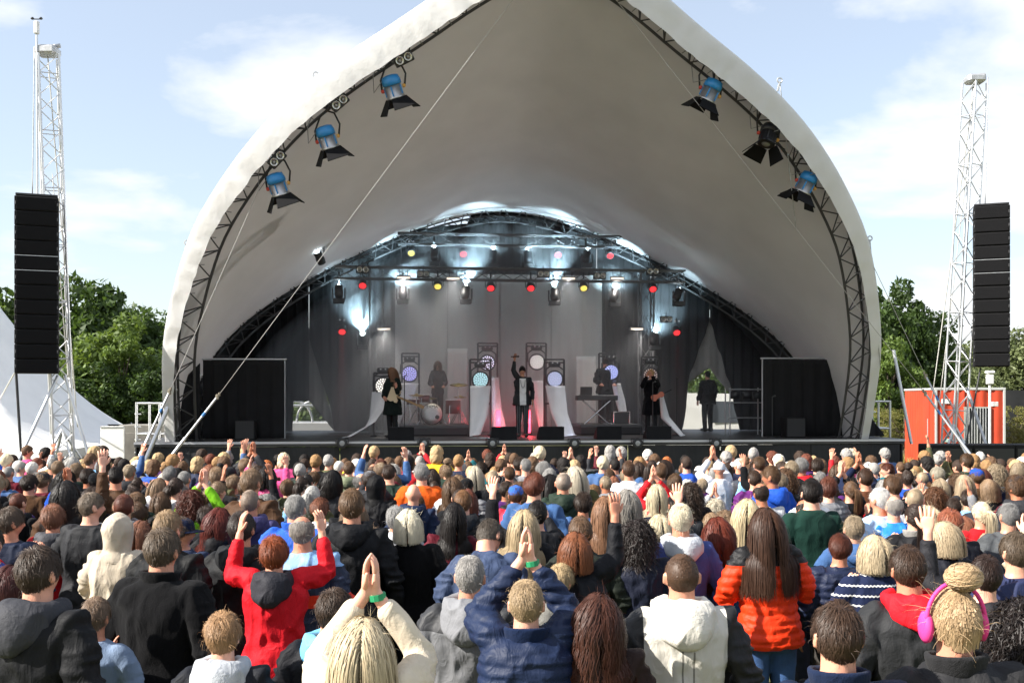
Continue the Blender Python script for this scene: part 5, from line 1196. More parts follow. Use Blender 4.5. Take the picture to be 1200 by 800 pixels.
def push_out(P, infl):
    """keep points outside the head, the neck and the shoulders of a jacket"""
    Q = P - HEADC; e = np.array([.0725, .093, .111]) + infl; q = Q / e; l = np.linalg.norm(q, axis=1); ins = l < 1
    Q[ins] = Q[ins] / l[ins][:, None]; P = Q + HEADC
    z = P[:, 2]; w = np.interp(z, [.8, 1.3, 1.38, 1.43, 1.47, 1.50, 1.58], [.22, .215, .215, .19, .12, .088, .07]) + infl * .4
    d = np.interp(z, [.8, 1.06, 1.28, 1.37, 1.43, 1.49, 1.58], [.155, .148, .168, .158, .135, .10, .075]) + infl * .4
    l = np.hypot(P[:, 0] / w, (P[:, 1] + .006) / d); ins = (l < 1) & (z < 1.58)
    s = np.where(ins, 1 / np.maximum(l, .05), 1); P[:, 0] *= s; P[:, 1] = (P[:, 1] + .006) * s - .006
    return P
def flow(roots, n, step, r, infl, part=0.0, wave=0.0, curl=0.0, back=.5, gather=None, lens=None):
    D = roots; P = head_surface(D) + D * infl + HEADC; paths = [P.copy()]
    side = np.where(np.abs(D[:, 0] - part) < .02, r.choice([-1, 1], len(D)), np.sign(D[:, 0] - part))
    vel = np.c_[side * .9, -back * (.3 + np.clip(1 - D[:, 1], 0, 2)), np.full(len(D), -.2)]; vel += r.normal(0, .18, vel.shape)
    inf = infl + r.uniform(0, .012, len(D)); ph = r.uniform(0, 6.28, len(D)); fq = r.uniform(.8, 1.2, len(D))
    for k in range(n):
        g = np.array([0, 0, -1.0])
        if gather is not None: g = gather - P; g /= np.linalg.norm(g, axis=1)[:, None] + 1e-6
        vel = vel * .72 + g * .42; vel /= np.linalg.norm(vel, axis=1)[:, None]
        s = step * (lens if lens is not None else 1)
        P = P + vel * (s[:, None] if np.ndim(s) else s)
        if wave: P = P + wave * np.c_[np.sin(k * .9 * fq + ph), .5 * np.cos(k * .8 * fq + ph), np.zeros(len(P))]
        if curl: P = P + r.normal(0, curl, P.shape)
        P = push_out(P, np.median(inf)); paths.append(P.copy())
    return np.stack(paths, 1)
_hair = {}
def hair_mesh(style):
    if style in _hair: return _hair[style]
    r = np.random.default_rng(sum(map(ord, style))); pieces = []
    def short(n, L, lift, width, jit, line=0.0, top=True, crown=(0, -.35, .93)):
        D = scalp_dirs(n, r, line, top); P0 = head_surface(D) + HEADC; c = np.array(crown); c = c / np.linalg.norm(c)
        t = D - c; t[:, 2] -= .25; t = t - D * (t * D).sum(1)[:, None]; t /= np.linalg.norm(t, axis=1)[:, None] + 1e-6
        t = t + r.normal(0, jit, t.shape); t /= np.linalg.norm(t, axis=1)[:, None]
        ll = L * r.uniform(.6, 1.25, n) * (1 + .25 * np.clip(D[:, 2], -1, 1)); ll = ll * np.interp(D[:, 2], [-.7, -.2, .3, 1], [.45, .6, .95, 1.15])
        lf = lift * r.uniform(.5, 1.2, n) * np.interp(D[:, 2], [-.7, 0, .5, 1], [.35, .55, 1, 1.25])
        lf = lf * (.55 + .9 * vnoise(D * 3.6 + 7, sum(map(ord, style))))
        nz = lambda q: q / np.linalg.norm(q, axis=1)[:, None]
        D1 = nz(D + t * (ll * .45 / .1)[:, None]); D2 = nz(D + t * (ll / .1)[:, None]); a = P0 + D * .003
        b = head_surface(D1) + D1 * lf[:, None] + HEADC; c2 = head_surface(D2) + D2 * (lf * r.uniform(.55, 1.15, n))[:, None] + HEADC
        return ribbons(np.stack([a, b, c2], 1), width, r.uniform(.78, 1.18, n), r, .3, .2)
    if style == 'short': pieces = [cap_vf(.009), short(7000, .040, .0145, .0034, .22)]
    if style == 'short_b': pieces = [cap_vf(.010, .03), short(7000, .050, .018, .0034, .24, .03, crown=(.45, .1, .9))]
    if style == 'crop': pieces = [cap_vf(.005, .04), short(6000, .022, .011, .0030, .28, .05)]
    if style == 'tousled': pieces = [cap_vf(.011), short(7000, .046, .022, .0036, .42)]
    if style == 'buzz': pieces = [cap_vf(.004, .05, tone=.9), short(2200, .010, .006, .0032, .5, .05)]
    if style == 'fringe_bald': pieces = [cap_vf(.006, .5, False), short(3200, .028, .013, .003, .25, .5, False)]
    if style == 'pixie': pieces = [cap_vf(.014), short(7000, .062, .027, .0038, .17)]
    if style == 'curly':
        pieces = [cap_vf(.022)]; D = scalp_dirs(2200, r); pa = flow(D, 11, .014, r, .022, curl=.010, wave=.006, back=.4); pieces.append(ribbons(pa, .0045, r.uniform(.6, 1.25, 2200), r, .6))
    if style == 'bob':
        pieces = [cap_vf(.018)]; D = scalp_dirs(3600, r, -.02); L = np.interp(D[:, 2], [-.6, .2, 1], [.25, .6, 1.0]) * r.uniform(.9, 1.08, 3600)
        pa = flow(D, 12, .021, r, .020, part=.15, wave=.0022, back=.7, lens=L); pieces.append(ribbons(pa, .0038, r.uniform(.84, 1.14, 3600), r, .5, .12))
    if style == 'bob_b':
        pieces = [cap_vf(.020)]; D = scalp_dirs(3600, r, -.02); L = np.interp(D[:, 2], [-.6, .2, 1], [.35, .75, 1.2]) * r.uniform(.8, 1.1, 3600)
        pa = flow(D, 12, .021, r, .022, part=-.3, wave=.0045, back=.6, lens=L); pieces.append(ribbons(pa, .0042, r.uniform(.8, 1.16, 3600), r, .5, .15))
    if style in ('long', 'wavy', 'long_b'):
        n = 4600; pieces = [cap_vf(.014)]; D = scalp_dirs(n, r, -.02); L = np.interp(D[:, 2], [-.6, .2, 1], [.62, .8, 1.0]) * r.uniform(.70, 1.05, n) * (.72 if style == 'long_b' else 1)
        pa = flow(D, 20, .031, r, .017, part={'long': .1, 'wavy': .12, 'long_b': -.25}[style], wave={'long': .0012, 'wavy': .0075, 'long_b': .004}[style], back=.8, lens=L)
        pa[:, 1:] += r.normal(0, .0045, (n, 1, 3)) * np.linspace(.3, 1, 20)[None, :, None]; pieces.append(ribbons(pa, .0048, r.uniform(.84, 1.14, n), r, .35, .12))
    if style == 'ponytail':
        pieces = [cap_vf(.011), ]; gp = np.array([0, -.118, 1.66]); D = scalp_dirs(1800, r); D0 = D
        P0 = head_surface(D) + D * .012 + HEADC; ks = np.linspace(0, 1, 6); pa = []
        for s in ks: Q = P0 * (1 - s) + gp * s; pa.append(push_out(Q.copy(), .012))
        pieces.append(ribbons(np.stack(pa, 1), .006, r.uniform(.7, 1.2, 1800), r, .5))
        n = 700; st_ = gp + r.normal(0, .010, (n, 3)); P = st_.copy(); pa = [P.copy()]; vel = np.tile([0, -1., .3], (n, 1)) + r.normal(0, .25, (n, 3))
        for k in range(12):
            vel = vel * .7 + np.array([0, 0, -.45]); vel /= np.linalg.norm(vel, axis=1)[:, None]; P = push_out(P + vel * .024 * r.uniform(.85, 1.05, (n, 1)), .01); pa.append(P.copy())
        pieces.append(ribbons(np.stack(pa, 1), .005, r.uniform(.7, 1.25, n), r, .3))
    if style == 'bun':
        pieces = [cap_vf(.013)]; gp = np.array([0, -.045, 1.765]); D = scalp_dirs(2200, r); P0 = head_surface(D) + D * .014 + HEADC; pa = []
        for s in np.linspace(0, 1, 7): pa.append(push_out((P0 * (1 - s) + gp * s) + r.normal(0, .0015, P0.shape), .016))
        pieces.append(ribbons(np.stack(pa, 1), .006, r.uniform(.68, 1.22, 2200), r, .6))
        n = 1100; c = np.array([0.015, -.05, 1.805]); pa = []                      # the knot: loops wound about a ball
        ax = r.normal(size=(n, 3)) * [.5, .5, 1]; ax /= np.linalg.norm(ax, axis=1)[:, None]; u = np.cross(ax, [1, .3, .2]); u /= np.linalg.norm(u, axis=1)[:, None]; v = np.cross(ax, u); a0 = r.uniform(0, 6.28, n); rad = r.uniform(.045, .060, (n, 1))
        for s in np.linspace(0, 2.4, 8): pa.append(c + (u * np.cos(a0 + s)[:, None] + v * np.sin(a0 + s)[:, None]) * rad * [1.08, 1, .85])
        Vb, Fb, tb = ribbons(np.stack(pa, 1), .0055, r.uniform(.68, 1.25, n), r, .7); pieces.append((Vb, Fb, tb))
        sp = MB(); sp.lathe([(.005, -.042), (.035, -.03), (.048, 0), (.035, .03), (.005, .042)], c=tuple(c), n=14)
        pieces.append((np.array(sp.V), np.array([f for f in sp.F if len(f) == 4]), np.full(len(sp.V), .6)))
    nfly = 0 if style == 'buzz' else 130
    if nfly:                                                   # loose single hairs standing off the head
        D = scalp_dirs(nfly, r); P0 = head_surface(D) + D * (.03 if style in ('pixie', 'curly', 'tousled') else .018) + HEADC; vv = D * .6 + r.normal(0, .55, D.shape); ln = r.uniform(.5, 1.2, (nfly, 1)) * (.05 if style in ('long', 'wavy', 'bob', 'ponytail', 'bun', 'curly') else .022)
        pieces.append(ribbons(np.stack([P0, P0 + vv * ln * .4, P0 + vv * ln * .8 - [0, 0, .006], P0 + vv * ln - [0, 0, .016]], 1), .0016, r.uniform(.9, 1.5, nfly), r, .3))
    pieces = [(v, f, t * ((.90 + .20 * vnoise(v * [34, 34, 11] + 5, 7)) if style in ('long', 'long_b', 'bob', 'bob_b') else (.80 + .40 * vnoise(v * [34, 34, 11] + 5, 7))) * np.interp(v[:, 2], [1.1, 1.5, 1.62, 1.75], [1.12, .92, .95, 1.06])) for v, f, t in pieces]
    V = []; F = []; T = []; b = 0
    for v, f, t in pieces: V.append(v); F.append(f + b); T.append(t); b += len(v)
    me = mesh_np('hair_' + style, np.concatenate(V), np.concatenate(F), [HAIRM], smooth=True)
    at_ = me.attributes.new('tone', 'FLOAT', 'POINT'); at_.data.foreach_set('value', np.concatenate(T).astype(np.float32))
    _hair[style] = me; return me

def person(loc, h, yaw, pose, hair, hcol, top, tcol, bottom='#23262e', girth=1.0, skin='#c98f78', flip=False, label='', group=None, cat='person', topmat=None,
           hood=None, hoodcol=None, collar=None, cap=None, hoodup=None, extra=(), legs=True, lean=(0, 0), hscale=(1, 1, 1)):
    s = h / 1.75
    T = thing('person', label, cat, loc, yaw, group); T.rotation_euler = (lean[0], lean[1], yaw); T.scale = ((-1 if flip else 1) * s * girth, s * (girth * .5 + .5), s)
    def part(name, me, color=None, M=None, m=None):
        o = bpy.data.objects.new(name, me); col.objects.link(o); o.parent = T
        if color is not None: o.color = (*(lin(color) if isinstance(color, str) else color), 1)
        if M is not None: o.matrix_local = M
        if m is not None:
            for sl_ in range(len(o.material_slots)): o.material_slots[sl_].link = 'OBJECT'; o.material_slots[sl_].material = m
        return o
    Th, Tt = head_tf(pose), torso_tf(pose)
    part('body', body_mesh(pose), skin)
    if top: part({'shell': 'jacket', 'coat': 'coat', 'puffer': 'puffer_jacket', 'knit': 'sweater'}[top], garment_mesh(top, pose), tcol, m=topmat)
    if legs: part('trousers', trousers_mesh(), bottom); part('footwear', shoes_mesh())
    if hair:
        c = np.array(lin(hcol)); g = c.mean(); part('hair', hair_mesh(hair), tuple((c * .72 + g * .28) * .88) if g > .12 else tuple(c), Th @ Matrix.Translation(Vector(HEADC)) @ Matrix.Diagonal((*hscale, 1)) @ Matrix.Translation(-Vector(HEADC)))
    if hood: part('hood', hood_mesh(hood == 'big'), hoodcol or tcol, Tt)
    if collar: part('collar', collar_mesh(), collar, Tt)
    if hoodup: part('hood', hoodup_mesh(), hoodup, Th)
    if cap:
        c, v = cap_mesh(); o = part('cap', c, cap, Th); vo = bpy.data.objects.new('visor', v); col.objects.link(vo); vo.parent = o; vo.color = (*lin(cap), 1)
    for nm, fn in extra: fn(part, T, Th)
    return T
# ---------------------------------------------------------------- patterned garments, band and instruments
def zone_mat(name, base, zones, rough=.6, spec=.35):
    """cloth whose panels differ: zones are ([(axis, low, high), ...], colour) in the garment's own coordinates"""
    m = bpy.data.materials.new(name); m.use_nodes = True; t = m.node_tree; b = t.nodes['Principled BSDF']; b.inputs['Roughness'].default_value = rough; b.inputs['Specular IOR Level'].default_value = spec
    tcn = t.nodes.new('ShaderNodeTexCoord'); sp = t.nodes.new('ShaderNodeSeparateXYZ'); t.links.new(tcn.outputs['Object'], sp.inputs[0])
    def mth(op, a, bb=None):
        n = t.nodes.new('ShaderNodeMath'); n.operation = op
        for i, v in enumerate((a, bb)):
            if v is None: continue
            if isinstance(v, (int, float)): n.inputs[i].default_value = v
            else: t.links.new(v, n.inputs[i])
        return n.outputs[0]
    ax = {'x': sp.outputs[0], 'y': sp.outputs[1], 'z': sp.outputs[2], 'ax': mth('ABSOLUTE', sp.outputs[0])}
    zig = mth('PINGPONG', mth('MULTIPLY', mth('ADD', sp.outputs[0], 5.0), 1.0), .012); ax['stripe'] = mth('FRACT', mth('DIVIDE', mth('ADD', sp.outputs[2], mth('MULTIPLY', zig, .6)), .068)); ax['pin'] = mth('FRACT', mth('DIVIDE', mth('ADD', sp.outputs[0], 5.0), .045))
    cur = t.nodes.new('ShaderNodeRGB'); cur.outputs[0].default_value = (*lin(base), 1); cur = cur.outputs[0]
    for conds, c in zones:
        f = None
        for a, lo, hi in conds:
            k = mth('MULTIPLY', mth('GREATER_THAN', ax[a], lo), mth('LESS_THAN', ax[a], hi)); f = k if f is None else mth('MULTIPLY', f, k)
        mx_ = t.nodes.new('ShaderNodeMix'); mx_.data_type = 'RGBA'; t.links.new(f, mx_.inputs['Factor']); t.links.new(cur, mx_.inputs[6]); mx_.inputs[7].default_value = (*lin(c), 1); cur = mx_.outputs[2]
    t.links.new(cur, b.inputs['Base Color']); creases(m, .3); return m
Z_SINGER = zone_mat('singer_jacket', '#15161a', [([('y', .06, 1), ('ax', -1, .085), ('z', .5, 1.45)], '#d8d6d4')])
Z_PIN = zone_mat('pinstripe_cloth', '#101114', [([('pin', .0, .14)], '#8a8c90')])
Z_GREYBLACK = zone_mat('grey_jacket_black_sleeves', '#c2beb4', [([('ax', .185, 1), ('z', .6, 1.6)], '#17181b'), ([('ax', .02, .028), ('z', .6, 1.3)], '#77746c')])
Z_NAVYORANGE = zone_mat('navy_jacket_orange_band', '#18233c', [([('z', 1.40, 2)], '#7da3cf'), ([('z', 1.13, 1.22)], '#d8341c')])
Z_STRIPE = zone_mat('striped_knit', '#17203c', [([('stripe', .0, .16)], '#dcdad6')], .9, .2)
Z_ORANGE = zone_mat('orange_puffer', '#d8360f', [([('z', 1.385, 2)], '#141416')], .58, .25)
Z_TWOTONE = zone_mat('two_tone_grey', '#66676a', [([('z', 1.36, 2)], '#2a2b2e'), ([('z', .5, 1.04)], '#333437')])
Z_BACKPACK = None

def on_stage(px, yl, h, pose, z=0.0, face=180, **k):
    x, _ = st(px, 500, yl); return person(W(x, yl, DECK + z), h, SA + R(face), pose, **k)
def put(name, fn, M=None):
    return (name, fn)
def microphone(lab, loc, d):
    T = thing('microphone', lab, 'microphone', loc); d = Vector(d).normalized(); mb = MB(); mb.tube([tuple(-d * .09), tuple(d * .07)], [.013, .019], 10); mb.build('handle', black, T, True)
    mb = MB(); mb.lathe([(.018, .07), (.027, .085), (.027, .105), (.014, .122)], n=12, rot=d.to_track_quat('Z', 'Y').to_matrix()); mb.build('grille', mat('mic_grille', (.1, .1, .1), .5, metal=.6), T, True)
def necklace(part, T, Th):
    mb = MB(); mb.tube([(.06 * math.cos(a), .155 + .02 * math.sin(-a), 1.42 + .20 * math.sin(a) * (1 if math.sin(a) < 0 else .2)) for a in np.linspace(math.pi, 2 * math.pi, 14)], .006, 6)
    part('necklace', mesh_np('necklace', mb.V, mb.F, [black]))
sg = on_stage(612, 2.0, 1.76, 'mic', hair='short', hcol='#17110e', top='shell', tcol='#15161a', topmat=Z_SINGER, bottom='#101114', girth=.93, label='singer in open black jacket and white shirt lifting a microphone overhead', extra=(('n', necklace),), skin='#b98468')
for c in sg.children:
    if c.name.startswith('trousers'): c.material_slots[0].link = 'OBJECT'; c.material_slots[0].material = Z_PIN
x, _ = st(612, 500, 2.0); hw = sg.matrix_basis @ Vector((.225, .12, 1.99)); microphone('black microphone held high in the singer\'s fist', hw, (1, .15, .05))
def beard(part, T, Th):
    V, F, t_ = cap_vf(.003); D = []
    mb = MB(); n = 9
    for i in range(n):
        a = R(-75 + 150 * i / (n - 1))
        for z, r_ in ((-.045, .074), (-.075, .070), (-.105, .052)): mb.V.append((math.sin(a) * r_, math.cos(a) * r_ * 1.22 + .008, 1.635 + z))
    for i in range(n - 1):
        for k in range(2): mb.F.append((i * 3 + k, i * 3 + 3 + k, i * 3 + 4 + k, i * 3 + 1 + k)); mb.M.append(0)
    part('beard', mesh_np('beard', mb.V, mb.F, [mat('beard_dark', (.02, .014, .011), .9)], smooth=True), None, Th)
on_stage(513, 4.0, 1.68, 'keys', z=RZ, hair='wavy', hcol='#4a2a1c', top='knit', tcol='#2a2228', bottom='#3a2024', girth=.86, label='drummer with long wavy brown hair playing behind the white bass drum', skin='#b98468')
on_stage(460, 1.9, 1.72, 'strum', hair='long', hcol='#8a5a34', top='coat', tcol='#1b2320', bottom='#111113', girth=.9, face=140, label='guitarist with long fair hair in dark coat beside the warm white lamp')
on_stage(709, 4.3, 1.78, 'keys', z=RZ, hair='short', hcol='#2a1c12', top='shell', tcol='#15181a', bottom='#121214', label='keyboard player in dark jacket leaning over the black keyboard')
on_stage(763, 1.9, 1.68, 'phone', hair='tousled', hcol='#c89a4c', top='coat', tcol='#0d0d10', bottom='#0d0d10', girth=.9, face=160, label='violin player with curly blond hair in a long black coat')
on_stage(829, 6.0, 1.76, 'down', hair='crop', hcol='#15110f', top='shell', tcol='#0e0f11', bottom='#0e0f11', face=20, label='dark clothed stagehand standing in the triangular opening')
# instruments
def stage_thing(name, lab, cat, px, yl, z=0.0): x, _ = st(px, 500, yl); return thing(name, lab, cat, W(x, yl, DECK + z), SA)
T = stage_thing('bass_drum', 'white fronted bass drum with printed name on the drum riser', 'drum', 506, 3.35, RZ)
mb = MB(); mb.lathe([(.262, 0), (.27, .02), (.27, .42), (.262, .44)], c=(0, 0, .285), axis='y', n=32); mb.build('shell', mat('drum_red', (.16, .03, .025), .3, coat=.6), T, True)
mb = MB(); mb.lathe([(.286, -.03), (.29, -.02), (.29, .02), (.27, .03)], c=(0, -.01, .285), axis='y', n=32); mb.build('hoop', mat('hoop_dark', (.06, .03, .03), .4), T, True)
mb = MB(); mb.lathe([(.268, -.018), (.1, -.020), (.01, -.021)], c=(0, -.030, .285), axis='y', n=32); hd = mb.build('drum_head', mat('drum_white', (.8, .8, .8), .5), T, True)
mb = MB(); mb.lathe([(.055, -.024), (.03, -.026), (.005, -.027)], c=(.14, -.030, .20), axis='y', n=18); mb.build('port_hole', black, hd)
cu = bpy.data.curves.new('drum_name', 'FONT'); cu.body = 'TAMA'; cu.size = .115; cu.align_x = 'CENTER'; cu.extrude = .001
tmpo = bpy.data.objects.new('t', cu); col.objects.link(tmpo); dg = bpy.context.evaluated_depsgraph_get(); tm_ = bpy.data.meshes.new_from_object(tmpo.evaluated_get(dg)); bpy.data.objects.remove(tmpo); tm_.materials.clear(); tm_.materials.append(black)
to = link('drum_name', tm_, hd); to.location = (0, -.058, .43); to.rotation_euler = (R(90), 0, 0)
for s in (-1, 1): bar('spur', (s * .25, .1, .2), (s * .38, 0, 0), .012, chrome, T)
def drum(px, yl, z, r_, h, lab):
    T = stage_thing('tom_drum', lab, 'drum', px, yl, RZ); mb = MB(); mb.lathe([(r_, 0), (r_, h)], c=(0, 0, z), n=22); mb.build('shell', mat('drum_red', (.16, .03, .025), .3, coat=.6), T, True)
    mb = MB(); mb.lathe([(r_ + .012, 0), (r_ + .012, .02), (r_ - .01, .026), (.01, .022)], c=(0, 0, z + h - .01), n=22); mb.build('drum_head', mat('drum_white', (.8, .8, .8), .5), T)
    for k in range(3): a = k * 2.1; bar('leg', (r_ * math.cos(a), r_ * math.sin(a), z + h * .6), (r_ * 1.15 * math.cos(a), r_ * 1.15 * math.sin(a), 0), .01, chrome, T)
drum(497, 3.75, .58, .15, .20, 'small tom drum mounted behind the bass drum'); drum(531, 3.7, .28, .20, .36, 'floor tom standing beside the bass drum'); drum(484, 3.7, .52, .17, .14, 'snare drum under the hi-hat beside the violet lamp beam')
def cymbal(px, py, yl, r_, tilt, lab):
    x, z = st(px, py, yl); T = thing('cymbal_stand', lab, 'cymbal', W(x, yl, DECK + RZ), SA); h = z - DECK - RZ
    bar('post', (0, 0, .25), (0, 0, h + .03), .012, chrome, T)
    for k in range(3): a = k * 2.09 + .5; bar('leg', (0, 0, .42), (.24 * math.cos(a), .24 * math.sin(a), .01), .010, chrome, T)
    mb = MB(); mb.lathe([(r_, 0), (r_ * .5, .018), (.05, .026), (.03, .045), (.008, .05)], c=(0, 0, h), n=24, rot=None); o = mb.build('cymbal', mat('brass', (.42, .30, .10), .3, metal=1), T, True); o.rotation_euler = (R(tilt), 0, 0)
cymbal(488, 463, 3.3, .21, 6, 'hi-hat cymbal glinting in the violet beam'); cymbal(537, 450, 3.6, .24, 12, 'large crash cymbal high beside the drummer'); cymbal(539, 465, 3.9, .17, 8, 'small low cymbal beside the floor tom'); cymbal(503, 466, 4.0, .2, 10, 'ride cymbal in front of the drummer')
T = stage_thing('keyboard', 'black stage keyboard on a crossed chrome stand', 'keyboard', 699, 3.6, RZ); zk = st(699, 466, 3.6)[1] - DECK - RZ
mb = MB(); mb.box((0, 0, zk), (1.10, .34, .13), bev=.015); mb.build('case', black, T); mb = MB()
mb.box((0, .04, zk + .068), (1.0, .16, .012)); mb.build('key_bed', mat('key_white', (.7, .7, .68), .4), T)
for s in (-1, 1): bar('stand_leg', (-s * .36, -.12 * s, 0), (s * .36, -.12 * s, zk - .06), .02, chrome, T); bar('stand_foot', (-s * .36, -.25, .02), (-s * .36, .25, .02), .018, chrome, T)
T = stage_thing('laptop', 'open black laptop on the keyboard end', 'laptop', 686, 3.55, RZ + zk + .065); mb = MB(); mb.box((0, 0, .012), (.32, .22, .02), bev=.004); mb.build('base', black, T); mb = MB(); mb.box((0, -.12, .12), (.32, .015, .22), bev=.004, rot=Matrix.Rotation(R(12), 3, 'X')); mb.build('lid', black, T)
T = stage_thing('equipment_case', 'small silver edged case on the keyboard riser', 'case', 727, 3.7, RZ); mb = MB(); mb.box((0, 0, .16), (.44, .35, .30), bev=.01); mb.build('body', black, T)
for s in (-1, 1): mb = MB(); mb.box((s * .215, -.175, .16), (.03, .03, .32), bev=.004); mb.build('edge_strip', chrome, T)
mb = MB(); mb.box((0, -.175, .325), (.46, .03, .025), bev=.004); mb.build('lid_strip', chrome, T)
# guitar, violin
gx, _ = st(460, 500, 1.9); T = thing('electric_guitar', 'pale bodied electric guitar held by the guitarist', 'guitar', W(gx + .10, 1.62, DECK + 1.02), SA + R(-20)); T.rotation_euler = (0, R(22), SA + R(-20))
V = []; out = [(.0, .16), (.10, .175), (.17, .13), (.20, .16), (.26, .15), (.27, .08), (.22, .04)]; pr = [(-.20 + x, y) for x, y in out]; ol = pr + [(x, -y) for x, y in reversed(pr)]; n = len(ol)
mb = MB(); mb.add([(x, -.02, y) for x, y in ol] + [(x, .02, y) for x, y in ol], [tuple(range(n)), tuple(range(2 * n - 1, n - 1, -1))] + [(i, n + i, n + (i + 1) % n, (i + 1) % n) for i in range(n)]); mb.build('body', mat('guitar_cream', (.55, .42, .25), .3, coat=.5), T)
mb = MB(); mb.box((.32, -.022, 0), (.62, .022, .05), bev=.006); mb.build('neck', mat('maple', (.3, .18, .08), .4), T); mb = MB(); mb.box((.68, -.02, .01), (.15, .018, .08), bev=.006); mb.build('headstock', mat('maple', (.3, .18, .08), .4), T)
vx, _ = st(765, 500, 1.9); T = thing('violin', 'reddish violin held before the violin player', 'violin', W(vx + .05, 1.6, DECK + 1.02), SA); T.rotation_euler = (0, R(-25), SA)
pr = [(-.17, 0), (-.16, .06), (-.10, .09), (-.03, .055), (.03, .05), (.10, .075), (.16, .05), (.175, 0)]; ol = pr + [(x, -y) for x, y in reversed(pr[1:-1])]; n = len(ol)
mb = MB(); mb.add([(x, -.02, y) for x, y in ol] + [(x, .02, y) for x, y in ol], [tuple(range(n)), tuple(range(2 * n - 1, n - 1, -1))] + [(i, n + i, n + (i + 1) % n, (i + 1) % n) for i in range(n)]); mb.build('body', mat('violin_red', (.42, .07, .02), .3, coat=.6), T)
mb = MB(); mb.box((.25, -.01, 0), (.22, .02, .022), bev=.004); mb.box((.37, 0, 0), (.04, .03, .03), bev=.006); mb.build('neck', black, T)
def mic_stand(px, yl, h, lab):
    T = stage_thing('microphone_stand', lab, 'stand', px, yl); bar('post', (0, 0, .02), (0, 0, h), .012, black, T); mb = MB(); mb.lathe([(.13, 0), (.13, .02), (.02, .035)], n=16); mb.build('base', black, T)
    mb = MB(); mb.tube([(0, 0, h), (.05, -.08, h + .03)], [.014, .022], 8); mb.build('microphone_head', mat('mic_grille', (.1, .1, .1), .5, metal=.6), T)
mic_stand(765, 1.3, 1.35, 'microphone stand before the violin player'); mic_stand(474, 1.4, 1.5, 'microphone stand before the guitarist'); mic_stand(793, 2.6, 1.5, 'microphone stand in the dark beside the triangular opening'); mic_stand(905, .9, 1.0, 'microphone stand before the wing drape by the field')
# dark percussion rack by the wing
T = stage_thing('percussion_rack', 'dark percussion rack with small drums in the shadowed wing', 'rack', 872, 3.2)
for x in (-.45, .45):
    for y in (-.2, .2): bar('post', (x, y, 0), (x, y, 1.25), .018, alu_dull, T)
for z in (.45, .85, 1.2): bar('rail', (-.5, -.2, z), (.5, -.2, z), .016, alu_dull, T)
for x in (-.28, .05, .34): mb = MB(); mb.lathe([(.13, 0), (.14, .2)], c=(x, -.1, .95), n=16); mb.build('small_drum', black, T, True)
# ---------------------------------------------------------------- the crowd
PLACED = []      # (X, Y, height, px, head top row, head width in photograph pixels)
def stand(px, top, h):
    d = 6.0
    for _ in range(12): d = (CAM_H - h - ground_z(d)) * FPX / (top - HZ)
    return (px - 600) * d / FPX, d
def face_to(X, Y, jit=0.0): return math.atan2(-(0.3 - X), 27.5 - Y) * .8 + jit
def wristband(c, pos, rad=.036):
    def f(part, T, Th): mb = MB(); mb.tube([pos[0], pos[1]], rad, 12); part('wristband', mesh_np('wristband', mb.V, mb.F, [mat('band_' + c, lin(c), .6)]))
    return ('wristband', f)
def earmuffs(part, T, Th):
    m = mat('earmuff_pink', lin('#e0408c'), .6, spec=.3)
    for s in (-1, 1):
        mb = MB(); mb.lathe([(.028, .0), (.040, .010), (.042, .024), (.030, .034), (.01, .037)], c=(s * .082, 0, 1.625), axis='x' if s > 0 else 'x', n=20, rot=None)
        V = np.array(mb.V);  V[:, 0] = s * (.080 + np.abs(V[:, 0] - s * .082)); V[:, 2] = 1.625 + (V[:, 2] - 1.625) * 1.35; part('ear_cup', mesh_np('ear_cup', V, mb.F, [m], smooth=True), None, Th)
    mb = MB(); mb.tube([(.105 * math.cos(a), -.02, 1.64 + .142 * math.sin(a)) for a in np.linspace(0, math.pi, 18)], .008, 8); part('head_band', mesh_np('head_band', mb.V, mb.F, [m], smooth=True), None, Th)
def backpack(c):
    def f(part, T, Th):
        m = fuse([loft([np.array([0, -.24, z]) for z in (.98, 1.02, 1.2, 1.34, 1.40)], [[1, 0, 0]] * 5, [[0, 1, 0]] * 5, [.10, .14, .15, .13, .08], [.05, .08, .085, .07, .03], 18, 3)], .012, 3); V, N = mesh_arrays(m); set_verts(m, V + N * (.01 * (vnoise(V * 18, 3) - .5))[:, None]); part('backpack', shade(m, [SHELL]), c)
    return ('backpack', f)
def phone_prop(part, T, Th):
    mb = MB(); mb.box((0, .40, 1.66), (.15, .012, .075), bev=.006); part('mobile_phone', mesh_np('mobile_phone', mb.V, mb.F, [black]))
def glasses(part, T, Th):
    mb = MB()
    for s in (-1, 1): mb.tube([(s * .031 + .019 * math.cos(a), .094, 1.647 + .015 * math.sin(a)) for a in np.linspace(0, 6.28, 14)], .003, 5); mb.tube([(s * .05, .092, 1.65), (s * .078, .05, 1.652), (s * .08, -.01, 1.648)], .003, 5)
    part('spectacles', mesh_np('spectacles', mb.V, mb.F, [black]), None, Th)
FW = wristband('#1d8a5a', ((.030, .202, 1.795), (.026, .200, 1.82)))
H = dict
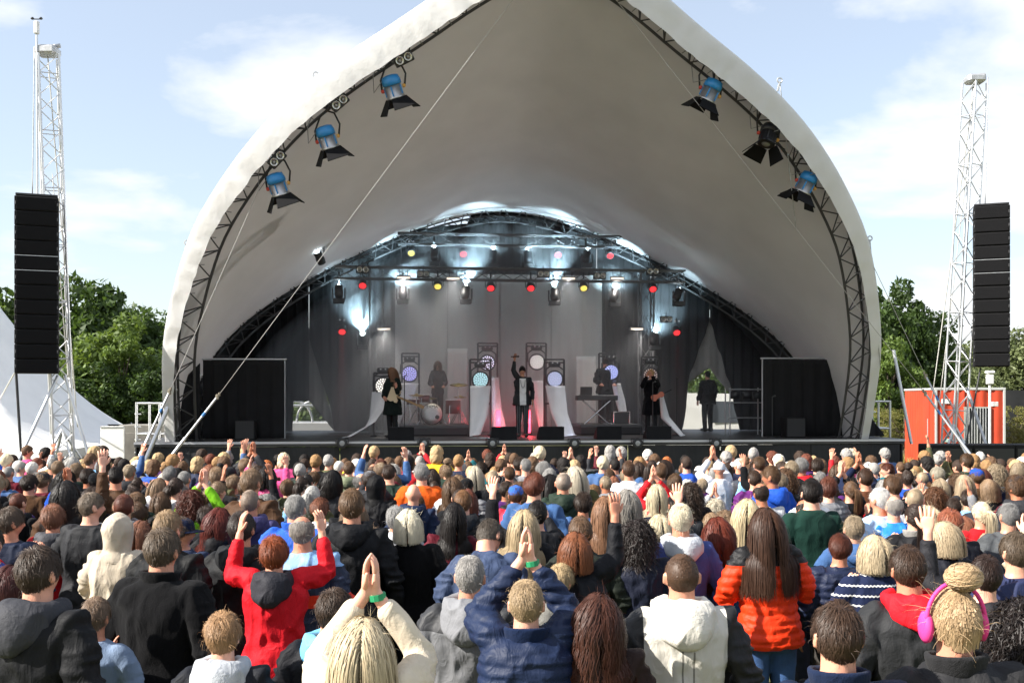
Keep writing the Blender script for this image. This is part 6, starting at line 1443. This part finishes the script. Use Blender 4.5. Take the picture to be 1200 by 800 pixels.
HEROES = [  # px, head top row, height, then the look
 (46, 645, 1.82, H(hair='short', hcol='#3a2e25', top='shell', tcol='#131417', hood='big', hoodcol='#35363b', pose='down', jit=-.2, girth=1.07, label='broad man with short dark hair in black jacket with slate grey hood')),
 (180, 622, 1.80, H(hair='short', hcol='#54473a', top='coat', tcol='#0f0f11', collar='#0f0f11', pose='down', jit=-.15, girth=1.1, label='man with greying brown hair in a long plain black coat')),
 (264, 722, 1.53, H(hair='tousled', hcol='#a87a44', top='shell', tcol='#1a1c22', hood='big', hoodcol='#a9adb3', pose='down', label='golden haired boy with pale grey hood over a dark jacket')),
 (99, 702, 1.48, H(hair='short', hcol='#7d6147', top='knit', tcol='#7687a0', pose='clap', label='small light brown haired child between two men in black')),
 (136, 606, 1.68, H(hair=None, hcol=None, hoodup='#b9ad9b', top='shell', tcol='#b9ad9b', pose='clap', label='person in beige jacket with the beige hood pulled up')),
 (66, 594, 1.66, H(hair='pixie', hcol='#8a5230', top='shell', tcol='#b3141b', hood='std', hoodcol='#47474b', pose='clap', label='ginger haired woman in red jacket with grey hood, clapping')),
 (101, 577, 1.80, H(hair='crop', hcol='#6d6053', top='shell', tcol='#26272a', pose='clap_turn', girth=1.05, label='man in charcoal jacket turning his cropped head beside the beige hood')),
 (13, 595, 1.74, H(hair='short', hcol='#4d4036', top='shell', tcol='#1a2236', pose='clap_turn', extra=(backpack('#b0141c'),), label='man in navy jacket carrying a bright red backpack')),
 (-2, 618, 1.68, H(hair='short', hcol='#3b322b', top='knit', tcol='#38488c', pose='down', label='person in plain violet blue sweater below the red backpack')),
 (8, 664, 1.60, H(hair='bob', hcol='#3a1612', top='coat', tcol='#1d1413', pose='down', label='dark red bobbed head beside the broad man in black')),
 (203, 599, 1.80, H(hair='short', hcol='#97774c', top='shell', tcol='#121315', pose='down', jit=-.2, label='sandy haired man in black jacket beside the navy cap')),
 (224, 606, 1.66, H(hair='short', hcol='#4d4036', cap='#161d33', top='knit', tcol='#26304a', pose='down_side', label='man in navy baseball cap looking sideways')),
 (257, 595, 1.66, H(hair='wavy', hcol='#511d15', top='shell', tcol='#151518', hood='std', pose='down', label='woman with wavy dark red hair in black hooded jacket')),
 (283, 602, 1.76, H(hair='short', hcol='#2d2622', top='shell', tcol='#1c1d1f', hood='std', pose='down', jit=-.1, girth=1.08, label='dark haired man in black hooded jacket with arms folded low')),
 (217, 576, 1.68, H(hair='curly', hcol='#4a2216', top='shell', tcol='#6fae1c', pose='over', label='curly haired woman in lime green jacket clapping overhead')),
 (161, 612, 1.56, H(hair='bob', hcol='#6a4432', top='shell', tcol='#de4692', pose='clap', label='woman in bright pink jacket behind the beige hood')),
 (326, 632, 1.64, H(hair='pixie', hcol='#7a3d20', top='shell', tcol='#c01522', hood='big', hoodcol='#2b2b31', pose='apart', bottom='#5d6f8c', label='auburn woman in red jacket with dark hood, both arms raised')),
 (378, 692, 1.60, H(hair='short', hcol='#3d2f25', top='shell', tcol='#14151a', hood='std', hoodcol='#6cb0da', pose='down_turn', label='dark haired boy with sky blue hood over black jacket')),
 (425, 727, 1.66, H(hair='long', hcol='#cdb587', top='shell', tcol='#cfc2ad', pose='over', extra=(FW,), label='woman with long straight blonde hair in cream jacket, hands joined overhead')),
 (362, 604, 1.74, H(hair='fringe_bald', hcol='#8f867c', top='shell', tcol='#18233c', topmat=Z_NAVYORANGE, pose='down', girth=1.06, label='balding man in navy jacket with orange band and light blue yoke')),
 (342, 580, 1.78, H(hair='crop', hcol='#8f8c88', top='shell', tcol='#2756b2', collar='#2756b2', pose='down', girth=1.05, label='grey haired man in royal blue jacket')),
 (415, 574, 1.88, H(hair='short', hcol='#5d4733', top='shell', tcol='#141518', hood='std', pose='down', girth=1.04, label='very tall brown haired man in black hooded jacket')),
 (488, 598, 1.71, H(hair='bob', hcol='#ddd0ac', top='coat', tcol='#0b0b0d', pose='down', label='woman with platinum bobbed hair in a long black coat')),
 (462, 595, 1.60, H(hair='pixie', hcol='#93918e', top='shell', tcol='#8d9095', hood='std', hoodcol='#c3c5c8', pose='clap', label='short grey haired woman in pale grey hooded top')),
 (572, 600, 1.80, H(hair='short', hcol='#4d453d', top='shell', tcol='#39455f', pose='bend', label='man in slate blue jacket bending his head down')),
 (540, 649, 1.70, H(hair='crop', hcol='#98938d', top='shell', tcol='#66676a', topmat=Z_TWOTONE, hood='big', hoodcol='#77787c', pose='down', label='grey haired man in two tone grey jacket with big hood')),
 (614, 682, 1.68, H(hair='crop', hcol='#a98a5c', top='puffer', tcol='#16233f', collar='#16233f', pose='over', extra=(FW,), girth=1.04, label='blond man in navy quilted jacket clapping above his head')),
 (662, 664, 1.50, H(hair='tousled', hcol='#b5965f', top='knit', tcol='#6b6a66', pose='down_turn', label='blond boy in grey top behind the raised navy sleeve')),
 (690, 699, 1.60, H(hair='wavy', hcol='#40241a', top='shell', tcol='#2b1f1c', pose='down', label='woman with long wavy brown hair falling over a brown jacket')),
 (800, 650, 1.74, H(hair='buzz', hcol='#4a3628', top='shell', tcol='#c2beb4', topmat=Z_GREYBLACK, hood='big', hoodcol='#cfcbc1', pose='down', girth=1.12, label='broad man with shaved head in pale grey jacket with black sleeves')),
 (906, 597, 1.78, H(hair='long', hcol='#3d281d', top='puffer', tcol='#d8360f', topmat=Z_ORANGE, pose='clap', bottom='#31507e', label='woman with long dark hair in bright orange puffer jacket')),
 (668, 626, 1.68, H(hair='bob', hcol='#6e4128', top='shell', tcol='#15161a', pose='raise', label='brown bobbed woman in black jacket with one arm raised high')),
 (748, 612, 1.68, H(hair='curly', hcol='#211917', top='shell', tcol='#1b1f2e', pose='down_turn', bottom='#4a6896', label='dark curly haired woman in navy jacket and jeans')),
 (690, 606, 1.72, H(hair='short', hcol='#5d4735', top='shell', tcol='#20251f', pose='down', label='brown haired man in dark olive jacket behind the bobbed woman')),
 (611, 598, 1.68, H(hair='long', hcol='#b99d6c', top='coat', tcol='#19191c', pose='raise', flip=True, label='woman with fair long hair in black coat lifting a hand')),
 (800, 590, 1.79, H(hair='crop', hcol='#e2d3ac', top='knit', tcol='#434f88', hood='std', hoodcol='#b9bcc2', pose='down', girth=1.05, label='white blond man in violet blue sweatshirt with grey hood')),
 (868, 585, 1.72, H(hair='long', hcol='#d3b982', top='coat', tcol='#37383b', pose='down', jit=-.3, label='woman with long blonde hair in charcoal coat beside the orange jacket')),
 (770, 603, 1.62, H(hair='long', hcol='#cbb88c', top='coat', tcol='#1c1c20', pose='down', label='woman with pale blonde long hair beside the violet blue sweatshirt')),
 (843, 606, 1.66, H(hair='wavy', hcol='#5d281a', top='knit', tcol='#33557e', pose='raise', flip=True, label='auburn woman in denim blue top lifting one arm')),
 (655, 554, 1.82, H(hair='buzz', hcol='#9d8874', top='shell', tcol='#243128', hood='std', pose='down', girth=1.06, label='shaven headed man in dark green hooded jacket')),
 (710, 583, 1.70, H(hair='long', hcol='#8d5d35', top='shell', tcol='#29292c', pose='down', label='woman with long chestnut hair in charcoal jacket')),
 (741, 575, 1.73, H(hair='wavy', hcol='#8d867b', top='shell', tcol='#37405c', pose='down', label='person with long wavy grey hair in dusty blue jacket')),
 (625, 588, 1.71, H(hair='short', hcol='#171210', top='shell', tcol='#131418', pose='phone', extra=(('p', phone_prop),), label='black haired man filming with a phone held up')),
 (738, 541, 1.82, H(hair='short', hcol='#4d3728', top='knit', tcol='#e4e4e8', pose='down', label='dark haired man in a plain white top')),
 (775, 568, 1.64, H(hair='long', hcol='#cbb88c', top='shell', tcol='#c01822', pose='over', label='blonde woman in red jacket with hands over her head')),
 (791, 578, 1.72, H(hair='short', hcol='#3b2a20', cap='#121316', top='shell', tcol='#1e2024', pose='down', label='man in black cap and black jacket beside the red sleeves')),
 (953, 562, 1.86, H(hair='short', hcol='#1c1613', top='knit', tcol='#143029', pose='down', girth=1.1, bottom='#1d2436', label='tall dark haired man in bottle green sweater')),
 (1024, 572, 1.76, H(hair='crop', hcol='#e3dfd8', top='shell', tcol='#a8c5e6', pose='down', jit=.5, girth=1.05, label='white haired man in pale blue jacket')),
 (1044, 580, 1.70, H(hair='fringe_bald', hcol='#a69d93', top='shell', tcol='#2a7ad0', pose='down', label='balding man in vivid blue jacket beside the pale blue one')),
 (1015, 549, 1.80, H(hair='short', hcol='#3f2c20', top='shell', tcol='#50301f', pose='down', label='man in chocolate brown jacket')),
 (1063, 590, 1.70, H(hair='ponytail', hcol='#2e211b', top='shell', tcol='#1b1b1e', collar='#8d8a86', pose='clap', label='dark ponytailed woman with grey scarf and black jacket')),
 (1084, 593, 1.65, H(hair='long', hcol='#c7ae80', top='shell', tcol='#212125', pose='down', label='straight blonde haired woman beside the ginger head')),
 (1124, 600, 1.66, H(hair='pixie', hcol='#a8501f', top='shell', tcol='#1a1b21', pose='down', label='woman with short bright ginger hair')),
 (1107, 614, 1.68, H(hair='bob', hcol='#bfa477', top='shell', tcol='#1b1d25', pose='down_turn', flip=True, extra=(('g', glasses),), label='blonde bobbed woman in spectacles turning her face')),
 (1030, 630, 1.64, H(hair='bob', hcol='#c2a97c', top='knit', tcol='#17203c', topmat=Z_STRIPE, pose='clap', girth=1.08, label='blonde woman in navy sweater with white stripes')),
 (1080, 642, 1.76, H(hair='short', hcol='#3d2d23', top='shell', tcol='#2a2b2d', hood='std', hoodcol='#cf1a26', pose='down', girth=1.04, label='dark haired man with scarlet hood over charcoal jacket')),
 (976, 709, 1.78, H(hair='short', hcol='#3d2d23', top='shell', tcol='#18233c', collar='#18233c', pose='down', label='dark brown haired man in navy collared jacket beside the striped sweater')),
 (1126, 692, 1.80, H(hair='bun', hcol='#b8935f', top='shell', tcol='#272729', collar='#272729', pose='down', girth=1.02, extra=(('e', earmuffs),), label='woman with big blonde bun wearing pink ear defenders')),
 (1143, 652, 1.66, H(hair='short', hcol='#2d201b', top='shell', tcol='#222226', pose='raise', flip=True, label='dark haired man raising a hand behind the blonde bun')),
 (1196, 706, 1.70, H(hair='curly', hcol='#1d1614', top='coat', tcol='#141416', pose='down', label='black curly haired person beside the pink ear defenders')),
 (1194, 624, 1.74, H(hair='short', hcol='#54473a', top='shell', tcol='#272e4c', pose='clap', label='brown haired man in navy jacket clapping beside the grey fleece')),
 (1143, 588, 1.66, H(hair='ponytail', hcol='#dfc898', top='knit', tcol='#b51a22', pose='down', label='blonde ponytailed woman in red sweater')),
 (1093, 572, 1.64, H(hair='curly', hcol='#5d3d28', top='coat', tcol='#5a504a', pose='down', label='brown curly haired woman in taupe coat')),
 (301, 573, 1.78, H(hair='buzz', hcol='#8a7460', top='knit', tcol='#413e66', hood='std', pose='down', girth=1.05, label='shaven headed man in muted purple hooded sweatshirt')),
 (482, 566, 1.72, H(hair=None, hcol=None, top='shell', tcol='#1d2942', hood='std', pose='down', label='completely bald man in navy hooded jacket')),
 (441, 560, 1.72, H(hair=None, hcol=None, hoodup='#0f0f11', top='shell', tcol='#131316', pose='down', label='person with black hood pulled up')),
 (549, 576, 1.72, H(hair='short', hcol='#6d4d32', top='shell', tcol='#1f2022', hood='std', hoodcol='#2a2b2d', pose='down', label='brown haired man in black rain jacket behind the slate blue one')),
 (602, 569, 1.68, H(hair='short', hcol='#4d3728', cap='#3562b6', top='shell', tcol='#c43446', pose='down', label='person in royal blue cap and coral red jacket')),
 (374, 585, 1.58, H(hair='pixie', hcol='#8d4e2b', top='knit', tcol='#e6e2de', pose='down', turn=R(165), label='laughing auburn woman turned round with her back to the stage')),
 (1176, 590, 1.70, H(hair='crop', hcol='#84827f', top='shell', tcol='#4a4d50', pose='clap', label='grey cropped man in grey fleece clapping')),
 (408, 541, 1.74, H(hair='short', hcol='#5a4330', top='shell', tcol='#6d745c', hood='std', pose='down', label='man in pale olive hooded jacket facing the drum riser')),
 (845, 541, 1.76, H(hair=None, hcol=None, cap='#c9cacc', top='knit', tcol='#c4c9d2', pose='over', label='man in white cap and pale sweatshirt clapping overhead')),
 (880, 552, 1.72, H(hair='short', hcol='#3d2d23', top='shell', tcol='#54205e', pose='down', label='man in deep purple jacket before the stage')),
]
for i, (px, top, h, k) in enumerate(HEROES):
    k = dict(k); X, Y = stand(px, top, h); jit = k.pop('jit', 0.0) + (i * 37 % 11 - 5) * .012; turn = k.pop('turn', 0)
    sk = ['#cf967c', '#c58a70', '#d6a088', '#bd7f64'][i % 4]; k.setdefault('bottom', ['#20242e', '#2c3e5e', '#17181b', '#33302c'][i % 4])
    person((X, Y, ground_z(Y)), h, face_to(X, Y, jit) + turn, k.pop('pose'), k.pop('hair'), k.pop('hcol'), k.pop('top'), k.pop('tcol'), skin=sk, lean=((i * 53 % 13 - 6) * .006, (i * 29 % 11 - 5) * .007), **k)
    PLACED.append((X, Y, h, px, top, .175 * FPX / Y, True))

TOPC = [('black', '#121316', 9), ('charcoal', '#2a2b2f', 5), ('navy', '#18213a', 5), ('dark green', '#1d2f26', 2), ('red', '#ac1620', 3), ('grey', '#75767a', 3), ('pale grey', '#adafb3', 2), ('white', '#dcdcdd', 2.4), ('denim blue', '#3c5a86', 2.5), ('royal blue', '#1d4aa8', 1.3),
        ('beige', '#b3a48c', 1.8), ('brown', '#46301f', 2), ('purple', '#47205a', 1), ('pink', '#cf4a80', .9), ('teal', '#17626a', .9), ('burgundy', '#561622', 1.5), ('olive', '#4b4c30', 1.4), ('orange', '#d45a1c', .4), ('yellow', '#d8b020', .4), ('sky blue', '#7fb0d8', 1.0)]
HAIRC = [('dark brown', '#33261e', 5), ('brown', '#59422f', 5), ('light brown', '#8a6a46', 3.5), ('blond', '#a88f6a', 3.2), ('platinum blond', '#c4b698', 1.1), ('grey', '#8d8a86', 3), ('white', '#c8c4bc', 1.0), ('black', '#171210', 2), ('auburn', '#5d3224', 1.1), ('ginger', '#a05a2e', .3)]
STY = [('short', 'short', 6), ('crop', 'cropped', 4), ('tousled', 'tousled', 2), ('buzz', 'shaven', 1.5), ('fringe_bald', 'thinning', 1.6), ('bob', 'bobbed', 4), ('long', 'long straight', 3.6), ('wavy', 'long wavy', 2.6), ('curly', 'curly', 2.2), ('pixie', 'layered', 3), ('ponytail', 'ponytailed', 2), ('bun', 'bunned', .6)]
POS = [('down', 'standing still', 5), ('down_turn', 'with head turned', 2.2), ('down_side', 'looking sideways', .9), ('clap', 'clapping at chest', 4.2), ('clap_turn', 'clapping with head turned', 1.4), ('over', 'clapping overhead', .6), ('apart', 'with both arms up', .4), ('raise', 'with one arm up', .8), ('phone', 'holding a phone up', .5)]
GK = [('shell', 'jacket', 6), ('coat', 'coat', 2), ('knit', 'sweater', 3), ('puffer', 'puffer jacket', 1.6)]
OKG = {'coat': ('down', 'clap', 'raise'), 'puffer': ('down', 'clap', 'over')}
def pick(r, L): w = np.array([q[-1] for q in L], float); return L[r.choice(len(L), p=w / w.sum())]
def zone_of(X, Y):
    z = 'near the marquee tower' if X < -6.2 else 'before the sunlit stage wing' if X < -3.6 else 'facing the drum kit' if X < -1.2 else 'facing the singer' if X < 1.2 else 'facing the keyboard' if X < 3.2 else 'before the dark stage wing' if X < 6.5 else 'near the orange cabin'
    return z
def fill():
    r = np.random.default_rng(21); cand = []; ys = 6.2
    P = [(a, b) for a, b, *_ in PLACED]; out = []
    for t in range(60000):
        Y = math.sqrt(r.uniform(6.9 ** 2, 20.6 ** 2)); hw = .5 * Y + .3; X = r.uniform(-hw, hw)
        if Y > 19.6 and r.random() < .5: continue
        md = .50 if Y < 12 else .47
        if any(abs(a - X) < md and (a - X) ** 2 + (b - Y) ** 2 < md * md for a, b in P): continue
        h = float(np.clip(r.normal(1.70, .09), 1.50, 1.92)); px = 600 + X * FPX / Y; top = HZ + (CAM_H - h - ground_z(Y)) * FPX / Y; w = .175 * FPX / Y
        bad = False
        for (hx, hy, hh, hpx, htop, hwid, hero) in PLACED:
            if Y < hy - .05 and abs(px - hpx) < (w * .62 + hwid * .62) * (1 if top < htop + hwid * 1.6 else 1.25) and top < htop + hwid * 2.6: bad = True; break
        if bad: continue
        P.append((X, Y)); out.append((X, Y, h, px, top))
        if len(out) > 420: break
    return out, r
FILL, rr_ = fill()
FILL.sort(key=lambda q: q[1])
def beyond_frame(r):
    """the audience goes on past both edges of the picture"""
    P = [(a, b) for a, b, *_ in FILL] + [(a, b) for a, b, *_ in PLACED]; out = []
    for t in range(6000):
        Y = r.uniform(7.5, 19.5); X = r.choice([-1, 1]) * (.48 * Y + .75 + r.uniform(0, 1.7))
        if any(abs(a - X) < .52 and (a - X) ** 2 + (b - Y) ** 2 < .27 for a, b in P): continue
        P.append((X, Y)); out.append((X, Y, float(np.clip(r.normal(1.70, .08), 1.52, 1.88)), 0, 0))
        if len(out) > 75: break
    return out
n_ind = 300 - len(HEROES) - 1
used = set(k['label'] for *_, k in HEROES)
def draw(r, X, Y, i):
    for _ in range(400):
        st_ = pick(r, STY); hc = pick(r, HAIRC); tc_ = pick(r, TOPC); ps = pick(r, POS); gk = pick(r, GK)
        base = ps[0].split('_')[0]
        if Y < 11 and tc_[0] in ('yellow', 'orange', 'pink', 'white', 'red'): continue
        if gk[0] in OKG and base not in OKG[gk[0]]: continue
        if st_[0] == 'fringe_bald' and hc[0] not in ('grey', 'white', 'brown', 'dark brown'): continue
        hood = gk[0] in ('shell', 'knit') and r.random() < .4; cap = r.random() < .06 and st_[0] in ('short', 'crop', 'buzz', 'tousled')
        capc = TOPC[r.integers(0, 11)] if cap else None
        lab = 'person with %s %s hair in %s %s%s %s, %s' % (st_[1], hc[0], tc_[0], 'hooded ' if hood else '', gk[1], ps[1], zone_of(X, Y))
        if cap: lab = 'person in %s cap and %s %s%s %s, %s' % (capc[0], tc_[0], 'hooded ' if hood else '', gk[1], ps[1], zone_of(X, Y))
        lab = ' '.join(lab.split()[:16])
        if lab in used: continue
        used.add(lab); return st_, hc, tc_, ps, gk, hood, capc, lab
    return None
for i, (X, Y, h, px, top) in enumerate(FILL[:n_ind]):
    g = draw(rr_, X, Y, i)
    if g is None: continue
    st_, hc, tc_, ps, gk, hood, capc, lab = g; woman = st_[0] in ('bob', 'long', 'wavy', 'pixie', 'ponytail', 'bun', 'curly')
    if woman: h = h * .965
    alt = {'short': 'short_b', 'bob': 'bob_b', 'long': 'long_b'}.get(st_[0], st_[0]) if rr_.random() < .5 else st_[0]
    hv = np.array(lin(hc[1])) * rr_.uniform(.75, 1.15); person((X, Y, ground_z(Y)), h, face_to(X, Y, rr_.normal(0, .16)), ps[0], alt, '#%02x%02x%02x' % tuple(int(round(255 * min(1, (12.92 * q if q < .0031 else 1.055 * q ** (1 / 2.4) - .055)))) for q in hv), gk[0], tc_[1], bottom=['#20242e', '#2c3e5e', '#17181b', '#33302c'][i % 4], girth=rr_.uniform(.90, .99) if woman else rr_.uniform(.97, 1.08),
           skin=['#cf967c', '#c58a70', '#d6a088', '#bd7f64', '#a86b4e'][rr_.integers(0, 5)], flip=bool(rr_.random() < .5), label=lab, group='people in the audience', hood='std' if hood else None, cap=capc[1] if capc else None,
           hscale=(rr_.uniform(.97, 1.06), rr_.uniform(.98, 1.05), rr_.uniform(.96, 1.05)), lean=(rr_.normal(0, .035), rr_.normal(0, .035)), extra=(('p', phone_prop),) if ps[0] == 'phone' else ())
# the rearmost rows, past the count that stays individual: one joined mass of simpler figures
def far_rows():
    lo = {}
    def low(me, ratio):
        if me.name not in lo:
            o = bpy.data.objects.new('t', me); col.objects.link(o); d = o.modifiers.new('d', 'DECIMATE'); d.ratio = ratio; ev = o.evaluated_get(bpy.context.evaluated_depsgraph_get()); m = bpy.data.meshes.new_from_object(ev); bpy.data.objects.remove(o)
            m.calc_loop_triangles(); V = np.empty(len(m.vertices) * 3, np.float32); m.vertices.foreach_get('co', V); F = np.empty(len(m.loop_triangles) * 3, np.int32); m.loop_triangles.foreach_get('vertices', F); lo[me.name] = (V.reshape(-1, 3), F.reshape(-1, 3))
        return lo[me.name]
    capm = []
    for k, (inf_, am) in enumerate(((.014, .010), (.03, .026), (.024, .020))):
        V, F, _ = cap_vf(inf_); D = V - HEADC; D /= np.linalg.norm(D, axis=1)[:, None]; V = V + D * (am * (ridge(V * [95, 95, 32], k) - .5))[:, None]
        if k == 1: V = np.concatenate([V, V * [1, .9, 1] + [0, -.02, -.07]]); F = np.concatenate([F, F + len(V) // 2])
        capm.append(mesh_np('far_hair_%d' % k, V, F))
    VV = []; FF = []; CC = []; b = 0
    for (X, Y, h, px, top) in FILL[n_ind:] + beyond_frame(np.random.default_rng(4)):
        ps = ['down', 'clap', 'over', 'raise', 'apart'][rr_.choice(5, p=[.54, .37, .03, .04, .02])]; s = h / 1.75; a = face_to(X, Y, rr_.normal(0, .2)); ca, sa = math.cos(a), math.sin(a)
        for me, ratio, c in ((body_mesh(ps), .16, ['#cf967c', '#c58a70', '#d6a088'][rr_.integers(0, 3)]), (garment_mesh('shell', ps), .09, pick(rr_, TOPC)[1]), (capm[rr_.integers(0, 3)], 1.0, pick(rr_, HAIRC)[1])):
            V, F = low(me, ratio); V = V * s; V = np.c_[V[:, 0] * ca - V[:, 1] * sa + X, V[:, 0] * sa + V[:, 1] * ca + Y, V[:, 2] + ground_z(Y)]; VV.append(V); FF.append(F + b); CC.append(np.c_[np.array(lin(c))[None] * (.72 + .56 * vnoise(V * [45, 45, 20], 2))[:, None], np.ones(len(V))]); b += len(V)
    if not VV: return
    m = mesh_np('far_crowd', np.concatenate(VV), np.concatenate(FF), [mat('far_crowd_cloth', rough=.75, attr='tint', spec=.3)], smooth=True); at_ = m.attributes.new('tint', 'FLOAT_COLOR', 'POINT'); at_.data.foreach_set('color', np.concatenate(CC).astype(np.float32).ravel())
    tag(link('far_crowd', m), 'densely packed people in the rows closest to the stage and at both crowd ends', 'crowd', kind='stuff')
far_rows()
print('FILL', len(FILL), 'ind', n_ind)
# ---------------------------------------------------------------- stage smoke: lies under the canopy skin, between the wings
def smoke():
    V = []; nu = len(AB); idx = list(range(4, nu - 4, 3)); F = []
    # rings across the stage at several depths, each an arch cut flat at the deck
    ys = [1.9, 3.0, 4.2, 5.3, 5.75]; n = len(idx)
    for y in ys:
        for i in idx:
            x, z = AB[i][0] * .90, max(min(AB[i][2] * .93, 7.2 - .0), DECK + .05)
            V.append((x, y, z))
    V = np.array(V)
    for r_ in range(len(ys) - 1):
        for i in range(n):
            j = (i + 1) % n; F.append((r_ * n + i, r_ * n + j, (r_ + 1) * n + j, (r_ + 1) * n + i))
    F.append(tuple(range(n - 1, -1, -1))); F.append(tuple(range((len(ys) - 1) * n, len(ys) * n)))
    m = bpy.data.materials.new('stage_smoke'); m.use_nodes = True; t = m.node_tree; t.nodes.clear(); o = t.nodes.new('ShaderNodeOutputMaterial'); v = t.nodes.new('ShaderNodeVolumePrincipled')
    v.inputs['Color'].default_value = (.86, .9, .95, 1); tcn = t.nodes.new('ShaderNodeTexCoord'); sp = t.nodes.new('ShaderNodeSeparateXYZ'); mr = t.nodes.new('ShaderNodeMapRange'); t.links.new(tcn.outputs['Object'], sp.inputs[0]); t.links.new(sp.outputs[0], mr.inputs[0])
    for k_, q_ in ((1, -3.0), (2, 3.6), (3, .17), (4, .04)): mr.inputs[k_].default_value = q_      # smoke thinned towards the far side so its drapes stay dark
    t.links.new(mr.outputs[0], v.inputs['Density']); v.inputs['Anisotropy'].default_value = 0.0; t.links.new(v.outputs[0], o.inputs['Volume'])
    import bmesh; me = mesh_np('stage_smoke', V, F, [m]); bm = bmesh.new(); bm.from_mesh(me); bmesh.ops.recalc_face_normals(bm, faces=bm.faces); bm.to_mesh(me); bm.free(); ob = link('stage_smoke', me); ob.location = W(0, 0, 0); ob.rotation_euler = (0, 0, SA); tag(ob, 'thin stage smoke hanging under the canopy around the lamps', 'smoke', kind='stuff')
smoke()
